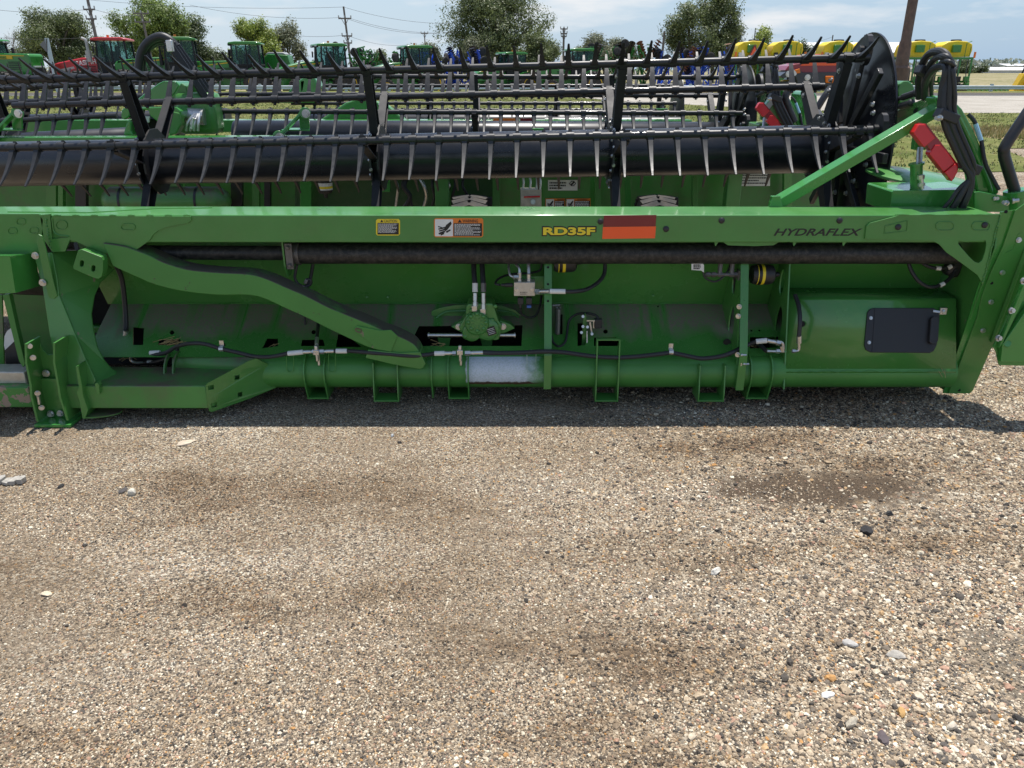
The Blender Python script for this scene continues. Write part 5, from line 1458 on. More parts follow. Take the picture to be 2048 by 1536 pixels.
# loose hoses by the right end sheet
hose('hydraulic_hose', [(1815, 515, 3.9), (1822, 540, 3.88), (1838, 563, 3.86), (1860, 574, 3.86), (1885, 568, 3.88), (1905, 550, 3.92), (1916, 525, 3.95)], 0.0095)
hose('hydraulic_hose', [(1835, 517, 3.92), (1855, 532, 3.9), (1880, 537, 3.9), (1905, 532, 3.92), (1912, 518, 3.94)], 0.009)
sleeve((1872, 536, 3.895), (1881, 537, 3.895), .011); sleeve((1880, 571, 3.87), (1888, 567, 3.875), .011); sleeve((1896, 536, 3.9), (1903, 532, 3.9), .011)
g = MB(); g.box(at(1908, 530, 3.97), (.07, .08, .12), (0, .3, 0)); g.build('hose_bundle', M_rubber, near, bevel=.02)
# clip with loop above the curved arm
g = MB(); g.tube(smooth(pp(3.80, [(594, 530), (591, 545), (590, 557), (598, 569), (612, 573), (621, 568), (621, 560), (613, 559)]), 5), .0075, 8); g.build('cable', M_rubber, near)
g = MB(); g.box(at(612, 563, 3.79), (.016, .016, .024), (0, .5, 0)); g.box(at(606, 575, 3.79), (.012, .012, .02), (0, .3, 0)); g.build('cable_clip', M_cast, near, bevel=.002)
hose('cable', [(626, 528, 3.93), (620, 560, 3.92), (612, 572, 3.90)], .009)

# ---------------------------------------------------------------- right hand reel support, built once per header
def right_end(root, dy, brace=True):
    A = lambda x, y, Y=4.0: at(x, y, Y) + V(0, dy, 0)
    def pl(name, pts, Y, th, m=None, bev=0.003, par=None):
        g = MB(); g.plate([A(p[0], p[1], p[2] if len(p) > 2 else Y) for p in pts], th); return g.build(name, m or M_gshine, par or root, smooth_=False, bevel=bev)
    def hs(name, pts, r, m=None, par=None):
        g = MB(); g.hose([A(*p) for p in pts], r, 10, 8); return g.build(name, m or M_rubber, par or root)
    # end box behind the beam
    pl('end_box', [(1784, 384), (1788, 381), (1952, 379), (1952, 425), (1780, 425)], 4.0, 0.30)
    pl('end_box_plate', [(1949, 384), (1960, 383), (2030, 396), (2036, 402), (2036, 415), (2020, 424), (1949, 424)], 3.93, 0.012)
    # tower
    tw = pl('support_tower', [(1870, 196), (1881, 192), (1896, 195), (1910, 203), (1925, 218), (1946, 257), (1969, 309), (1985, 349), (1999, 385), (1985, 398), (1956, 396), (1948, 350), (1938, 316), (1914, 262), (1905, 232), (1893, 222), (1875, 214)], 4.02, 0.10, bev=0.008)
    g = MB(); g.tube(smooth([A(x, y, 4.015) for x, y in ((1910, 220), (1932, 262), (1955, 315), (1975, 360), (1984, 388))], 6), 0.010, 8); g.build('tower_ridge', M_gshine, tw)
    # brace strap
    a, b_ = A(1560, 408, 3.95), A(1884, 218, 4.02)
    up = V(0.45, -0.25, 0.85)
    if brace:
        g = MB(); g.bar(a, b_, 0.012, 0.050, (0.5, 0.0, 0.86)); g.bar(a + V(0, 0.035, .025), b_ + V(0, 0.035, 0.025), 0.07, 0.010, (0.5, 0.0, 0.86))
        g.build('reel_brace', M_gshine, root, bevel=0.003)
        pl('brace_post', [(1538, 416), (1541, 405), (1544, 398), (1544, 393), (1561, 392), (1562, 398), (1566, 416)], 3.93, 0.03)
    # reel arm running forward
    g = MB()
    q = [(1880, 194, 4.06), (1884, 212, 4.06), (1800, 262, 4.75), (1786, 262, 4.85), (1778, 240, 4.9), (1790, 222, 4.8), (1835, 202, 4.4), (1858, 193, 4.2)]
    g.plate([A(*p) for p in q], (0.05, 0, 0)); ar = g.build('reel_arm', M_gshine, root, smooth_=False, bevel=0.004)
    g = MB()
    for (x, y, Y) in ((1833, 222, 4.42), (1828, 234, 4.45), (1863, 207, 4.15)): g.tube([A(x, y, Y - .01), A(x, y, Y - .004)], .016, 12)
    g.build('arm_hole', M_dark, ar)
    # rods from the reel arm to the disc
    for (x0, y0, x1, y1) in ((1782, 203, 1832, 186), (1784, 218, 1822, 206)):
        g = MB(); a, b_ = A(x0, y0, 4.7), A(x1, y1, 4.5); g.tube([a, a.lerp(b_, .55)], 0.012, 10); g.tube([a.lerp(b_, .5), b_], .019, 10); g.ico(a, .02, 2); g.ico(b_, .022, 2)
        g.build('tilt_rod', M_rubber, root)
    # rounded drive cover
    g = MB(); prof = [(1800, 262), (1799, 205), (1795, 180), (1799, 168), (1808, 162), (1818, 162), (1826, 168), (1831, 182), (1833, 262)]
    g.plate([A(x, y, 4.95) for x, y in prof], 0.30); cv = g.build('drive_cover', M_green, root, smooth_=False, bevel=0.02)
    g = MB(); c = A(1796, 205, 4.95) + V(-0.01, .16, 0); g.tube([c + V(-.03, 0, 0), c + V(.01, 0, 0)], .15, 32); g.tube([c + V(-.04, 0, 0), c + V(-.03, 0, 0)], .05, 16); g.build('belt_pulley', M_rubber, cv)
    # lower shield and lift cylinder
    g = MB()
    c = A(1838, 362, 4.55)
    g.lathe(c + V(0, 0, -.03), (0.12, -0.05, 1), [(0, .10), (0.02, .25), (.035, .30), (.045, .30), (.07, .24), (.08, .06)], 40)
    g.build('drum_shield', M_green, root)
    g = MB(); g.tube([A(1833, 330, 4.05), A(1833, 395, 4.05)], .030, 20); g.tube([A(1833, 330, 4.05), A(1833, 326, 4.05)], .038, 20); g.build('lift_cylinder', M_gshine, root)
    g = MB(); g.tube([A(1840, 296, 4.10), A(1838, 328, 4.06)], .015, 14); g.tube([A(1842, 352, 3.98), A(1844, 378, 3.98)], .011, 12); g.tube([A(1842, 350, 3.98), A(1842, 358, 3.98)], .017, 6); g.tube([A(1843, 366, 3.98), A(1843, 372, 3.98)], .017, 6)
    g.build('cylinder_rod', M_steel, root)
    pl('cylinder_bracket', [(1832, 272), (1850, 266), (1852, 300), (1828, 300)], 4.10, 0.04)
    # red safety stop
    a, b_ = A(1843, 256, 3.96), A(1912, 344, 3.93)
    d = (b_ - a).normalized(); sd = V(-d.z, 0, d.x) if True else None
    def shell(t0, t1, w, cut=0.0, e0=0.0):
        p0, p1 = a.lerp(b_, t0), a.lerp(b_, t1); s = V(d.z, 0, -d.x) * -1
        s = V(-d.z, 0, d.x)
        pts = [p0 + s * w, p0 + s * (w * .4) - d * e0, p0 - s * w * .8 - d * e0 * .3, p0 - s * w, p1 - s * w + d * cut, p1 + s * w * .5, p1 + s * w - d * cut]
        return pts
    g = MB(); g.plate(shell(0.0, 1.0, .029, .025, .02), 0.05)
    lk = g.build('safety_stop', mat('shaded_red_paint', (0.30, 0.008, 0.014), 0.35, coat=.3), root, smooth_=False, bevel=0.004)  # maroon base puts the stop's shaded side into its colour
    g = MB(); g.plate([p - V(0.012, .008, .006) for p in shell(0.0, 0.30, .033, .0, .02)], 0.05); g.plate([p - V(0.012, .008, .006) for p in shell(0.46, 0.86, .033, .0, .02)], 0.05); g.plate([p - V(0.012, .010, .006) for p in shell(0.875, 1.02, .031, .02, .0)], 0.05)
    g.build('stop_sleeve', M_red, lk, smooth_=False, bevel=0.004)
    # hoses looping over the tower
    for k, (dx, dY, r) in enumerate(((0, 0, .0185), (13, .06, .0165), (25, .12, .010))):
        hs('hydraulic_hose', [(1838 + dx, 196, 4.35 - dY), (1838 + dx, 160, 4.3 - dY), (1845 + dx, 128 + dx * .6, 4.22 - dY), (1860 + dx * .9, 107 + dx * .7, 4.15 - dY), (1880 + dx * .7, 103 + dx * .8, 4.05 - dY), (1894 + dx * .6, 114 + dx * .8, 4.0 - dY * .5), (1897 + dx * .4, 145, 3.97 - dY * .4), (1890 + dx * .8, 190, 3.95 - dY * .3), (1887 + dx * .9, 222, 3.94 - dY * .2), (1893 + dx * 1.0, 255, 3.93 - dY * .2), (1908 + dx, 290, 3.92 - dY * .2), (1925 + dx * .9, 325, 3.91 - dY * .2), (1940 + dx * .3, 350, 3.90), (1940 - dx * .8, 375, 3.90), (1930 - dx * 1.2, 402, 3.90), (1918 - dx * 1.6, 428, 3.92)], r)
    hs('hydraulic_hose', [(1850, 196, 4.3), (1852, 165, 4.2), (1866, 140, 4.1), (1885, 132, 4.02), (1893, 140, 3.97), (1886, 175, 3.97), (1882, 215, 3.96)], .019)
    for (x, y) in ((1893, 232), (1938, 334), (1846, 142)):
        g = MB(); g.box(A(x, y, 3.93 if y > 200 else 4.2), (.10 if y > 200 else .06, .07, .045), (0, .35, 0)); g.build('hose_clamp', M_rubber, root, bevel=.006)
    bolts(root, [(A(1881, 236, 3.90), (-1, -.4, 0), .011, .03)])
    hs('hydraulic_hose', [(1936, 228, 4.06), (1950, 245, 4.04), (1962, 280, 4.02), (1968, 315, 4.0), (1974, 335, 3.99), (1986, 358, 3.98), (1998, 380, 3.96)], .010)
    g = MB(); g.tube([A(1951, 248, 4.036), A(1962, 281, 4.018)], .0115, 10); g.build('hose_tag', mat('pale_blue_tag', (.35, .6, .75), .5), root)
    # bent handle
    g = MB(); g.hose([A(2075, 198, 4.0), A(2050, 232, 3.97), (A(2012, 290, 3.95)), A(2008, 306, 3.95), A(2012, 325, 3.95), A(2030, 384, 3.95)], .027, 16, 8); g.build('guard_bar', M_black, root)
    g = MB(); g.tube([A(2031, 380, 3.95), A(2031, 394, 3.95)], .055, 24); g.tube([A(2031, 394, 3.95), A(2031, 415, 3.95)], .048, 24); g.build('bar_socket', M_gshine, root, bevel=.003)
    bolts(root, [(A(2014, 406, 3.90), (-1, -.5, .2), .010, .03), (A(2024, 402, 3.90), (1, -.3, .2), .010, .03), (A(1989, 397, 3.925), (0, -1, 0), .007, .01), (A(1994, 397, 3.925), (0, -1, 0), .007, .01)])
right_end(near, 0.0)
# ---------------------------------------------------------------- second header, parked behind the first
second = thing('combine_header', 'second green header, its split reel and hose arch seen over the nearest one', 'header', (-1.5, 7.0, 0), group='combine headers parked in rows')
S_AX = lambda X: (8.02 - 0.01 * X, 1.035 - 0.003 * X)
SB = [(153, 232, 0.55, 1, -2.86, 2.12), (104, 164, 0.57, 1, -2.86, 2.12), (43, 62, 0.55, 0, -2.86, 2.12)]
reel(second, S_AX, -2.75, 2.05, SB, [-0.35, 0.95, 2.02], disc_x=2.2, lod=False, tine_off=0.05)
L_AX = lambda X: (8.02, 0.965 + 0.045 * (X + 4.07))
reel(second, L_AX, -6.8, -3.75, [(150, 232, 0.55, 1, -6.8, -3.66), (104, 164, 0.57, 1, -6.8, -3.66), (50, 62, 0.55, 0, -6.8, -3.66)], [-4.95], lod=True, tine_off=0.02)
YS = 6.62
def sp(name, pts, Y, th, m=None, bev=0.003, par=None):
    g = MB(); g.plate(pp(Y, pts), th); return g.build(name, m or M_green, par or second, smooth_=False, bevel=bev)
a, b_ = at(-60, 275, YS), at(640, 273, YS)
g = MB(); g.hexa([V(a.x, YS, 1.0), V(b_.x - .02, YS, 1.0), V(b_.x - .02, YS + .16, 1.0), V(a.x, YS + .16, 1.0), V(a.x, YS, a.z), V(b_.x, YS, b_.z), V(b_.x, YS + .16, b_.z), V(a.x, YS + .16, a.z)])
sbm = g.build('centre_beam', M_gshine, second, bevel=0.006)
g = MB(); g.box((-1.6, YS + .10, .93), (7.8, .22, .14)); g.build('rear_beam', M_green, second, bevel=.006)
for ox in (0, -575):      # hinge brackets on the centre beam
    g = MB()
    g.bar(at(557 + ox, 275, YS - .03), at(606 + ox, 224, YS + .04), .02, .055, (0.7, 0, .7))
    g.tube([at(558 + ox, 274, YS - .05), at(558 + ox, 274, YS + .02)], .05, 20); g.tube([at(610 + ox, 226, YS + .0), at(610 + ox, 226, YS + .12)], .045, 20)
    g.plate(pp(YS + .09, [(597 + ox, 226), (606 + ox, 218), (617 + ox, 222), (619 + ox, 258), (600 + ox, 258)]), .02)
    g.plate([at(562 + ox, 262, YS + .02), at(620 + ox, 262, YS + .02), at(618 + ox, 258, YS + .13), at(575 + ox, 258, YS + .13)], (0, 0, .01))
    br = g.build('hinge_bracket', M_gshine, second, bevel=0.003)
    bolts(br, [(at(560 + ox, 276, YS - .06), (0, -1, 0), .03, .02), (at(612 + ox, 227, YS - .01), (0, -1, 0), .025, .02)])
# hydraulic housing in the middle
def block(name, px, Y, d, m, par=None, bev=0.01):
    return sp(name, px, Y, d, m, bev, par)
ce = block('reel_drive_housing', [(242, 221), (247, 216), (352, 214), (362, 222), (362, 236), (352, 246), (318, 246), (300, 232), (296, 220), (262, 220), (258, 234), (248, 240), (242, 236)], 6.95, .30, M_gshine)
block('drive_side', [(340, 222), (358, 226), (362, 250), (352, 268), (338, 272), (334, 240)], 6.93, .10, M_green, ce)
block('housing_leg', [(246, 270), (250, 254), (256, 240), (262, 242), (262, 262), (268, 271)], 6.93, .08, M_gshine, ce)
block('faceted_shield', [(268, 204), (292, 184), (318, 166), (326, 162), (352, 163), (360, 172), (350, 188), (335, 204)], 7.25, .30, M_gshine, ce, .02)
block('shield_cheek', [(335, 204), (350, 186), (362, 166), (372, 172), (378, 204)], 7.22, .20, M_green, ce, .01)
block('motor_guard', [(366, 204), (372, 176), (384, 160), (392, 162), (396, 204)], 7.35, .2, M_green, ce, .01)
block('cavity_shade', [(262, 236), (338, 240), (338, 262), (270, 266)], 7.10, .05, M_dark, ce)  # black plate painted in place of the shaded hollow under the housing
block('bracket_plate', [(268, 232), (300, 232), (298, 246), (270, 244)], 7.0, .02, M_white, ce)
g = MB()
g.tube([at(375, 232, 7.15), at(410, 234, 7.15)], .07, 20); g.tube([at(388, 236, 7.0), at(384, 258, 7.0)], .018, 10)
for k in range(4): g.tube(smooth([at(372 + k * 8, 262, 7.0), at(376 + k * 7, 244, 7.0), at(390 + k * 3, 228, 7.05)], 4), .012, 8)
g.build('drive_motor', M_steel, ce)
g = MB(); g.box(at(400, 226, 7.3), (.35, .25, .35)); g.build('motor_mount', M_green, ce, bevel=.05)
# arch of hoses over the middle
for k, (r, pts) in enumerate(((.035, [(277, 160), (279, 120), (287, 96), (302, 80), (322, 73), (340, 80), (352, 94)]), (.030, [(318, 150), (300, 122), (294, 102), (305, 86), (325, 80), (344, 90)]), (.026, [(286, 160), (286, 125), (292, 104), (306, 90), (330, 84), (350, 96)]))):
    g = MB(); g.hose([at(x, y, 7.15 + .05 * k) for x, y in pts], r, 12, 6); g.build('hydraulic_hose', M_rubber, ce)
for k in range(3):
    g = MB(); g.bar(at(334 + k * 9, 82 + k * 4, 7.05 + .08 * k), at(418 + k * 11, 206 + k * 4, 7.2 + .08 * k), .05, .06); g.build('hose_carrier', M_black, ce, bevel=.006)
g = MB(); g.box(at(340, 92, 7.0), (.05, .04, .09)); g.build('hose_clamp', M_steel, ce, bevel=.005)
# back of the second header, seen below the near reel
sp('back_sheet', [(-60, 330), (1760, 330), (1760, 470), (-60, 470)], 7.05, .01, M_gdust)
sp('back_panel', [(590, 330), (1000, 330), (1000, 470), (590, 470)], 6.98, .01, mat('shaded_inner_green', (.02, .07, .015), .5, dust=.2))  # green darkened to carry the shade inside the header
g = MB(); c0, c1 = at(205, 402, 6.72), at(462, 402, 6.72)
g.lathe(c0, (1, 0, 0), [(0, .02), (.03, .08), (.09, .12), (.10, .121), (c1.x - c0.x - .1, .121), (c1.x - c0.x - .09, .12), (c1.x - c0.x - .03, .08), (c1.x - c0.x, .02)], 28)
tk = g.build('oil_tank', M_gdust, second)
g = MB()
for x in (250, 400): g.tube([at(x, 402, 6.72) + V(-.01, 0, 0), at(x, 402, 6.72) + V(.01, 0, 0)], .125, 28)
g.build('tank_strap', M_black, tk)
for (x0, x1, m) in ((92, 112, M_green), (116, 126, M_gshine), (150, 172, M_black), (461, 484, M_black), (504, 518, M_green), (528, 540, M_black), (600, 622, M_gshine), (985, 1000, M_green), (1190, 1202, M_green), (1250, 1262, M_gshine), (1385, 1396, M_green), (1568, 1584, M_gshine)):
    sp('frame_post', [(x0, 340), (x1, 340), (x1, 470), (x0, 470)], 6.86, .05, m)
g = MB(); c = at(650, 372, 6.78); g.lathe(c + V(0, 0, .06), (0, 0, -1), [(0, .05), (.01, .062), (.10, .062), (.12, .05), (.125, .02), (.16, .015)], 24); fl = g.build('filter_canister', M_rubber, second)
g = MB(); g.tube([c + V(0, 0, .03), c + V(0, 0, -.03)], .063, 24, caps=False); g.build('label', M_white, fl)
g = MB(); g.tube([c + V(0, 0, .002), c + V(0, 0, -.018)], .0636, 24, caps=False); g.build('label_band', M_yellow, fl)
R = random.Random(21)
for k in range(9):
    x = 790 + k * 17
    g = MB(); g.hose([at(x + R.uniform(-8, 8), 350, 6.8), at(x + R.uniform(-14, 14), 372, 6.76), at(x + R.uniform(-14, 14), 395, 6.78), at(x + R.uniform(-8, 8), 425, 6.8)], R.choice((.012, .016, .02)), 8, 5)
    g.build('hydraulic_hose', M_rubber if k % 3 else M_steel, second)
vb2 = sp('valve_block', [(1041, 378), (1083, 378), (1083, 425), (1041, 425)], 6.74, .08, M_alu, .005)
g = MB(); g.bar(at(1048, 394, 6.73), at(1080, 393, 6.73), .012, .012); g.build('lever', M_red, vb2)
g = MB()
for x in (1046, 1060, 1073, 1080): g.hose([at(x, 378, 6.76), at(x + 1, 360, 6.77), at(x - 3, 340, 6.8)], .011, 8, 4)
g.tube([at(1066, 404, 6.74), at(1066, 404, 6.71)], .022, 12)
g.build('steel_pipe', M_steel, vb2)
def decal2(x0, y0, x1, y1, m, name, Y=6.84, par=None):
    g = MB(); g.plate(pp(Y, [(x0, y0), (x1, y0), (x1, y1), (x0, y1)]), .002); return g.build(name, m, par or second, smooth_=False)
sp('label_plate', [(1086, 335), (1180, 335), (1180, 440), (1086, 440)], 6.85, .02, M_green)
dd = decal2(1096, 360, 1155, 381, M_white, 'instruction_decal')
fine_print(1099, 363, 1133, 379, 3, M_ltext, dd, 6.837, 'diagram', 4, .55); g = MB(); g.tube(slot(1145, 367, 13, 9, 6.837, n=1), .003, 4, closed=True); g.plate(pp(6.836, [(1140, 370), (1148, 362), (1150, 364), (1143, 372)]), .001); g.build('warning_pictogram', M_ltext, dd)
for x0, x1, xs in ((1091, 1130, 1108), (1132, 1181, 1148)):
    dd = decal2(x0, 397, x1, 425, M_orange, 'warning_decal')
    decal2(x0 + 1, 398.5, xs, 424, M_white, 'pictogram_panel', 6.838, dd); decal2(xs + 1, 401.5, x1 - 1, 424, M_ltext, 'text_panel', 6.838, dd)
    hand_mark(x0 + 2, 400, xs - 1, 416, M_ltext, dd, 6.836); fine_print(xs + 2, 402, x1 - 2, 420, 6, M_white, dd, 6.836, seed=x0); wording('WARNING', xs + 6, 401, 3, 20, M_ltext, 'warning_lettering', dd, 6.836)
dd = decal2(1460, 345, 1540, 372, M_white, 'instruction_decal', 6.9)
fine_print(1463, 348, 1537, 369, 4, M_ltext, dd, 6.897, 'diagram', 6, .4)
def lug_wheel(cx, cy, w, Y):
    """small transport wheel seen from behind: blocky tread round a narrow tyre"""
    c = at(cx, cy, Y); hw = w * mpp(Y, 390) / 2
    g = MB(); g._lathe(c - V(hw, 0, 0), V(1, 0, 0), [(0, .12), (0.0, .20), (.02, .255), (hw, .268), (2 * hw - .02, .255), (2 * hw, .20), (2 * hw, .12)], 36)
    for k in range(26):
        a = k * 6.28318 / 26
        for s in (-1, 1):
            g.bar(c + V(s * hw * .95, .262 * math.cos(a + .1), .262 * math.sin(a + .1)), c + V(s * hw * .05, .276 * math.cos(a - .06), .276 * math.sin(a - .06)), .055, .020, (0, math.cos(a), math.sin(a)))
    return c, g
for (cx, w) in ((940, 70), (1313, 72)):
    c, g = lug_wheel(cx, 392, w, 6.55)
    c0 = V(c.x, 6.68, .30); bmesh.ops.translate(g.bm, verts=g.bm.verts, vec=V(0, 0, at(cx, 391, 6.55).z - .28 - c.z))
    wh = g.build('transport_wheel', M_tyre, second)
    g = MB(); cc = V(c.x, 6.55, at(cx, 391, 6.55).z - .28); g.tube([cc + V(-.06, 0, 0), cc + V(.06, 0, 0)], .12, 20); g.build('rim', M_white, wh)
    sp('wheel_arm', [(cx + 34, 395), (cx + 44, 395), (cx + 44, 470), (cx + 34, 470)], 6.7, .05, M_black)
sp('small_post', [(764, 364), (780, 360), (780, 384), (764, 384)], 6.74, .04, M_gshine)
right_end(second, 2.62, False)
ea = sp('end_arm', [(1524, 240), (1527, 216), (1544, 193), (1556, 192), (1584, 204), (1592, 218), (1578, 238), (1560, 250)], 6.75, .08, M_gshine, .01)
g = MB(); g.plate(pp(6.74, [(1530, 214), (1545, 196), (1549, 205), (1534, 224)]), .004); g.build('white_decal', M_white, ea, smooth_=False)
sp('end_cover', [(1605, 262), (1606, 214), (1610, 190), (1615, 183), (1629, 183), (1635, 192), (1637, 262)], 6.85, .35, M_gshine, .03)
sp('end_cover', [(1590, 262), (1592, 214), (1598, 222), (1606, 236), (1606, 262)], 6.7, .04, M_gshine, .005)
sp('end_box', [(1516, 262), (1518, 248), (1600, 246), (1606, 262)], 6.7, .3, M_green, .01)
g = MB(); g.hose([at(1584, 166, 6.65), at(1580, 176, 6.62), at(1571, 192, 6.6), at(1573, 207, 6.6), at(1588, 244, 6.6)], .03, 12, 6); g.build('guard_bar', M_black, second)

# ---------------------------------------------------------------- third header
third = thing('combine_header', 'third green header near the grass with reflectors on its beam', 'header', (-1.5, 10.3, 0), group='combine headers parked in rows')
T_AX = lambda X: (11.2, 0.95)
reel(third, T_AX, -2.9, 2.1, [(147, 236, .535, 1, -2.9, 2.15), (101, 200, .51, 1, -2.9, 2.15), (22, -40, .45, 0, -2.9, 2.15)], [-1.1, 0.6, 2.0], lod=True, disc_x=2.2)
T_AX2 = lambda X: (11.2, 1.0 + .03 * (X + 4.5))
reel(third, T_AX2, -8.0, -3.9, [(140, 236, .50, 1, -8.0, -3.9), (95, 110, .52, 0, -8.0, -3.9), (40, 62, .50, 0, -8.0, -3.9)], [-5.9, -4.6], lod=True)
g = MB(); g.box((-2.6, 10.05, 1.01), (9.6, .25, .14)); tb = g.build('rear_beam', M_gshine, third, bevel=.006)
for (x0, x1, m, lab) in ((986, 1036, M_orange, 'orange reflective strip'), (1040, 1066, M_refl_rd, 'dark red reflective strip'), (36, 68, M_refl_rd, 'dark red reflective strip at the left'), (1420, 1440, M_orange, 'amber reflective strip at the right end')):
    g = MB(); g.plate(pp(9.92, [(x0, 236.5), (x1, 236.5), (x1, 243.5), (x0, 243.5)]), .003); g.build('reflective_strip', m, tb, smooth_=False)['label'] = lab
for (x, y, Y) in ((1076, 262, 7.3), (1203, 226, 9.9), (1325, 222, 9.9), (1327, 250, 9.9), (1228, 258, 7.3)):
    g = MB(); g.plate(pp(Y, [(x - 12, y - 5), (x + 12, y - 5), (x + 3, y + 7), (x - 3, y + 7)]), .06); g.build('bracket', M_gshine, third if Y > 9 else second, smooth_=False, bevel=.004)
for (pts, m) in (([(556, 206), (578, 182), (598, 160), (612, 158), (604, 206)], M_gshine), ([(598, 160), (612, 152), (630, 156), (638, 176), (630, 206), (600, 206)], M_gshine)):
    g = MB(); g.plate(pp(10.6, pts), .3); g.build('faceted_shield', m, third, smooth_=False, bevel=.02)
g = MB(); g.plate(pp(10.2, [(690, 206), (720, 196), (770, 208), (810, 240), (640, 240)]), .2); g.build('reel_drive_housing', M_green, third, smooth_=False, bevel=.02)
g = MB(); g.tube([V(.3, 10.5, 1.0), V(2.2, 10.5, 1.0)], .09, 20); g.tube([V(.25, 10.5, 1.0), V(.42, 10.5, 1.0)], [.12, .12], 20); g.build('drive_shaft', M_black, third)
for x in (-5.5, -2.0, 1.5):
    g = MB(); g.box((x, 10.15, .48), (.14, .14, .94)); g.build('frame_post', M_green, third, bevel=.005)
for x in (-5.0, -2.9, -.6, 1.9):
    g = MB(); g.box((x, 6.78, .45), (.12, .12, .88)); g.build('frame_post', M_green, second, bevel=.005)
g = MB(); g.box((-1.5, 11.3, .25), (9, 1.6, .12)); g.build('draper_deck', M_black, third, bevel=.01)
g = MB(); g.box((-1.5, 8.1, .25), (8, 1.8, .12)); g.build('draper_deck', M_black, second, bevel=.01)
# ---------------------------------------------------------------- beyond the lawn: guardrail, machinery yard, trees, barn
M_galv = mat('galvanised_rail', (0.52, 0.58, 0.60), 0.45, metal=0.3, var=.1, vscale=3)
M_tglass = mat('cab_glass', (0.10, 0.16, 0.17), 0.05, spec=0.8)
M_seatdark = mat('cab_interior', (0.015, 0.015, 0.016), 0.7)
M_jdgreen = mat('tractor_green', (0.030, 0.20, 0.026), 0.3, coat=.3, var=.08, vscale=1.5, obj=True)
M_jdyel = mat('wheel_yellow', (0.72, 0.46, 0.012), 0.4, var=.08, vscale=4, obj=True)
M_case = mat('tractor_red', (0.50, 0.020, 0.028), 0.3, coat=.3, var=.06, vscale=1.5, obj=True)
M_blue = mat('implement_blue', (0.012, 0.085, 0.52), 0.35, coat=.2, var=.1, vscale=3, obj=True)
M_greyrim = mat('grey_rim', (.45, .44, .42), .4, metal=.3)
M_beacon = mat('amber_beacon', (.8, .18, .01), .3)
M_disc = mat('worn_disc_steel', (.05, .048, .046), .4, metal=.6, var=.4, vscale=12, obj=True)
M_rustdisc = mat('rusty_disc', (.22, .10, .06), .7, var=.3, vscale=9, obj=True)

gr = thing('guardrail', 'low pale galvanised guardrail along the road', 'guardrail', (0, 67, 0))
g = MB()
prof = [(0, .16), (-.05, .20), (-.05, .25), (0, .29), (0, .33), (-.05, .37), (-.05, .42), (0, .46)]
A = [g.bm.verts.new((-75, 67 + y, z)) for y, z in prof]; B = [g.bm.verts.new((75, 67 + y, z)) for y, z in prof]
for i in range(len(prof) - 1): g.face([A[i], B[i], B[i + 1], A[i + 1]])
ro = g.build('rail', M_galv, gr); md = ro.modifiers.new('thick', 'SOLIDIFY'); md.thickness = .01
x = -52.0
while x < 53:
    g = MB(); g.box((x, 67.12, .29), (.20, .22, .60)); g.build('post', M_galv, gr); x += 3.5

def wheel(root, c, r, w, rimm, dual=False, ag=True):
    c = Vector(c); s = -1 if c.y < 0 else 1
    g = MB(); h = w / 2
    g._lathe(c - V(0, h, 0), V(0, 1, 0), [(0.02, r * .55), (0, r * .72), (.04, r * .93), (w * .25, r * .985), (w * .5, r), (w * .75, r * .985), (w - .04, r * .93), (w, r * .72), (w - .02, r * .55)], 28)
    if ag:
        for k in range(20):
            a = k * .31416
            for q in (-1, 1):
                e = lambda a_: V(math.cos(a_), 0, math.sin(a_))
                g.bar(c + e(a + .08 * q) * r * .985 + V(0, q * h * .95, 0), c + e(a - .05) * r * 1.0 + V(0, q * h * .06, 0), .06, .075, e(a))
    o = g.build('wheel', M_tyre, root)
    g = MB(); g._lathe(c + V(0, s * (h - .06), 0), V(0, s, 0), [(0, r * .62), (.05, r * .62), (.05, r * .56), (-.08, r * .5), (-.10, r * .22), (.0, r * .2), (.02, r * .05)], 24)
    g.build('rim', rimm, o)
    return o
def side_plate(g, pts, y0, y1):
    g.plate([V(x, y0, z) for x, z in pts], (0, y1 - y0, 0))
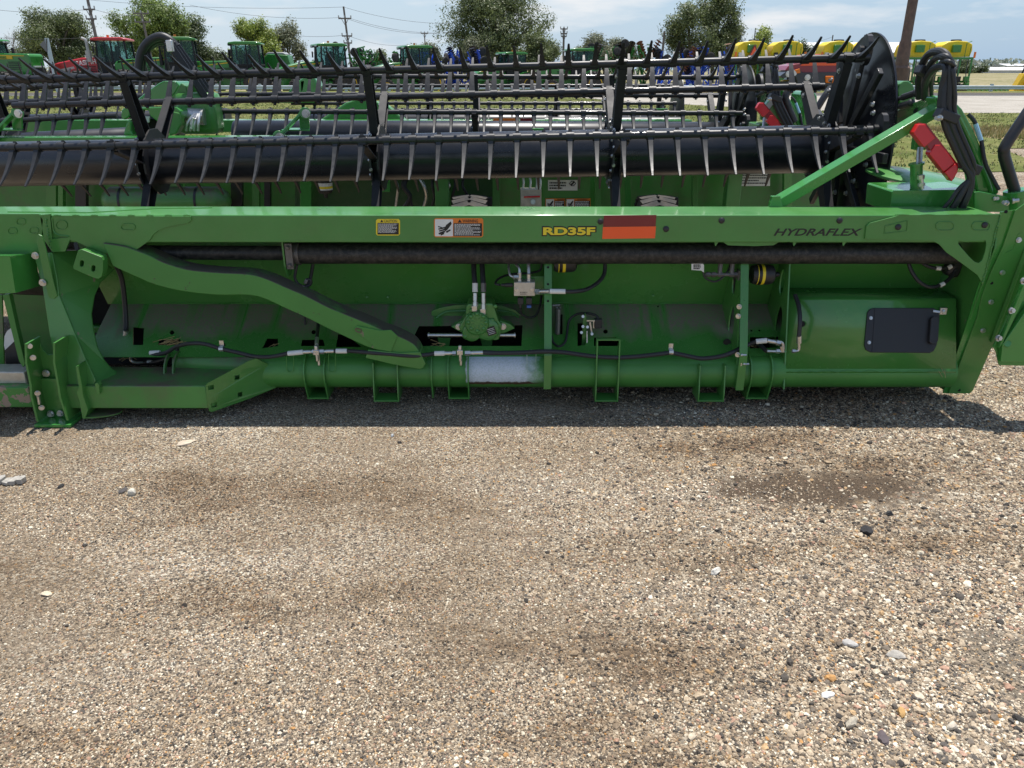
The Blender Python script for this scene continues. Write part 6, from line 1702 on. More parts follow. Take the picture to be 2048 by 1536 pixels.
def tractor(px, ytop, Y, rz, style, label, group='tractors parked in the yard beyond the road'):
    body = M_case if style == 'red' else M_jdgreen
    rim = M_greyrim if style == 'red' else M_jdyel
    X = at(px, 160, Y).x
    s = (at(px, ytop, Y).z - ZY) / 3.42
    t = thing('tractor', label, 'tractor', (X, Y, ZY), 0, group)
    big = style in ('red', 'artic', 'rear')
    # every part is built round the tractor's own origin and turned with it
    o0 = len(bpy.data.objects)
    base = V(X, Y, ZY)
    class T(MB):
        def build(s_, name, m, parent, **k):
            bmesh.ops.translate(s_.bm, verts=s_.bm.verts, vec=base)
            return MB.build(s_, name, m, parent, **k)
    global MB_
    hz = 2.36
    nose = -3.1 if big else -3.0
    g = T()
    side_plate(g, [(nose, 1.25), (nose - .05, 1.72 if style != 'artic' else 1.95), (nose + .12, 1.92 if style != 'artic' else 2.12), (nose + .5, 2.06 if style != 'artic' else 2.2), (-1.2, hz - .02), (-.1, hz), (-.1, 1.3)] if style not in ('old', 'rear') else [(nose, 1.2), (nose, 2.5), (nose + .12, 2.62), (-.1, 2.66), (-.1, 1.2)] if style == 'rear' else [(nose + .1, 1.2), (nose + .1, 2.2), (nose + .18, 2.27), (-.1, 2.34), (-.1, 1.2)], -.54, .54)
    hood = g.build('hood', body, t, bevel=.06)
    g = T(); g.box((nose - .02, 0, 1.5), (.16, .9, .62)); g.build('grille', M_seatdark, hood, bevel=.02)
    for yy in (-.3, -.1, .1, .3):
        g = T(); g.box((nose - .05, yy, 1.90 if style != 'old' else 1.75), (.12, .15, .09)); g.build('headlight', M_white, hood)
    hh, hz2 = (2.68, 2.66) if style == 'rear' else (2.15, hz)
    for yy in (-.55, .55):
        g = T(); m = M_jdyel if body is M_jdgreen else M_greyrim
        if style == 'red': side_plate(g, [(-2.6, 1.50), (-1.7, 1.72), (-1.75, 1.84), (-2.65, 1.66)], yy - .012, yy + .012)
        else: side_plate(g, [(nose + .35, hh - .2), (-.2, hz2 - .16), (-.2, hz2 - .09), (nose + .4, hh - .16)], yy - .012, yy + .012)
        g.build('stripe', m, hood)
        for k in range(5):
            g = T(); g.box((-1.9 if style == 'rear' else -.9, yy, (1.75 if style == 'rear' else 1.45) + k * .1), (.9, .03, .045)); g.build('louvre', M_seatdark, hood)
    if style in ('red', 'rear'):
        R_ = Matrix(((1, 0, 0), (0, 0, -1), (0, 1, 0)))
        if style == 'red':
            text_mesh('CASE IH', .36, M_white, 'lettering', hood, base + V(-1.65, -.57, 1.86), Matrix.Rotation(-.12, 3, 'Y') @ R_, off=.012)
        else:
            R2 = Matrix(((-1, 0, 0), (0, 0, 1), (0, 1, 0)))
            g = T(); g.box((-1.0, .56, 2.42), (1.7, .03, .2)); g.build('name_band', M_jdyel, hood)
            text_mesh('JOHN DEERE', .21, M_jdgreen, 'lettering', hood, base + V(-.22, .59, 2.35), R2, off=.006)
    # cab
    x0, x1, w = (-.25, 1.55, .86)
    zr = 3.30
    g = T()
    lean = .14 if style != 'old' else .02
    for yy in (-w, w):
        for (xa, xb, tt) in ((x0, x0 + lean, .10), (x0 + .95, x0 + .95, .09), (x1, x1 - .05, .11)):
            g.bar((xa, yy, 1.5), (xb, yy * .95, zr), tt, .1, (0, 1, 0))
        g.bar((x0, yy, 2.05), (x1, yy, 2.05), .08, .12)
    for xx in (x0, x1): g.bar((xx, -w, 2.05), (xx, w, 2.05), .08, .1)
    g.box((.65, 0, 1.75), (1.8, 1.7, .6))
    cab = g.build('cab', M_seatdark if style != 'red' else M_seatdark, t, bevel=.015)
    g = T(); g.box((.6, .1, 2.35), (.45, .5, .75)); g.box((.75, .1, 2.75), (.15, .45, .5)); g.box((.1, 0, 2.3), (.12, .5, .35)); g.build('seat', M_seatdark, cab, bevel=.05)
    for yy in (-w * .99, w * .99):
        g = T(); side_plate(g, [(x0 + .03, 2.05), (x1 - .05, 2.05), (x1 - .09, zr - .03), (x0 + lean, zr - .03)], yy - .01, yy + .01); g.build('window', M_pane, cab)
    for xx, xl in ((x0 + .01, lean), (x1 - .01, -.05)):
        g = T(); g.plate([V(xx, -w, 2.05), V(xx, w, 2.05), V(xx + xl, w * .95, zr), V(xx + xl, -w * .95, zr)], (.01, 0, 0)); g.build('window', M_pane, cab)
    g = T(); side_plate(g, [(x0 - .18, zr + .02), (x0 - .14, zr + .14), (x0 + .3, zr + .20), (x1 - .2, zr + .20), (x1 + .15, zr + .1), (x1 + .12, zr)], -.95, .95)
    roof = g.build('roof', body, cab, bevel=.05)
    g = T(); g.box((x0 - .12, 0, zr - .02), (.12, 1.7, .10)); g.build('roof_visor', M_seatdark, roof, bevel=.02)
    for yy in (-.7, -.45, .45, .7):
        g = T(); g.box((x0 - .17, yy, zr + .03), (.08, .18, .09)); g.build('work_light', M_white, roof)
    if style in ('red', 'artic', 'row'):
        g = T(); g.tube([V(.5, -.4, zr + .2), V(.5, -.4, zr + .34)], .08, 10); g.build('beacon', M_beacon, roof)
    # exhaust, mirrors, fenders, chassis
    g = T(); yy = -.62 if style != 'rear' else .62
    if style == 'red': g.tube([V(-.75, yy + .1, 2.1), V(-.75, yy + .1, 2.75)], .18, 14); g.tube(smooth([V(-.75, yy + .1, 2.7), V(-.78, yy + .1, 3.3), V(-1.0, yy + .1, 3.45)], 4), .09, 10)
    else: g.tube([V(-.45, yy, 1.9), V(-.45, yy, 2.5), V(-.45, yy, 2.52), V(-.45, yy, 3.25 if style != 'old' else 3.0)], [.11, .11, .065, .065], 12)
    g.build('exhaust_stack', M_seatdark if style != 'red' else M_greyrim, t)
    for yy in (-1.15, 1.15):
        g = T(); g.bar((x0 + .1, yy * .75, 2.9), (x0, yy, 2.9), .03, .03); g.box((x0, yy, 2.8), (.06, .2, .4)); g.build('mirror', M_seatdark, cab, bevel=.02)
    g = T(); g.box((-1.2, 0, 1.05), (3.4, .55, .6)); g.box((1.1, 0, 1.0), (1.6, .7, .7)); g.box((.3, -.8, .8), (.9, .5, .5)); g.build('chassis', body if style != 'old' else M_jdgreen, t, bevel=.05)
    g = T()
    for k in range(4): g.box((-.1, -1.05, .55 + k * .28), (.45, .2, .04))
    for xx in (-.33, .13): g.bar((xx, -1.1, .5), (xx, -1.05, 1.5), .04, .04)
    g.build('ladder', M_seatdark, t)
    rr, fr = (.84, .80) if big else (.92, .64)
    xr_, xf = 1.35, (-1.25 if style == 'red' else -1.95)
    for yy in (-.98, .98):
        g = T(); pts = [(xr_ + (rr + .12) * math.cos(a * .2618), rr + (rr + .12) * math.sin(a * .2618)) for a in range(1, 12)]
        side_plate(g, pts + [(x - (x - xr_) * .12, z - (z - rr) * .12) for x, z in reversed(pts)], yy - .35, yy + .35); g.build('fender', body, t)
        if style == 'red':
            g = T(); pts = [(xf + (fr + .1) * math.cos(a * .2618), fr + (fr + .1) * math.sin(a * .2618)) for a in range(1, 10)]
            side_plate(g, pts + [(x - (x - xf) * .1, z - (z - fr) * .1) for x, z in reversed(pts)], yy - .3, yy + .3); g.build('fender', body if style == 'red' else M_seatdark, t)
        for (xx, r_) in ((xr_, rr), (xf, fr)):
            wheel(t, base + V(xx, yy + (.1 if yy > 0 else -.1), r_), r_, .55, rim) if False else None
            c = V(xx, yy, r_)
            for dd in ((0, .62) if (big or xx > 0) else (0,)):
                ww = wheel_at(t, base, c + V(0, math.copysign(dd, yy), 0), r_, .5, rim)
    t.rotation_euler = (0, 0, rad(rz)); t.scale = (s, s, s)
    return t
def wheel_at(root, base, c, r, w, rimm):
    o = wheel(root, c, r, w, rimm)
    # wheel() centred the mesh on the world origin side; shift back to the root's own origin
    for ob in [o] + list(o.children):
        ob.location = (0, 0, 0)
        if not ob.data.get('moved'):
            lo = wloc(root)
            ob.data.transform(Matrix.Translation(lo)); ob.data['moved'] = 1
    return o
def pane_mat():
    m = bpy.data.materials.new('cab_pane'); m.use_nodes = True
    t = m.node_tree; b = t.nodes['Principled BSDF']
    b.inputs['Base Color'].default_value = (.05, .09, .09, 1); b.inputs['Roughness'].default_value = .04; b.inputs['Specular IOR Level'].default_value = .8
    tr = nd(t, 'ShaderNodeBsdfTransparent'); tr.inputs['Color'].default_value = (.74, .90, .88, 1)
    ms = nd(t, 'ShaderNodeMixShader'); ms.inputs[0].default_value = .20
    t.links.new(tr.outputs[0], ms.inputs[1]); t.links.new(b.outputs[0], ms.inputs[2]); t.links.new(ms.outputs[0], t.nodes['Material Output'].inputs['Surface'])
    return m
M_pane = pane_mat()
tractor(2, 80, 70, 165, 'rear', 'large green tractor at the left edge with yellow name band on its hood')
tractor(218, 78, 73, 10, 'red', 'red articulated tractor with sloping hood and fat grey exhaust')
tractor(347, 77, 73, 16, 'artic', 'green articulated tractor next to the red one, behind the hose arch')
tractor(482, 86, 74, 8, 'old', 'older square green tractor with thin black stacks, right of the hose arch')
tractor(645, 89, 74, 28, 'row', 'green row crop tractor with drooping hood by the folded green cultivators')
tractor(815, 93, 74, 26, 'row', 'green tractor with amber beacon just left of the blue cultivators')
tractor(1010, 106, 76, 30, 'row', 'half hidden green tractor right of the blue cultivators')
tractor(1143, 99, 76, 14, 'old', 'boxy pale roofed green tractor left of the folded disc harrows')

# hopper implement between the tractors
X = at(558, 150, 78).x; t = thing('seed_hopper', 'low green seed hopper with grey lid between two green tractors', 'hopper', (X, 78, ZY))
g = MB(); g.plate([V(X - 1.6, 77.2, 1.0), V(X - 1.3, 77.2, 2.5), V(X - .6, 77.2, 3.0), V(X + 1.2, 77.2, 2.9), V(X + 1.6, 77.2, 1.0)], 1.6); g.build('hopper', M_jdgreen, t, bevel=.06)
g = MB(); g.plate([V(X - .9, 77.3, 2.95), V(X + 1.0, 77.3, 2.95), V(X + .8, 77.3, 3.15), V(X - .6, 77.3, 3.15)], 1.4); g.build('lid', M_greyrim, t, bevel=.05)
g = MB(); g.box((X, 78, .5), (3, 1.5, 1.0)); [g.tube([V(X + q, 77.3, ZY + .4), V(X + q, 78.7, ZY + .4)], .4, 20) for q in (-1.1, 1.1)]; g.build('frame', M_jdgreen, t, bevel=.05)

# folded tillage machines
def tillage(px, ytop, Y, width, m, kind, label, seed, group='folded tillage machines in the yard'):
    R = random.Random(seed)
    X = at(px, 160, Y).x; H = at(px, ytop, Y).z - ZY; W = width * mpp(Y)
    t = thing('disc_harrow' if kind == 'disc' else 'cultivator', label, 'disc harrow' if kind == 'disc' else 'cultivator', (X, Y, 0), 0, group)
    P = lambda x, y, z: V(X + x * W / 2, Y + y, z)
    g = MB()
    for y in (-1.2, 0, 1.2): g.bar(P(-1, y, .95), P(1, y, .95), .12, .12)
    for x in (-.5, 0, .5): g.bar(P(x, -2, .95), P(x, 2, .95), .12, .12)
    g.bar(P(-.15, 0, .95), P(-.25, 0, H * .75), .12, .12); g.bar(P(.15, 0, .95), P(.25, 0, H * .75), .12, .12); g.bar(P(-.3, 0, H * .74), P(.3, 0, H * .74), .1, .1)
    for k in range(6): g.bar(P(R.uniform(-.9, .9), R.uniform(-1, 1), .9), P(R.uniform(-.9, .9), R.uniform(-1, 1), H * R.uniform(.4, .75)), .09, .09)
    g.build('frame', m, t)
    for sd in (-1, 1):
        g = MB()
        xs = [sd * (.28 + .18 * k) for k in range(4)]
        for y in (-1.1, .1, 1.3):
            g.bar(P(sd * .9, y, 1.0), P(sd * R.uniform(.45, .75), y, H * R.uniform(.88, .96)), .15, .15)
        for k in range(9):
            z = 1.2 + (H - 1.5) * k / 8
            g.bar(P(sd * .88 - sd * .25 * k / 8, -1.3, z), P(sd * .88 - sd * .25 * k / 8, 1.4, z + R.uniform(-.2, .2)), .12, .12)
        for k in range(9): g.bar(P(sd * R.uniform(.5, .98), R.uniform(-1, 1), 1.0), P(sd * R.uniform(.05, .7), R.uniform(-1, 1), H * R.uniform(.6, .95)), .12, .12)
        wg = g.build('folded_wing', m, t)
        if kind == 'disc':
            for q in range(2):
                a, b_ = P(sd * R.uniform(.25, .45), -1.3 + 1.6 * q, H * .55), P(sd * R.uniform(.7, 1.0), -1.0 + 1.4 * q, H * R.uniform(.97, 1.0))
                if R.random() < .4: a, b_ = b_ + V(-sd * W * .3, 0, 0), P(sd * .55, -1, H * .5)
                d = (b_ - a).normalized(); n = 10
                g = MB(); g.tube([a, b_], .05, 8)
                for k in range(n + 1):
                    c = a.lerp(b_, k / n); g._lathe(c - d * .03, d, [(0, .03), (.0, .2), (.05, .33), (.055, .33), (.02, .03)], 14)
                g.build('disc_gang', M_disc if R.random() < .7 else M_rustdisc, wg)
        else:
            for k in range(42):
                x, y, z = sd * R.uniform(.25, 1.0), R.uniform(-1.4, 1.2), R.uniform(1.2, H - .2)
                g = MB()
                g.tube([P(x, y, z), P(x + sd * .12, y - .05, z + .16), P(x + sd * .18, y - .08, z - .05), P(x + sd * .12, y - .1, z - .28)], .05, 5)
                if k % 2: g.box(P(x + sd * .12, y - .1, z - .3), (.12, .05, .16))
                g.build('tine', m if R.random() < .6 else M_disc, wg)
        for q in range(2):
            c = P(sd * R.uniform(.3, .95), -1.3 + q * .7, H * R.uniform(.72, .98))
            ax = V(R.uniform(-.6, .6), -1, R.uniform(-.2, .4)).normalized() if kind == 'disc' else V(sd * R.uniform(.3, 1), R.uniform(-1, -.2), R.uniform(-.3, .5)).normalized()
            g = MB(); g._lathe(c - ax * .13, ax, [(0, .18), (0, .30), (.05, .40), (.21, .40), (.26, .30), (.26, .18)], 18); wo = g.build('gauge_wheel', M_tyre, wg)
            g = MB(); g._lathe(c - ax * .12, ax, [(0, .05), (.0, .2), (.24, .2), (.24, .05)], 14); g.build('rim', M_jdyel if m is not M_blue else M_greyrim, wo)
    for x in (-.35, .35):
        g = MB(); c = P(x, -.6, .42); g._lathe(c - V(.14, 0, 0), V(1, 0, 0), [(0, .2), (0, .34), (.05, .42), (.23, .42), (.28, .34), (.28, .2)], 18); g.build('transport_wheel', M_tyre, t)
    g = MB()
    for k in range(9): g._lathe(P(-.95 + .24 * k, -1.6, .4), V(1, .15, 0), [(0, .03), (0, .2), (.05, .34), (.055, .34), (.03, .03)], 12)
    g.tube([P(-.97, -1.6, .4), P(1, -1.6, .4)], .05, 8)
    g.build('lower_gang', M_disc, t)
    t.location.z = ZY
    return t
tillage(700, 90, 82, 90, M_jdgreen, 'tine', 'green folded field cultivator with a tall lattice of tines beside the row crop tractor', 1)
tillage(768, 99, 84, 80, M_jdgreen, 'tine', 'green folded field cultivator half behind the tractor with amber beacon', 2)
tillage(878, 99, 79, 84, M_blue, 'tine', 'blue folded cultivator right of the tractor with amber beacon', 3)
tillage(932, 95, 80, 84, M_blue, 'disc', 'blue folded disc harrow with black discs beside the half hidden green tractor', 4)
tillage(1205, 88, 80, 75, M_jdgreen, 'disc', 'green folded disc harrow next to the boxy green tractor', 5)
tillage(1268, 84, 80, 85, M_jdgreen, 'disc', 'green folded disc harrow next to the blue ones, with tall black gangs', 6)
tillage(1345, 97, 79, 90, M_blue, 'disc', 'blue folded disc harrow right of the green ones, below the utility pole', 7)
tillage(1425, 88, 79, 95, M_blue, 'disc', 'tall blue folded disc harrow next to the yellow tanks', 8)

# planters with pairs of yellow tanks
def planter(px0, px1, Y, label, smv):
    x0, x1 = at(px0, 160, Y).x, at(px1, 160, Y).x; xc = (x0 + x1) / 2
    t = thing('planter', label, 'planter', (xc, Y, 0), 0, 'planters with yellow tanks')
    W = x1 - x0; k = mpp(Y)
    zt, zb = at(px0, 82, Y).z - ZY, at(px0, 114, Y).z - ZY
    for i, (a, b_) in enumerate(((x0, x0 + W * .47), (x0 + W * .53, x1))):
        g = MB(); h = zt - zb; w = b_ - a
        pf = [(a + .03 * w, zb), (a, zb + .25 * h), (a + .05 * w, zb + .72 * h), (a + .2 * w, zt - .07 * h), (a + .5 * w, zt), (a + .8 * w, zt - .05 * h), (b_ - .03 * w, zb + .78 * h), (b_, zb + .4 * h), (b_ - .04 * w, zb)]
        g.plate([V(x, Y - .9, z) for x, z in pf], 1.9); tk = g.build('tank', M_yplast, t, bevel=.12, seg=3)
        g = MB(); c = V(a + w * .6, Y, zt + .02); g.tube([c + V(0, 0, -.1), c + V(0, 0, .10)], [.5, .42], 20); g.build('lid', M_rubber, tk)
        g = MB(); g.box((a + w * .45, Y - 1.15, zb + .5 * h), (.75, .3, .62)); g.build('control_box', M_jdgreen, t, bevel=.03)
        g = MB(); g.tube([V(a + w * .75, Y - 1.1, zb - .3), V(a + w * .75, Y - 1.1, zt - .2), V(a + w * .9, Y - 1.05, zt - .05)], .035, 6); g.tube([V(a + w * .9, Y - 1.1, zb - .3), V(a + w * .9, Y - 1.1, zt - .5)], .03, 6); g.build('handrail', M_jdgreen, t)
        g = MB(); g.tube([V(a + w * .12, Y - 1.1, zb), V(a + w * .12, Y - 1.1, zb + .35)], .18, 14); g.build('pump', M_white if i == 0 else M_rubber, t)
        g = MB(); g.box((a - .12 if i == 0 else b_ + .12, Y - 1.2, zb + .15), (.18, .05, .5)); g.build('reflector', M_beacon, t)
    if smv:
        c = V(x0 + W * .24, Y - 1.45, zb + .1); r = .75
        g = MB(); g.plate([c + V(-r * .8, 0, -.35), c + V(r * .8, 0, -.35), c + V(0, 0, .95)], .03); sm = g.build('slow_vehicle_sign', M_refl_rd, t, smooth_=False)
        g = MB(); g.plate([c + V(-r * .6, -.01, -.24), c + V(r * .6, -.01, -.24), c + V(0, -.01, .72)], .008); g.build('sign_centre', M_refl_or, sm, smooth_=False)
    g = MB()
    for y, z in ((-1.1, zb - .12), (.9, zb - .12), (-1.2, 1.3), (.4, 1.0)): g.bar(V(x0 - .1, Y + y, z), V(x1 + .1, Y + y, z), .18, .18)
    for j in range(7):
        x = x0 + W * j / 6
        g.bar(V(x, Y - 1.1, zb - .1), V(x, Y - 1.2, 1.2), .12, .12)
    for j in range(4): g.box((x0 + W * (.42 + .05 * (j % 2)), Y - 1.4, zb - .5 - j * .35), (1.0, .5, .06))
    g.build('frame', M_jdgreen, t)
    R = random.Random(px0)
    for j in range(8):
        x = x0 + W * (j + .5) / 8
        g = MB(); g.box((x, Y - 1.7, .95), (.25, .6, .5)); g.box((x, Y - 1.5, 1.5), (.4, .4, .5)); g.bar(V(x, Y - 1.3, 1.2), V(x + .1, Y - 2.1, .4), .14, .14)
        ru = g.build('row_unit', M_jdgreen if j % 3 else M_seatdark, t, bevel=.03)
        for yy in (-2.0, -1.4):
            g = MB(); c = V(x, Y + yy, .3); g._lathe(c - V(.07, 0, 0), V(1, 0, 0), [(0, .05), (0, .2), (.03, .28), (.11, .28), (.14, .2), (.14, .05)], 14); g.build('gauge_wheel', M_tyre, ru)
        g = MB(); g.hose([V(x, Y - 1.2, zb - .2), V(x + R.uniform(-.3, .3), Y - 1.6, 2.0), V(x, Y - 1.7, 1.2)], .035, 6, 4); g.build('seed_hose', M_rubber, ru)
    t.location.z = ZY
planter(1462, 1592, 75, 'green planter with two yellow tanks and an orange warning triangle', True)
planter(1630, 1758, 76, 'green planter with yellow tanks behind the red machine and black reel disc', False)
planter(1788, 1922, 76, 'green planter with yellow tanks right of the rusty pole', False)

# low implement and yellow loader at the far right
X = at(1965, 160, 78).x; t = thing('toolbar', 'low dark green toolbar lying behind the guardrail', 'toolbar', (X, 78, 0))
g = MB()
for y in (-.5, .5): g.bar(V(X - 2.6, 78 + y, .55), V(X + 2.6, 78 + y, .55), .15, .15)
for j in range(12): g.bar(V(X - 2.5 + j * .45, 77.4, .55), V(X - 2.5 + j * .45 + .1, 77, .12), .08, .14); g.box((X - 2.5 + j * .45, 77.6, .66), (.22, .4, .2))
g.build('frame', M_jdgreen, t)
for x in (-2.9, -2.1):
    g = MB(); c = V(X + x, 77.4, .55); g._lathe(c - V(0, .2, 0), V(0, 1, 0), [(0, .2), (0, .45), (.06, .55), (.34, .55), (.4, .45), (.4, .2)], 20); g.build('wheel', M_tyre, t)
X = at(2046, 160, 74).x; t = thing('loader', 'yellow skid loader with dark cage at the right edge', 'loader', (X, 74, 0))
g = MB(); g.plate([V(X - 1.1, 73.2, .5), V(X - .5, 73.2, 2.0), V(X - .2, 73.2, 2.0), V(X - .3, 73.2, .5)], .8); g.box((X + 1.0, 73.7, .9), (2.6, 1.5, .9)); g.build('body', M_jdyel, t, bevel=.05)
g = MB()
for xx in (-.2, 1.6):
    for yy in (-.6, .6): g.bar(V(X + xx, 73.7 + yy, 1.2), V(X + xx + .3, 73.7 + yy, 2.6), .1, .1)
g.box((X + .9, 73.7, 2.6), (1.9, 1.4, .1)); g.build('cage', M_seatdark, t)
for xx in (.1, 1.9):
    g = MB(); c = V(X + xx, 72.9, .45); g._lathe(c - V(0, .15, 0), V(0, 1, 0), [(0, .15), (0, .38), (.05, .45), (.25, .45), (.3, .38), (.3, .15)], 18); g.build('wheel', M_tyre, t)

for ob in COL.objects:
    if ob.parent is None and ob.get('category') in ('toolbar', 'loader'): ob.location.z = ZY

# red machine behind the reel disc
YR = 19.0
t = thing('red_machine', 'red and charcoal machine shell with amber lamp behind the black reel disc', 'machine', (at(1640, 150, YR).x, YR, 0))
def rp(name, pts, Y, th, m, bev=.01, par=None):
    g = MB(); g.plate(pp(Y, pts), th); return g.build(name, m, par or t, smooth_=False, bevel=bev)
rs = rp('shell', [(1570, 141), (1578, 131), (1598, 127), (1608, 118), (1760, 118), (1760, 150), (1610, 146)], YR, .9, mat('machine_red', (.26, .014, .022), .3, coat=.4), .02)
rp('orange_strip', [(1601, 131), (1608, 125.5), (1760, 125.5), (1760, 130.5), (1602, 131.5)], YR - .012, .012, M_refl_or, .0, rs)
rp('orange_lid', [(1598, 116), (1612, 109), (1640, 108), (1660, 118), (1600, 119)], YR + .05, .6, M_refl_or, .02, rs)
ch = rp('side_band', [(1560, 152), (1574, 142), (1600, 138), (1604, 145), (1760, 143), (1760, 172), (1596, 170), (1592, 156), (1588, 150), (1566, 157)], YR - .06, .5, mat('charcoal_paint', (.028, .030, .036), .35, coat=.3), .01)
bolts(ch, [(at(x, y, YR - .06), (0, -1, 0), .05, .03) for x, y in ((1577, 148), (1588, 146), (1615, 155), (1630, 155))])
rp('amber_lamp', [(1651, 152), (1668, 152), (1669, 166), (1652, 166)], YR - .10, .08, M_beacon, .02)
rp('amber_lamp', [(1590, 140), (1600, 137), (1601, 146), (1594, 147)], YR - .10, .05, M_beacon, .01)
g = MB()
for x in (1610, 1700): g.box((at(x, 160, YR).x, YR + .3, .7), (.2, .2, 1.4))
g.box((at(1660, 160, YR).x, YR + .3, 1.3), (2.2, .3, .2)); g.build('stand', M_black, t)
rp('yellow_guard', [(1566, 160), (1600, 158), (1600, 176), (1568, 178)], YR + .4, .2, M_jdyel, .02)

# rusty pole
YP = 20.0
p = lambda y: at(1828 - (1828 - 1797) * y / 155, y, YP)
x0 = p(80).x; k = mpp(YP, 80)
g = MB(); g._lathe(V(x0, YP, 0), V(0, 0, 1), [(0, 17 * k), (p(136).z, 17 * k), (p(131).z, 13 * k), (p(86).z, 11.5 * k), (p(80).z, 9.6 * k), (7.5, 8.5 * k)], 24)
tag(g.build('pole', M_rust), 'rusty stepped steel pole rising behind the black reel disc', 'pole')

# grey sign seen from behind
YS_ = 64.6; X = at(97, 120, YS_).x
t = thing('road_sign', 'grey sign seen edge on from behind, on a leaning wide post', 'sign', (X, YS_, 0))
g = MB(); g.bar(V(X + .25, YS_, 0), at(93, 76, YS_), .28, .10, (0, 1, 0)); g.build('post', M_galv, t)
g = MB(); g.plate([at(92, 77, YS_ - .1), at(79, 89, YS_ + .5), at(93, 104, YS_ - .1)], (.05, .02, 0)); g.build('sign_panel', M_cast, t, smooth_=False)

# ---------------------------------------------------------------- trees
def leafm(col): return leafmat('leaf_%02d' % len(bpy.data.materials), tuple(c * 1.65 for c in col), .5, .42)
LEAF = {'olive': [(.072, .092, .036), (.105, .128, .050)], 'green': [(.085, .125, .028), (.135, .175, .045)], 'yellow': [(.125, .165, .028), (.19, .22, .05)], 'dark': [(.050, .072, .028), (.078, .10, .04)], 'grey': [(.095, .105, .060), (.13, .14, .085)]}
LEAFM = {k: [leafm(c) for c in v] for k, v in LEAF.items()}
M_bark = mat('bark', (.10, .085, .068), .9, var=.3, vscale=6, obj=True)
def tree(px, w, ytop, Y, kind, label, seed, ybase=None, n=5200, lobes=13, lean=0.0, stretch=1.0, trunkfrac=.25, leaf=.36, group='trees behind the machinery yard', gap=.75):
    R = random.Random(seed)
    X = at(px, 140, Y).x; H = at(px, ytop, Y).z; W = w * mpp(Y) / 2
    t = thing('tree', label, 'tree', (X, Y, 0), 0, group)
    cz0 = H * trunkfrac; ch = (H - cz0) / 2; c0 = V(X + lean, Y, cz0 + ch)
    L = []
    for k in range(lobes):
        for _ in range(30):
            q = V(R.uniform(-1, 1), R.uniform(-1, 1), R.uniform(-1, 1))
            if .25 < q.length < 1: break
        q = q * (.78 / max(q.length, .78)) if q.length > .78 else q
        wz = 1.0 - .35 * max(0, q.z)
        L.append((c0 + V(q.x * W * wz, q.y * W * .8, q.z * ch), R.uniform(.30, .50)))
    g = MB()
    g.tube([V(X, Y, 0), V(X + lean * .3, Y, cz0 * .6), V(X + lean * .6, Y, cz0 * 1.2), c0 + V(0, 0, ch * .3)], [W * .085 + .06, W * .07 + .04, W * .055 + .03, .04], 10)
    for (c, r) in L:
        a = V(X + lean * .5, Y, cz0 * R.uniform(.6, 1.3)); mid = a.lerp(c, .5) + V(R.uniform(-.3, .3), R.uniform(-.3, .3), R.uniform(.0, .5))
        pts = smooth([a, mid, c], 3); g.tube(pts, [(.14 - .11 * i / (len(pts) - 1)) * (W / 3.5) + .015 for i in range(len(pts))], 6)
    g.build('trunk', M_bark, t)
    vs, fs, mi = [], [], []
    tot = sum(r for _, r in L)
    # each lobe is a cloud of small sprays, each spray a handful of leaf clumps
    for (c, r) in L:
        for _ in range(int(n * 2.7 / 9 * r / tot)):
            d = V(R.gauss(0, 1), R.gauss(0, 1), R.gauss(0, 1)).normalized()
            rr_ = (R.random() ** .45) * r * R.choice((1, 1, 1, 1, 1.10))
            p0 = c + V(d.x * rr_ * W * 1.05, d.y * rr_ * W, d.z * rr_ * max(ch, W * .6) * .95)
            if mnoise.noise(p0 * (1.7 / max(.6, W * .28)) + V(seed, 0, 0)) < -gap * .45: continue
            for _k in range(9):
                q = p0 + V(R.gauss(0, .26), R.gauss(0, .26), R.gauss(0, .2)) * (leaf / .34)
                n_ = (d + V(R.uniform(-.8, .8), R.uniform(-.8, .8), R.uniform(-.4, 1.0))).normalized()
                u = n_.cross(V(R.uniform(-1, 1), R.uniform(-1, 1), R.uniform(-1, 1))).normalized(); v = n_.cross(u)
                s_ = leaf * R.uniform(.45, 1.0)
                i = len(vs)
                vs += [q - u * s_ * .5, q + v * s_ * .28, q + u * s_ * .5, q - v * s_ * .28]
                fs.append((i, i + 1, i + 2, i + 3)); mi.append(0 if R.random() < .55 else 1)
    me = bpy.data.meshes.new('crown'); me.from_pydata([v - V(X, Y, 0) for v in vs], [], fs)
    for m in LEAFM[kind]: me.materials.append(m)
    me.polygons.foreach_set('material_index', mi)
    o = bpy.data.objects.new('crown', me); COL.objects.link(o); o.parent = t
    return t
tree(126, 150, 12, 118, 'olive', 'broad olive tree behind the red tractor at the left', 1, n=15000, lobes=20, trunkfrac=.2)
tree(208, 30, 57, 122, 'olive', 'small olive tree right behind the cab of the red tractor', 2, n=2600, lobes=6)
tree(306, 158, -14, 110, 'green', 'tall leafy green tree behind the hose arch', 3, n=17000, lobes=22, trunkfrac=.16)
tree(405, 100, 34, 116, 'dark', 'dark green tree with bare twigs right of the tall leafy one', 4, n=7500, lobes=13, trunkfrac=.14)
tree(513, 92, 36, 112, 'yellow', 'yellow green round tree behind the older square tractor', 5, n=8000, lobes=13, trunkfrac=.2)
tree(574, 78, 38, 116, 'grey', 'sparse grey olive tree touching the yellow green one', 6, n=4200, lobes=12, trunkfrac=.15, gap=.3)
tree(14, 50, 80, 125, 'dark', 'small dark tree at the left edge of the yard', 7, n=3500, lobes=8, trunkfrac=.1)
tree(757, 36, 92, 122, 'olive', 'little olive tree left of the tractor with amber beacon', 8, n=2600, lobes=6, trunkfrac=.1)
tree(856, 82, 68, 118, 'grey', 'bushy grey green tree left of the biggest tree', 9, n=6500, lobes=12, trunkfrac=.1)
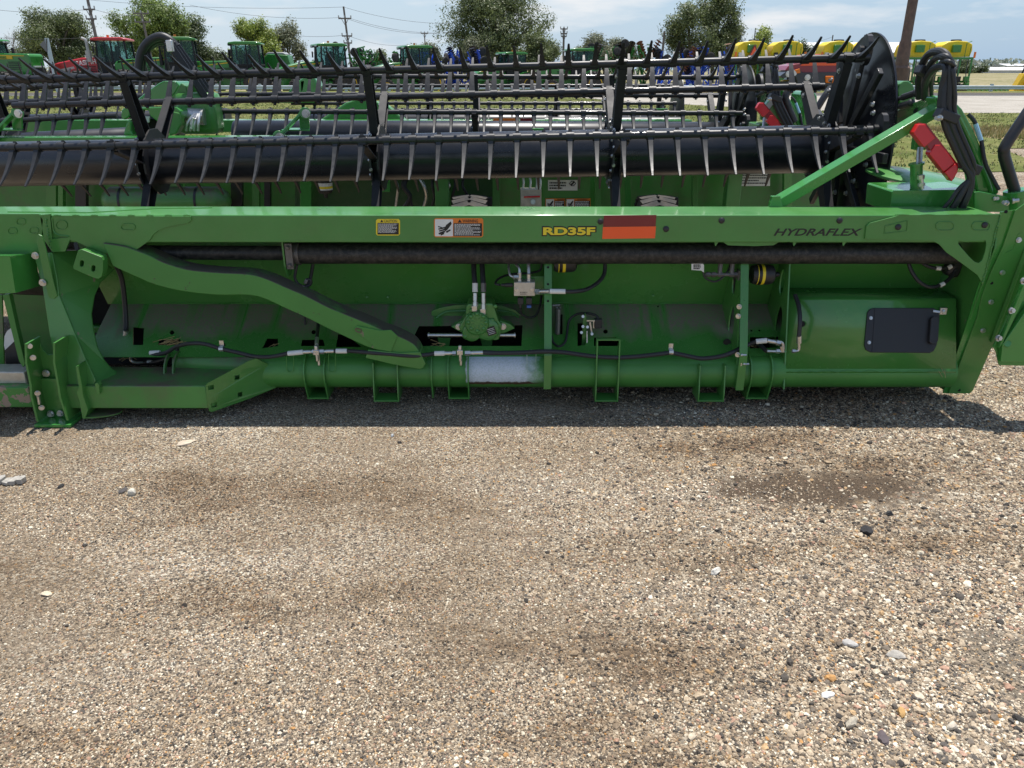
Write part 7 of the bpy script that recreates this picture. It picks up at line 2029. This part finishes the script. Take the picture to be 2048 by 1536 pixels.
tree(950, 66, 55, 113, 'grey', 'pale bushy tree in front of the foot of the biggest tree', 10, n=5500, lobes=11, trunkfrac=.08)
tree(992, 195, -30, 118, 'olive', 'biggest tree, broad and dark olive, behind the blue cultivators', 11, n=21000, lobes=26, trunkfrac=.14)
tree(1070, 96, 56, 112, 'olive', 'dense olive tree at the right foot of the biggest tree', 12, n=8500, lobes=13, trunkfrac=.08)
tree(1210, 96, 57, 118, 'grey', 'round domed tree above the folded green disc harrows', 13, n=6500, lobes=14, trunkfrac=.3)
tree(1385, 120, 2, 112, 'olive', 'tall feathery tree above the folded blue disc harrows', 14, n=10500, lobes=17, trunkfrac=.12, gap=.4)
tree(1425, 88, -22, 113, 'olive', 'leaning tree crown rising out of the top of the picture beside the feathery tree', 24, n=6500, lobes=11, trunkfrac=.3, gap=.4)
tree(1456, 70, 54, 120, 'grey', 'low grey tree left of the first yellow tank', 15, n=4800, lobes=10, trunkfrac=.1)
tree(1525, 74, 54, 122, 'yellow', 'yellow green tree behind the first yellow tanks', 16, n=5200, lobes=10, trunkfrac=.1)
tree(1606, 24, 70, 126, 'dark', 'slim dark conifer beside the white barn roof', 17, n=1900, lobes=7, trunkfrac=.05)
tree(1584, 26, 82, 126, 'dark', 'small dark bush between yellow tank and slim conifer', 18, n=1500, lobes=5, trunkfrac=.05)
tree(1930, 42, 118, 210, 'dark', 'far round dark tree right of the last yellow tank', 19, n=2600, lobes=7, trunkfrac=.02, leaf=.5, group='far trees beyond the field')
tree(1958, 24, 127, 215, 'dark', 'far low dark tree right of the round one', 20, n=1400, lobes=5, trunkfrac=.02, leaf=.5, group='far trees beyond the field')
tree(58, 84, 98, 121, 'olive', 'low olive bush at the foot of the broad olive tree', 31, n=3600, lobes=8, trunkfrac=.05)
tree(455, 66, 88, 119, 'dark', 'low dark bush behind the hood of the older square tractor', 32, n=3000, lobes=7, trunkfrac=.05)
tree(1158, 52, 92, 120, 'olive', 'low olive bush behind the boxy pale roofed tractor', 33, n=2400, lobes=6, trunkfrac=.05)
tree(1258, 46, 92, 121, 'grey', 'low grey bush right of the round domed tree', 34, n=2200, lobes=6, trunkfrac=.05)
# bare tree
X = at(32, 140, 119).x; t = thing('tree', 'leafless tree with thin pale branches at the far left', 'tree', (X, 119, 0)); g = MB(); R = random.Random(3)
def branch(p, d, l, r, dep):
    e = p + d * l
    g.tube([p, p.lerp(e, .5) + V(R.uniform(-.1, .1), 0, R.uniform(-.1, .1)), e], [r, r * .8, r * .6], 5)
    if dep:
        for _ in range(3): branch(p.lerp(e, R.uniform(.5, 1)), (d + V(R.uniform(-.7, .7), R.uniform(-.6, .6), R.uniform(-.1, .5))).normalized(), l * .66, r * .55, dep - 1)
branch(V(X, 119, 0), V(-.05, 0, 1), 3.4, .12, 5); g.build('trunk', mat('bare_wood', (.30, .27, .24), .9), t)
# far wood along the horizon
R = random.Random(77); vs, fs = [], []
for k in range(9000):
    x = R.uniform(120, 330) if k % 3 else R.uniform(-330, 120); Yf = R.uniform(300, 330)
    hm = 4.4 + 3.0 * mnoise.noise(V(x * .03, 0, 2)) + 1.6 * mnoise.noise(V(x * .13, 3, 0))
    z = R.random() ** .7 * max(1.5, hm); s_ = R.uniform(.5, 1.2); i = len(vs); a = R.uniform(0, 3)
    vs += [(x - s_ * math.cos(a), Yf, z - s_ * math.sin(a) * .5), (x, Yf + .5, z + s_ * .5), (x + s_ * math.cos(a), Yf, z + s_ * math.sin(a) * .5), (x, Yf - .5, z - s_ * .5)]; fs.append((i, i + 1, i + 2, i + 3))
me = bpy.data.meshes.new('far_wood'); me.from_pydata(vs, [], fs); me.materials.append(leafm((.085, .105, .075))); o = bpy.data.objects.new('far_wood', me); COL.objects.link(o)
tag(o, 'far belt of hazy dark trees along the horizon', 'wood', kind='stuff')

# ---------------------------------------------------------------- utility poles and lines
M_wood = mat('pole_wood', (.17, .15, .135), .85, var=.2, vscale=4, obj=True)
M_wire = mat('wire', (.10, .10, .11), .6)
POLE = {}
def pole(px, ytop, Y, label, arms, lean=0.0, r=.15, key=None):
    X = at(px, ytop, Y).x; H = at(px, ytop, Y).z
    t = thing('utility_pole', label, 'utility pole', (X + lean, Y, 0), 0, 'utility poles beyond the yard')
    g = MB(); g.tube([V(X + lean * 1.1, Y, -.8), V(X, Y, H)], [r, r * .7], 10); g.build('post', M_wood, t)
    for (ya, w) in arms:
        z = at(px, ya, Y).z; hw = w * mpp(Y) / 2; xx = X + lean * (1 - z / H)
        g = MB(); g.bar(V(xx - hw, Y - .12, z), V(xx + hw, Y - .12, z), .12, .16)
        for s_ in (-1, 1): g.bar(V(xx, Y - .1, z - .8), V(xx + s_ * hw * .55, Y - .12, z), .05, .06)
        ca = g.build('crossarm', M_wood, t)
        for s_ in (-.95, 0, .95):
            g = MB(); g.tube([V(xx + s_ * hw, Y - .12, z + .06), V(xx + s_ * hw, Y - .12, z + .34)], .07, 8); g.build('insulator', M_greyrim, ca)
    POLE[key or label] = (X, Y, H)
pole(171, -20, 90, 'tall pole leaning over the red tractor', [(19, 22), (38, 20)], .35, .2)
pole(282, 24, 100, 'short pole with two crossarms before the tall leafy tree', [(27, 30), (44, 30)], .5, .16)
pole(687, 13, 105, 'tall pole with crossarms standing alone against the sky', [(37, 25), (72, 20), (86, 16)], .5, .16)
pole(849, 64, 150, 'small far pole above the bushy grey green tree', [(67, 14)], 0, .13)
pole(1128, 55, 130, 'far pole with a stack of crossarms and transformer left of the round domed tree', [(58, 14), (67, 13), (73, 11)], 0, .2)
pole(1329, 62, 112, 'plain dark pole left of the feathery tree', [], -.2, .2)
pole(1511, 56, 120, 'thin pole behind the first yellow tanks', [], 0, .09)
pole(1666, 70, 125, 'thin pole above the white barn roof', [], 0, .12)
def wire(label, a, b_, sag, r=.018):
    a, b_ = Vector(a), Vector(b_)
    g = MB(); g.tube([a.lerp(b_, k / 20) - V(0, 0, sag * 4 * (k / 20) * (1 - k / 20)) for k in range(21)], r, 5)
    tag(g.build('power_line', M_wire), label, 'power line', 'power lines strung between the poles')
for lab, p0, p1, sg in (
    ('power line leaving the top of the lone tall pole to the left', (100, -8, 108), (687, 14, 105), .6),
    ('power line from the upper crossarm of the lone pole to the left', (380, 10, 107), (682, 35, 105), .6),
    ('power line from the top of the lone pole to the biggest tree', (687, 14, 105), (905, 47, 112), .5),
    ('front power line from the upper crossarm to the biggest tree', (698, 36, 105), (905, 65, 112), .6),
    ('rear power line from the upper crossarm to the biggest tree', (690, 36, 105), (905, 63.5, 114), .8),
    ('power line from the lower crossarm of the lone pole to the left', (600, 72, 107), (684, 71, 105), .1),
    ('power line from the lower crossarm down to the small far pole', (697, 72, 105), (820, 89, 130), .5),
    ('power line crossing the sky at the left edge, upper one', (-20, 18, 95), (172, 19, 90), .3),
    ('power line crossing the sky at the left edge, lower one', (-20, 74, 110), (160, 76, 110), .2),
    ('power line between the leaning pole and the tall leafy tree', (186, 18, 91), (285, 30, 100), .3),
    ('slack line dropping to the plain dark pole', (1265, 98, 118), (1326, 72, 112), .3),
    ('line from the thin pole down to the barn roof', (1620, 86, 120), (1664, 74, 125), .1)):
    wire(lab, at(*p0), at(*p1), sg)

# ---------------------------------------------------------------- barn and far buildings
YBn = 128; t = thing('barn', 'long barn with white metal roof and ribbed blue grey walls', 'barn', (at(1700, 140, YBn).x, YBn, 0))
xa, xb = at(1592, 140, YBn).x, at(1815, 140, YBn).x; ze, zr_ = at(1700, 106, YBn).z, at(1700, 84, YBn).z
g = MB(); n = 150
for k in range(n):      # ribbed cladding
    x = xa + (xb - xa) * k / n; g.box((x + .03, YBn, ze / 2), ((xb - xa) / n * .55, .08, ze))
g.box(((xa + xb) / 2, YBn + 5, ze / 2), (xb - xa, 9.95, ze)); g.build('wall', mat('barn_wall', (.33, .40, .45), .5, var=.05, vscale=1), t)
g = MB(); g.plate([V(xa - .4, YBn - .5, ze - .05), V(xb + .4, YBn - .5, ze - .05), V(xb + .4, YBn + 5, zr_), V(xa + 1.8, YBn + 5, zr_)], (0, 0, .12)); g.plate([V(xa + 1.8, YBn + 5, zr_), V(xb + .4, YBn + 5, zr_), V(xb + .4, YBn + 10.5, ze), V(xa - .4, YBn + 10.5, ze)], (0, 0, .12)); g.build('roof', mat('white_metal_roof', (.72, .72, .71), .5, var=.08, vscale=.8), t)
def house(px0, px1, yt, yb, Y, label, wall, roofc, name='house'):
    a, b_ = at(px0, yb, Y), at(px1, yb, Y); z0, z1 = at(px0, yb, Y).z, at(px0, yt, Y).z
    t = thing(name, label, name.replace('_', ' '), ((a.x + b_.x) / 2, Y, 0))
    g = MB(); g.box(((a.x + b_.x) / 2, Y + 4, z0 / 2 + .2), (b_.x - a.x, 8, max(.4, z0))); g.build('wall', mat('wall_' + name + str(px0), wall, .7), t)
    xc = (a.x + b_.x) / 2
    g = MB(); g.plate([V(a.x - .5, Y - .4, z0), V(xc, Y - .4, z1), V(b_.x + .5, Y - .4, z0), V(b_.x + .5, Y - .4, z0 - .3), V(xc, Y - .4, z1 - .35), V(a.x - .5, Y - .4, z0 - .3)], 9); g.build('roof', mat('roof_' + name + str(px0), roofc, .7), t)
    return t
house(1918, 1933, 134, 139, 230, 'far house with a pale gable left of the low white shed', (.16, .16, .15), (.62, .60, .57))
house(1947, 1963, 133, 139, 235, 'far house with a pale gable next to the low white shed', (.16, .16, .15), (.62, .60, .57))
def shed(px0, px1, yt, yb, Y, label, col, zb=0):
    a, b_ = at(px0, yb, Y), at(px1, yt, Y)
    t = thing('shed', label, 'shed', ((a.x + b_.x) / 2, Y, 0))
    g = MB(); g.box(((a.x + b_.x) / 2, Y + 6, b_.z / 2 - .15), (b_.x - a.x, 12, b_.z - .3)); g.build('wall', mat('shed_wall' + str(px0), col, .6, var=.05, vscale=.5), t)
    g = MB(); g.plate([V(a.x - .3, Y - .4, b_.z - .3), V(a.x - .3, Y + 6, b_.z + .5), V(a.x - .3, Y + 12.4, b_.z - .3)], (b_.x - a.x + .6, 0, 0)); g.build('roof', mat('shed_roof', (.66, .66, .65), .5), t)
shed(1975, 2090, 138, 143, 225, 'low long white shed at the right edge of the field', (.62, .62, .60))
shed(2014, 2110, 130, 138, 300, 'bigger grey shed standing behind the low white one', (.42, .43, .43))
shed(108, 150, 118, 140, 135, 'pale grey shed under the broad olive tree', (.45, .46, .47))
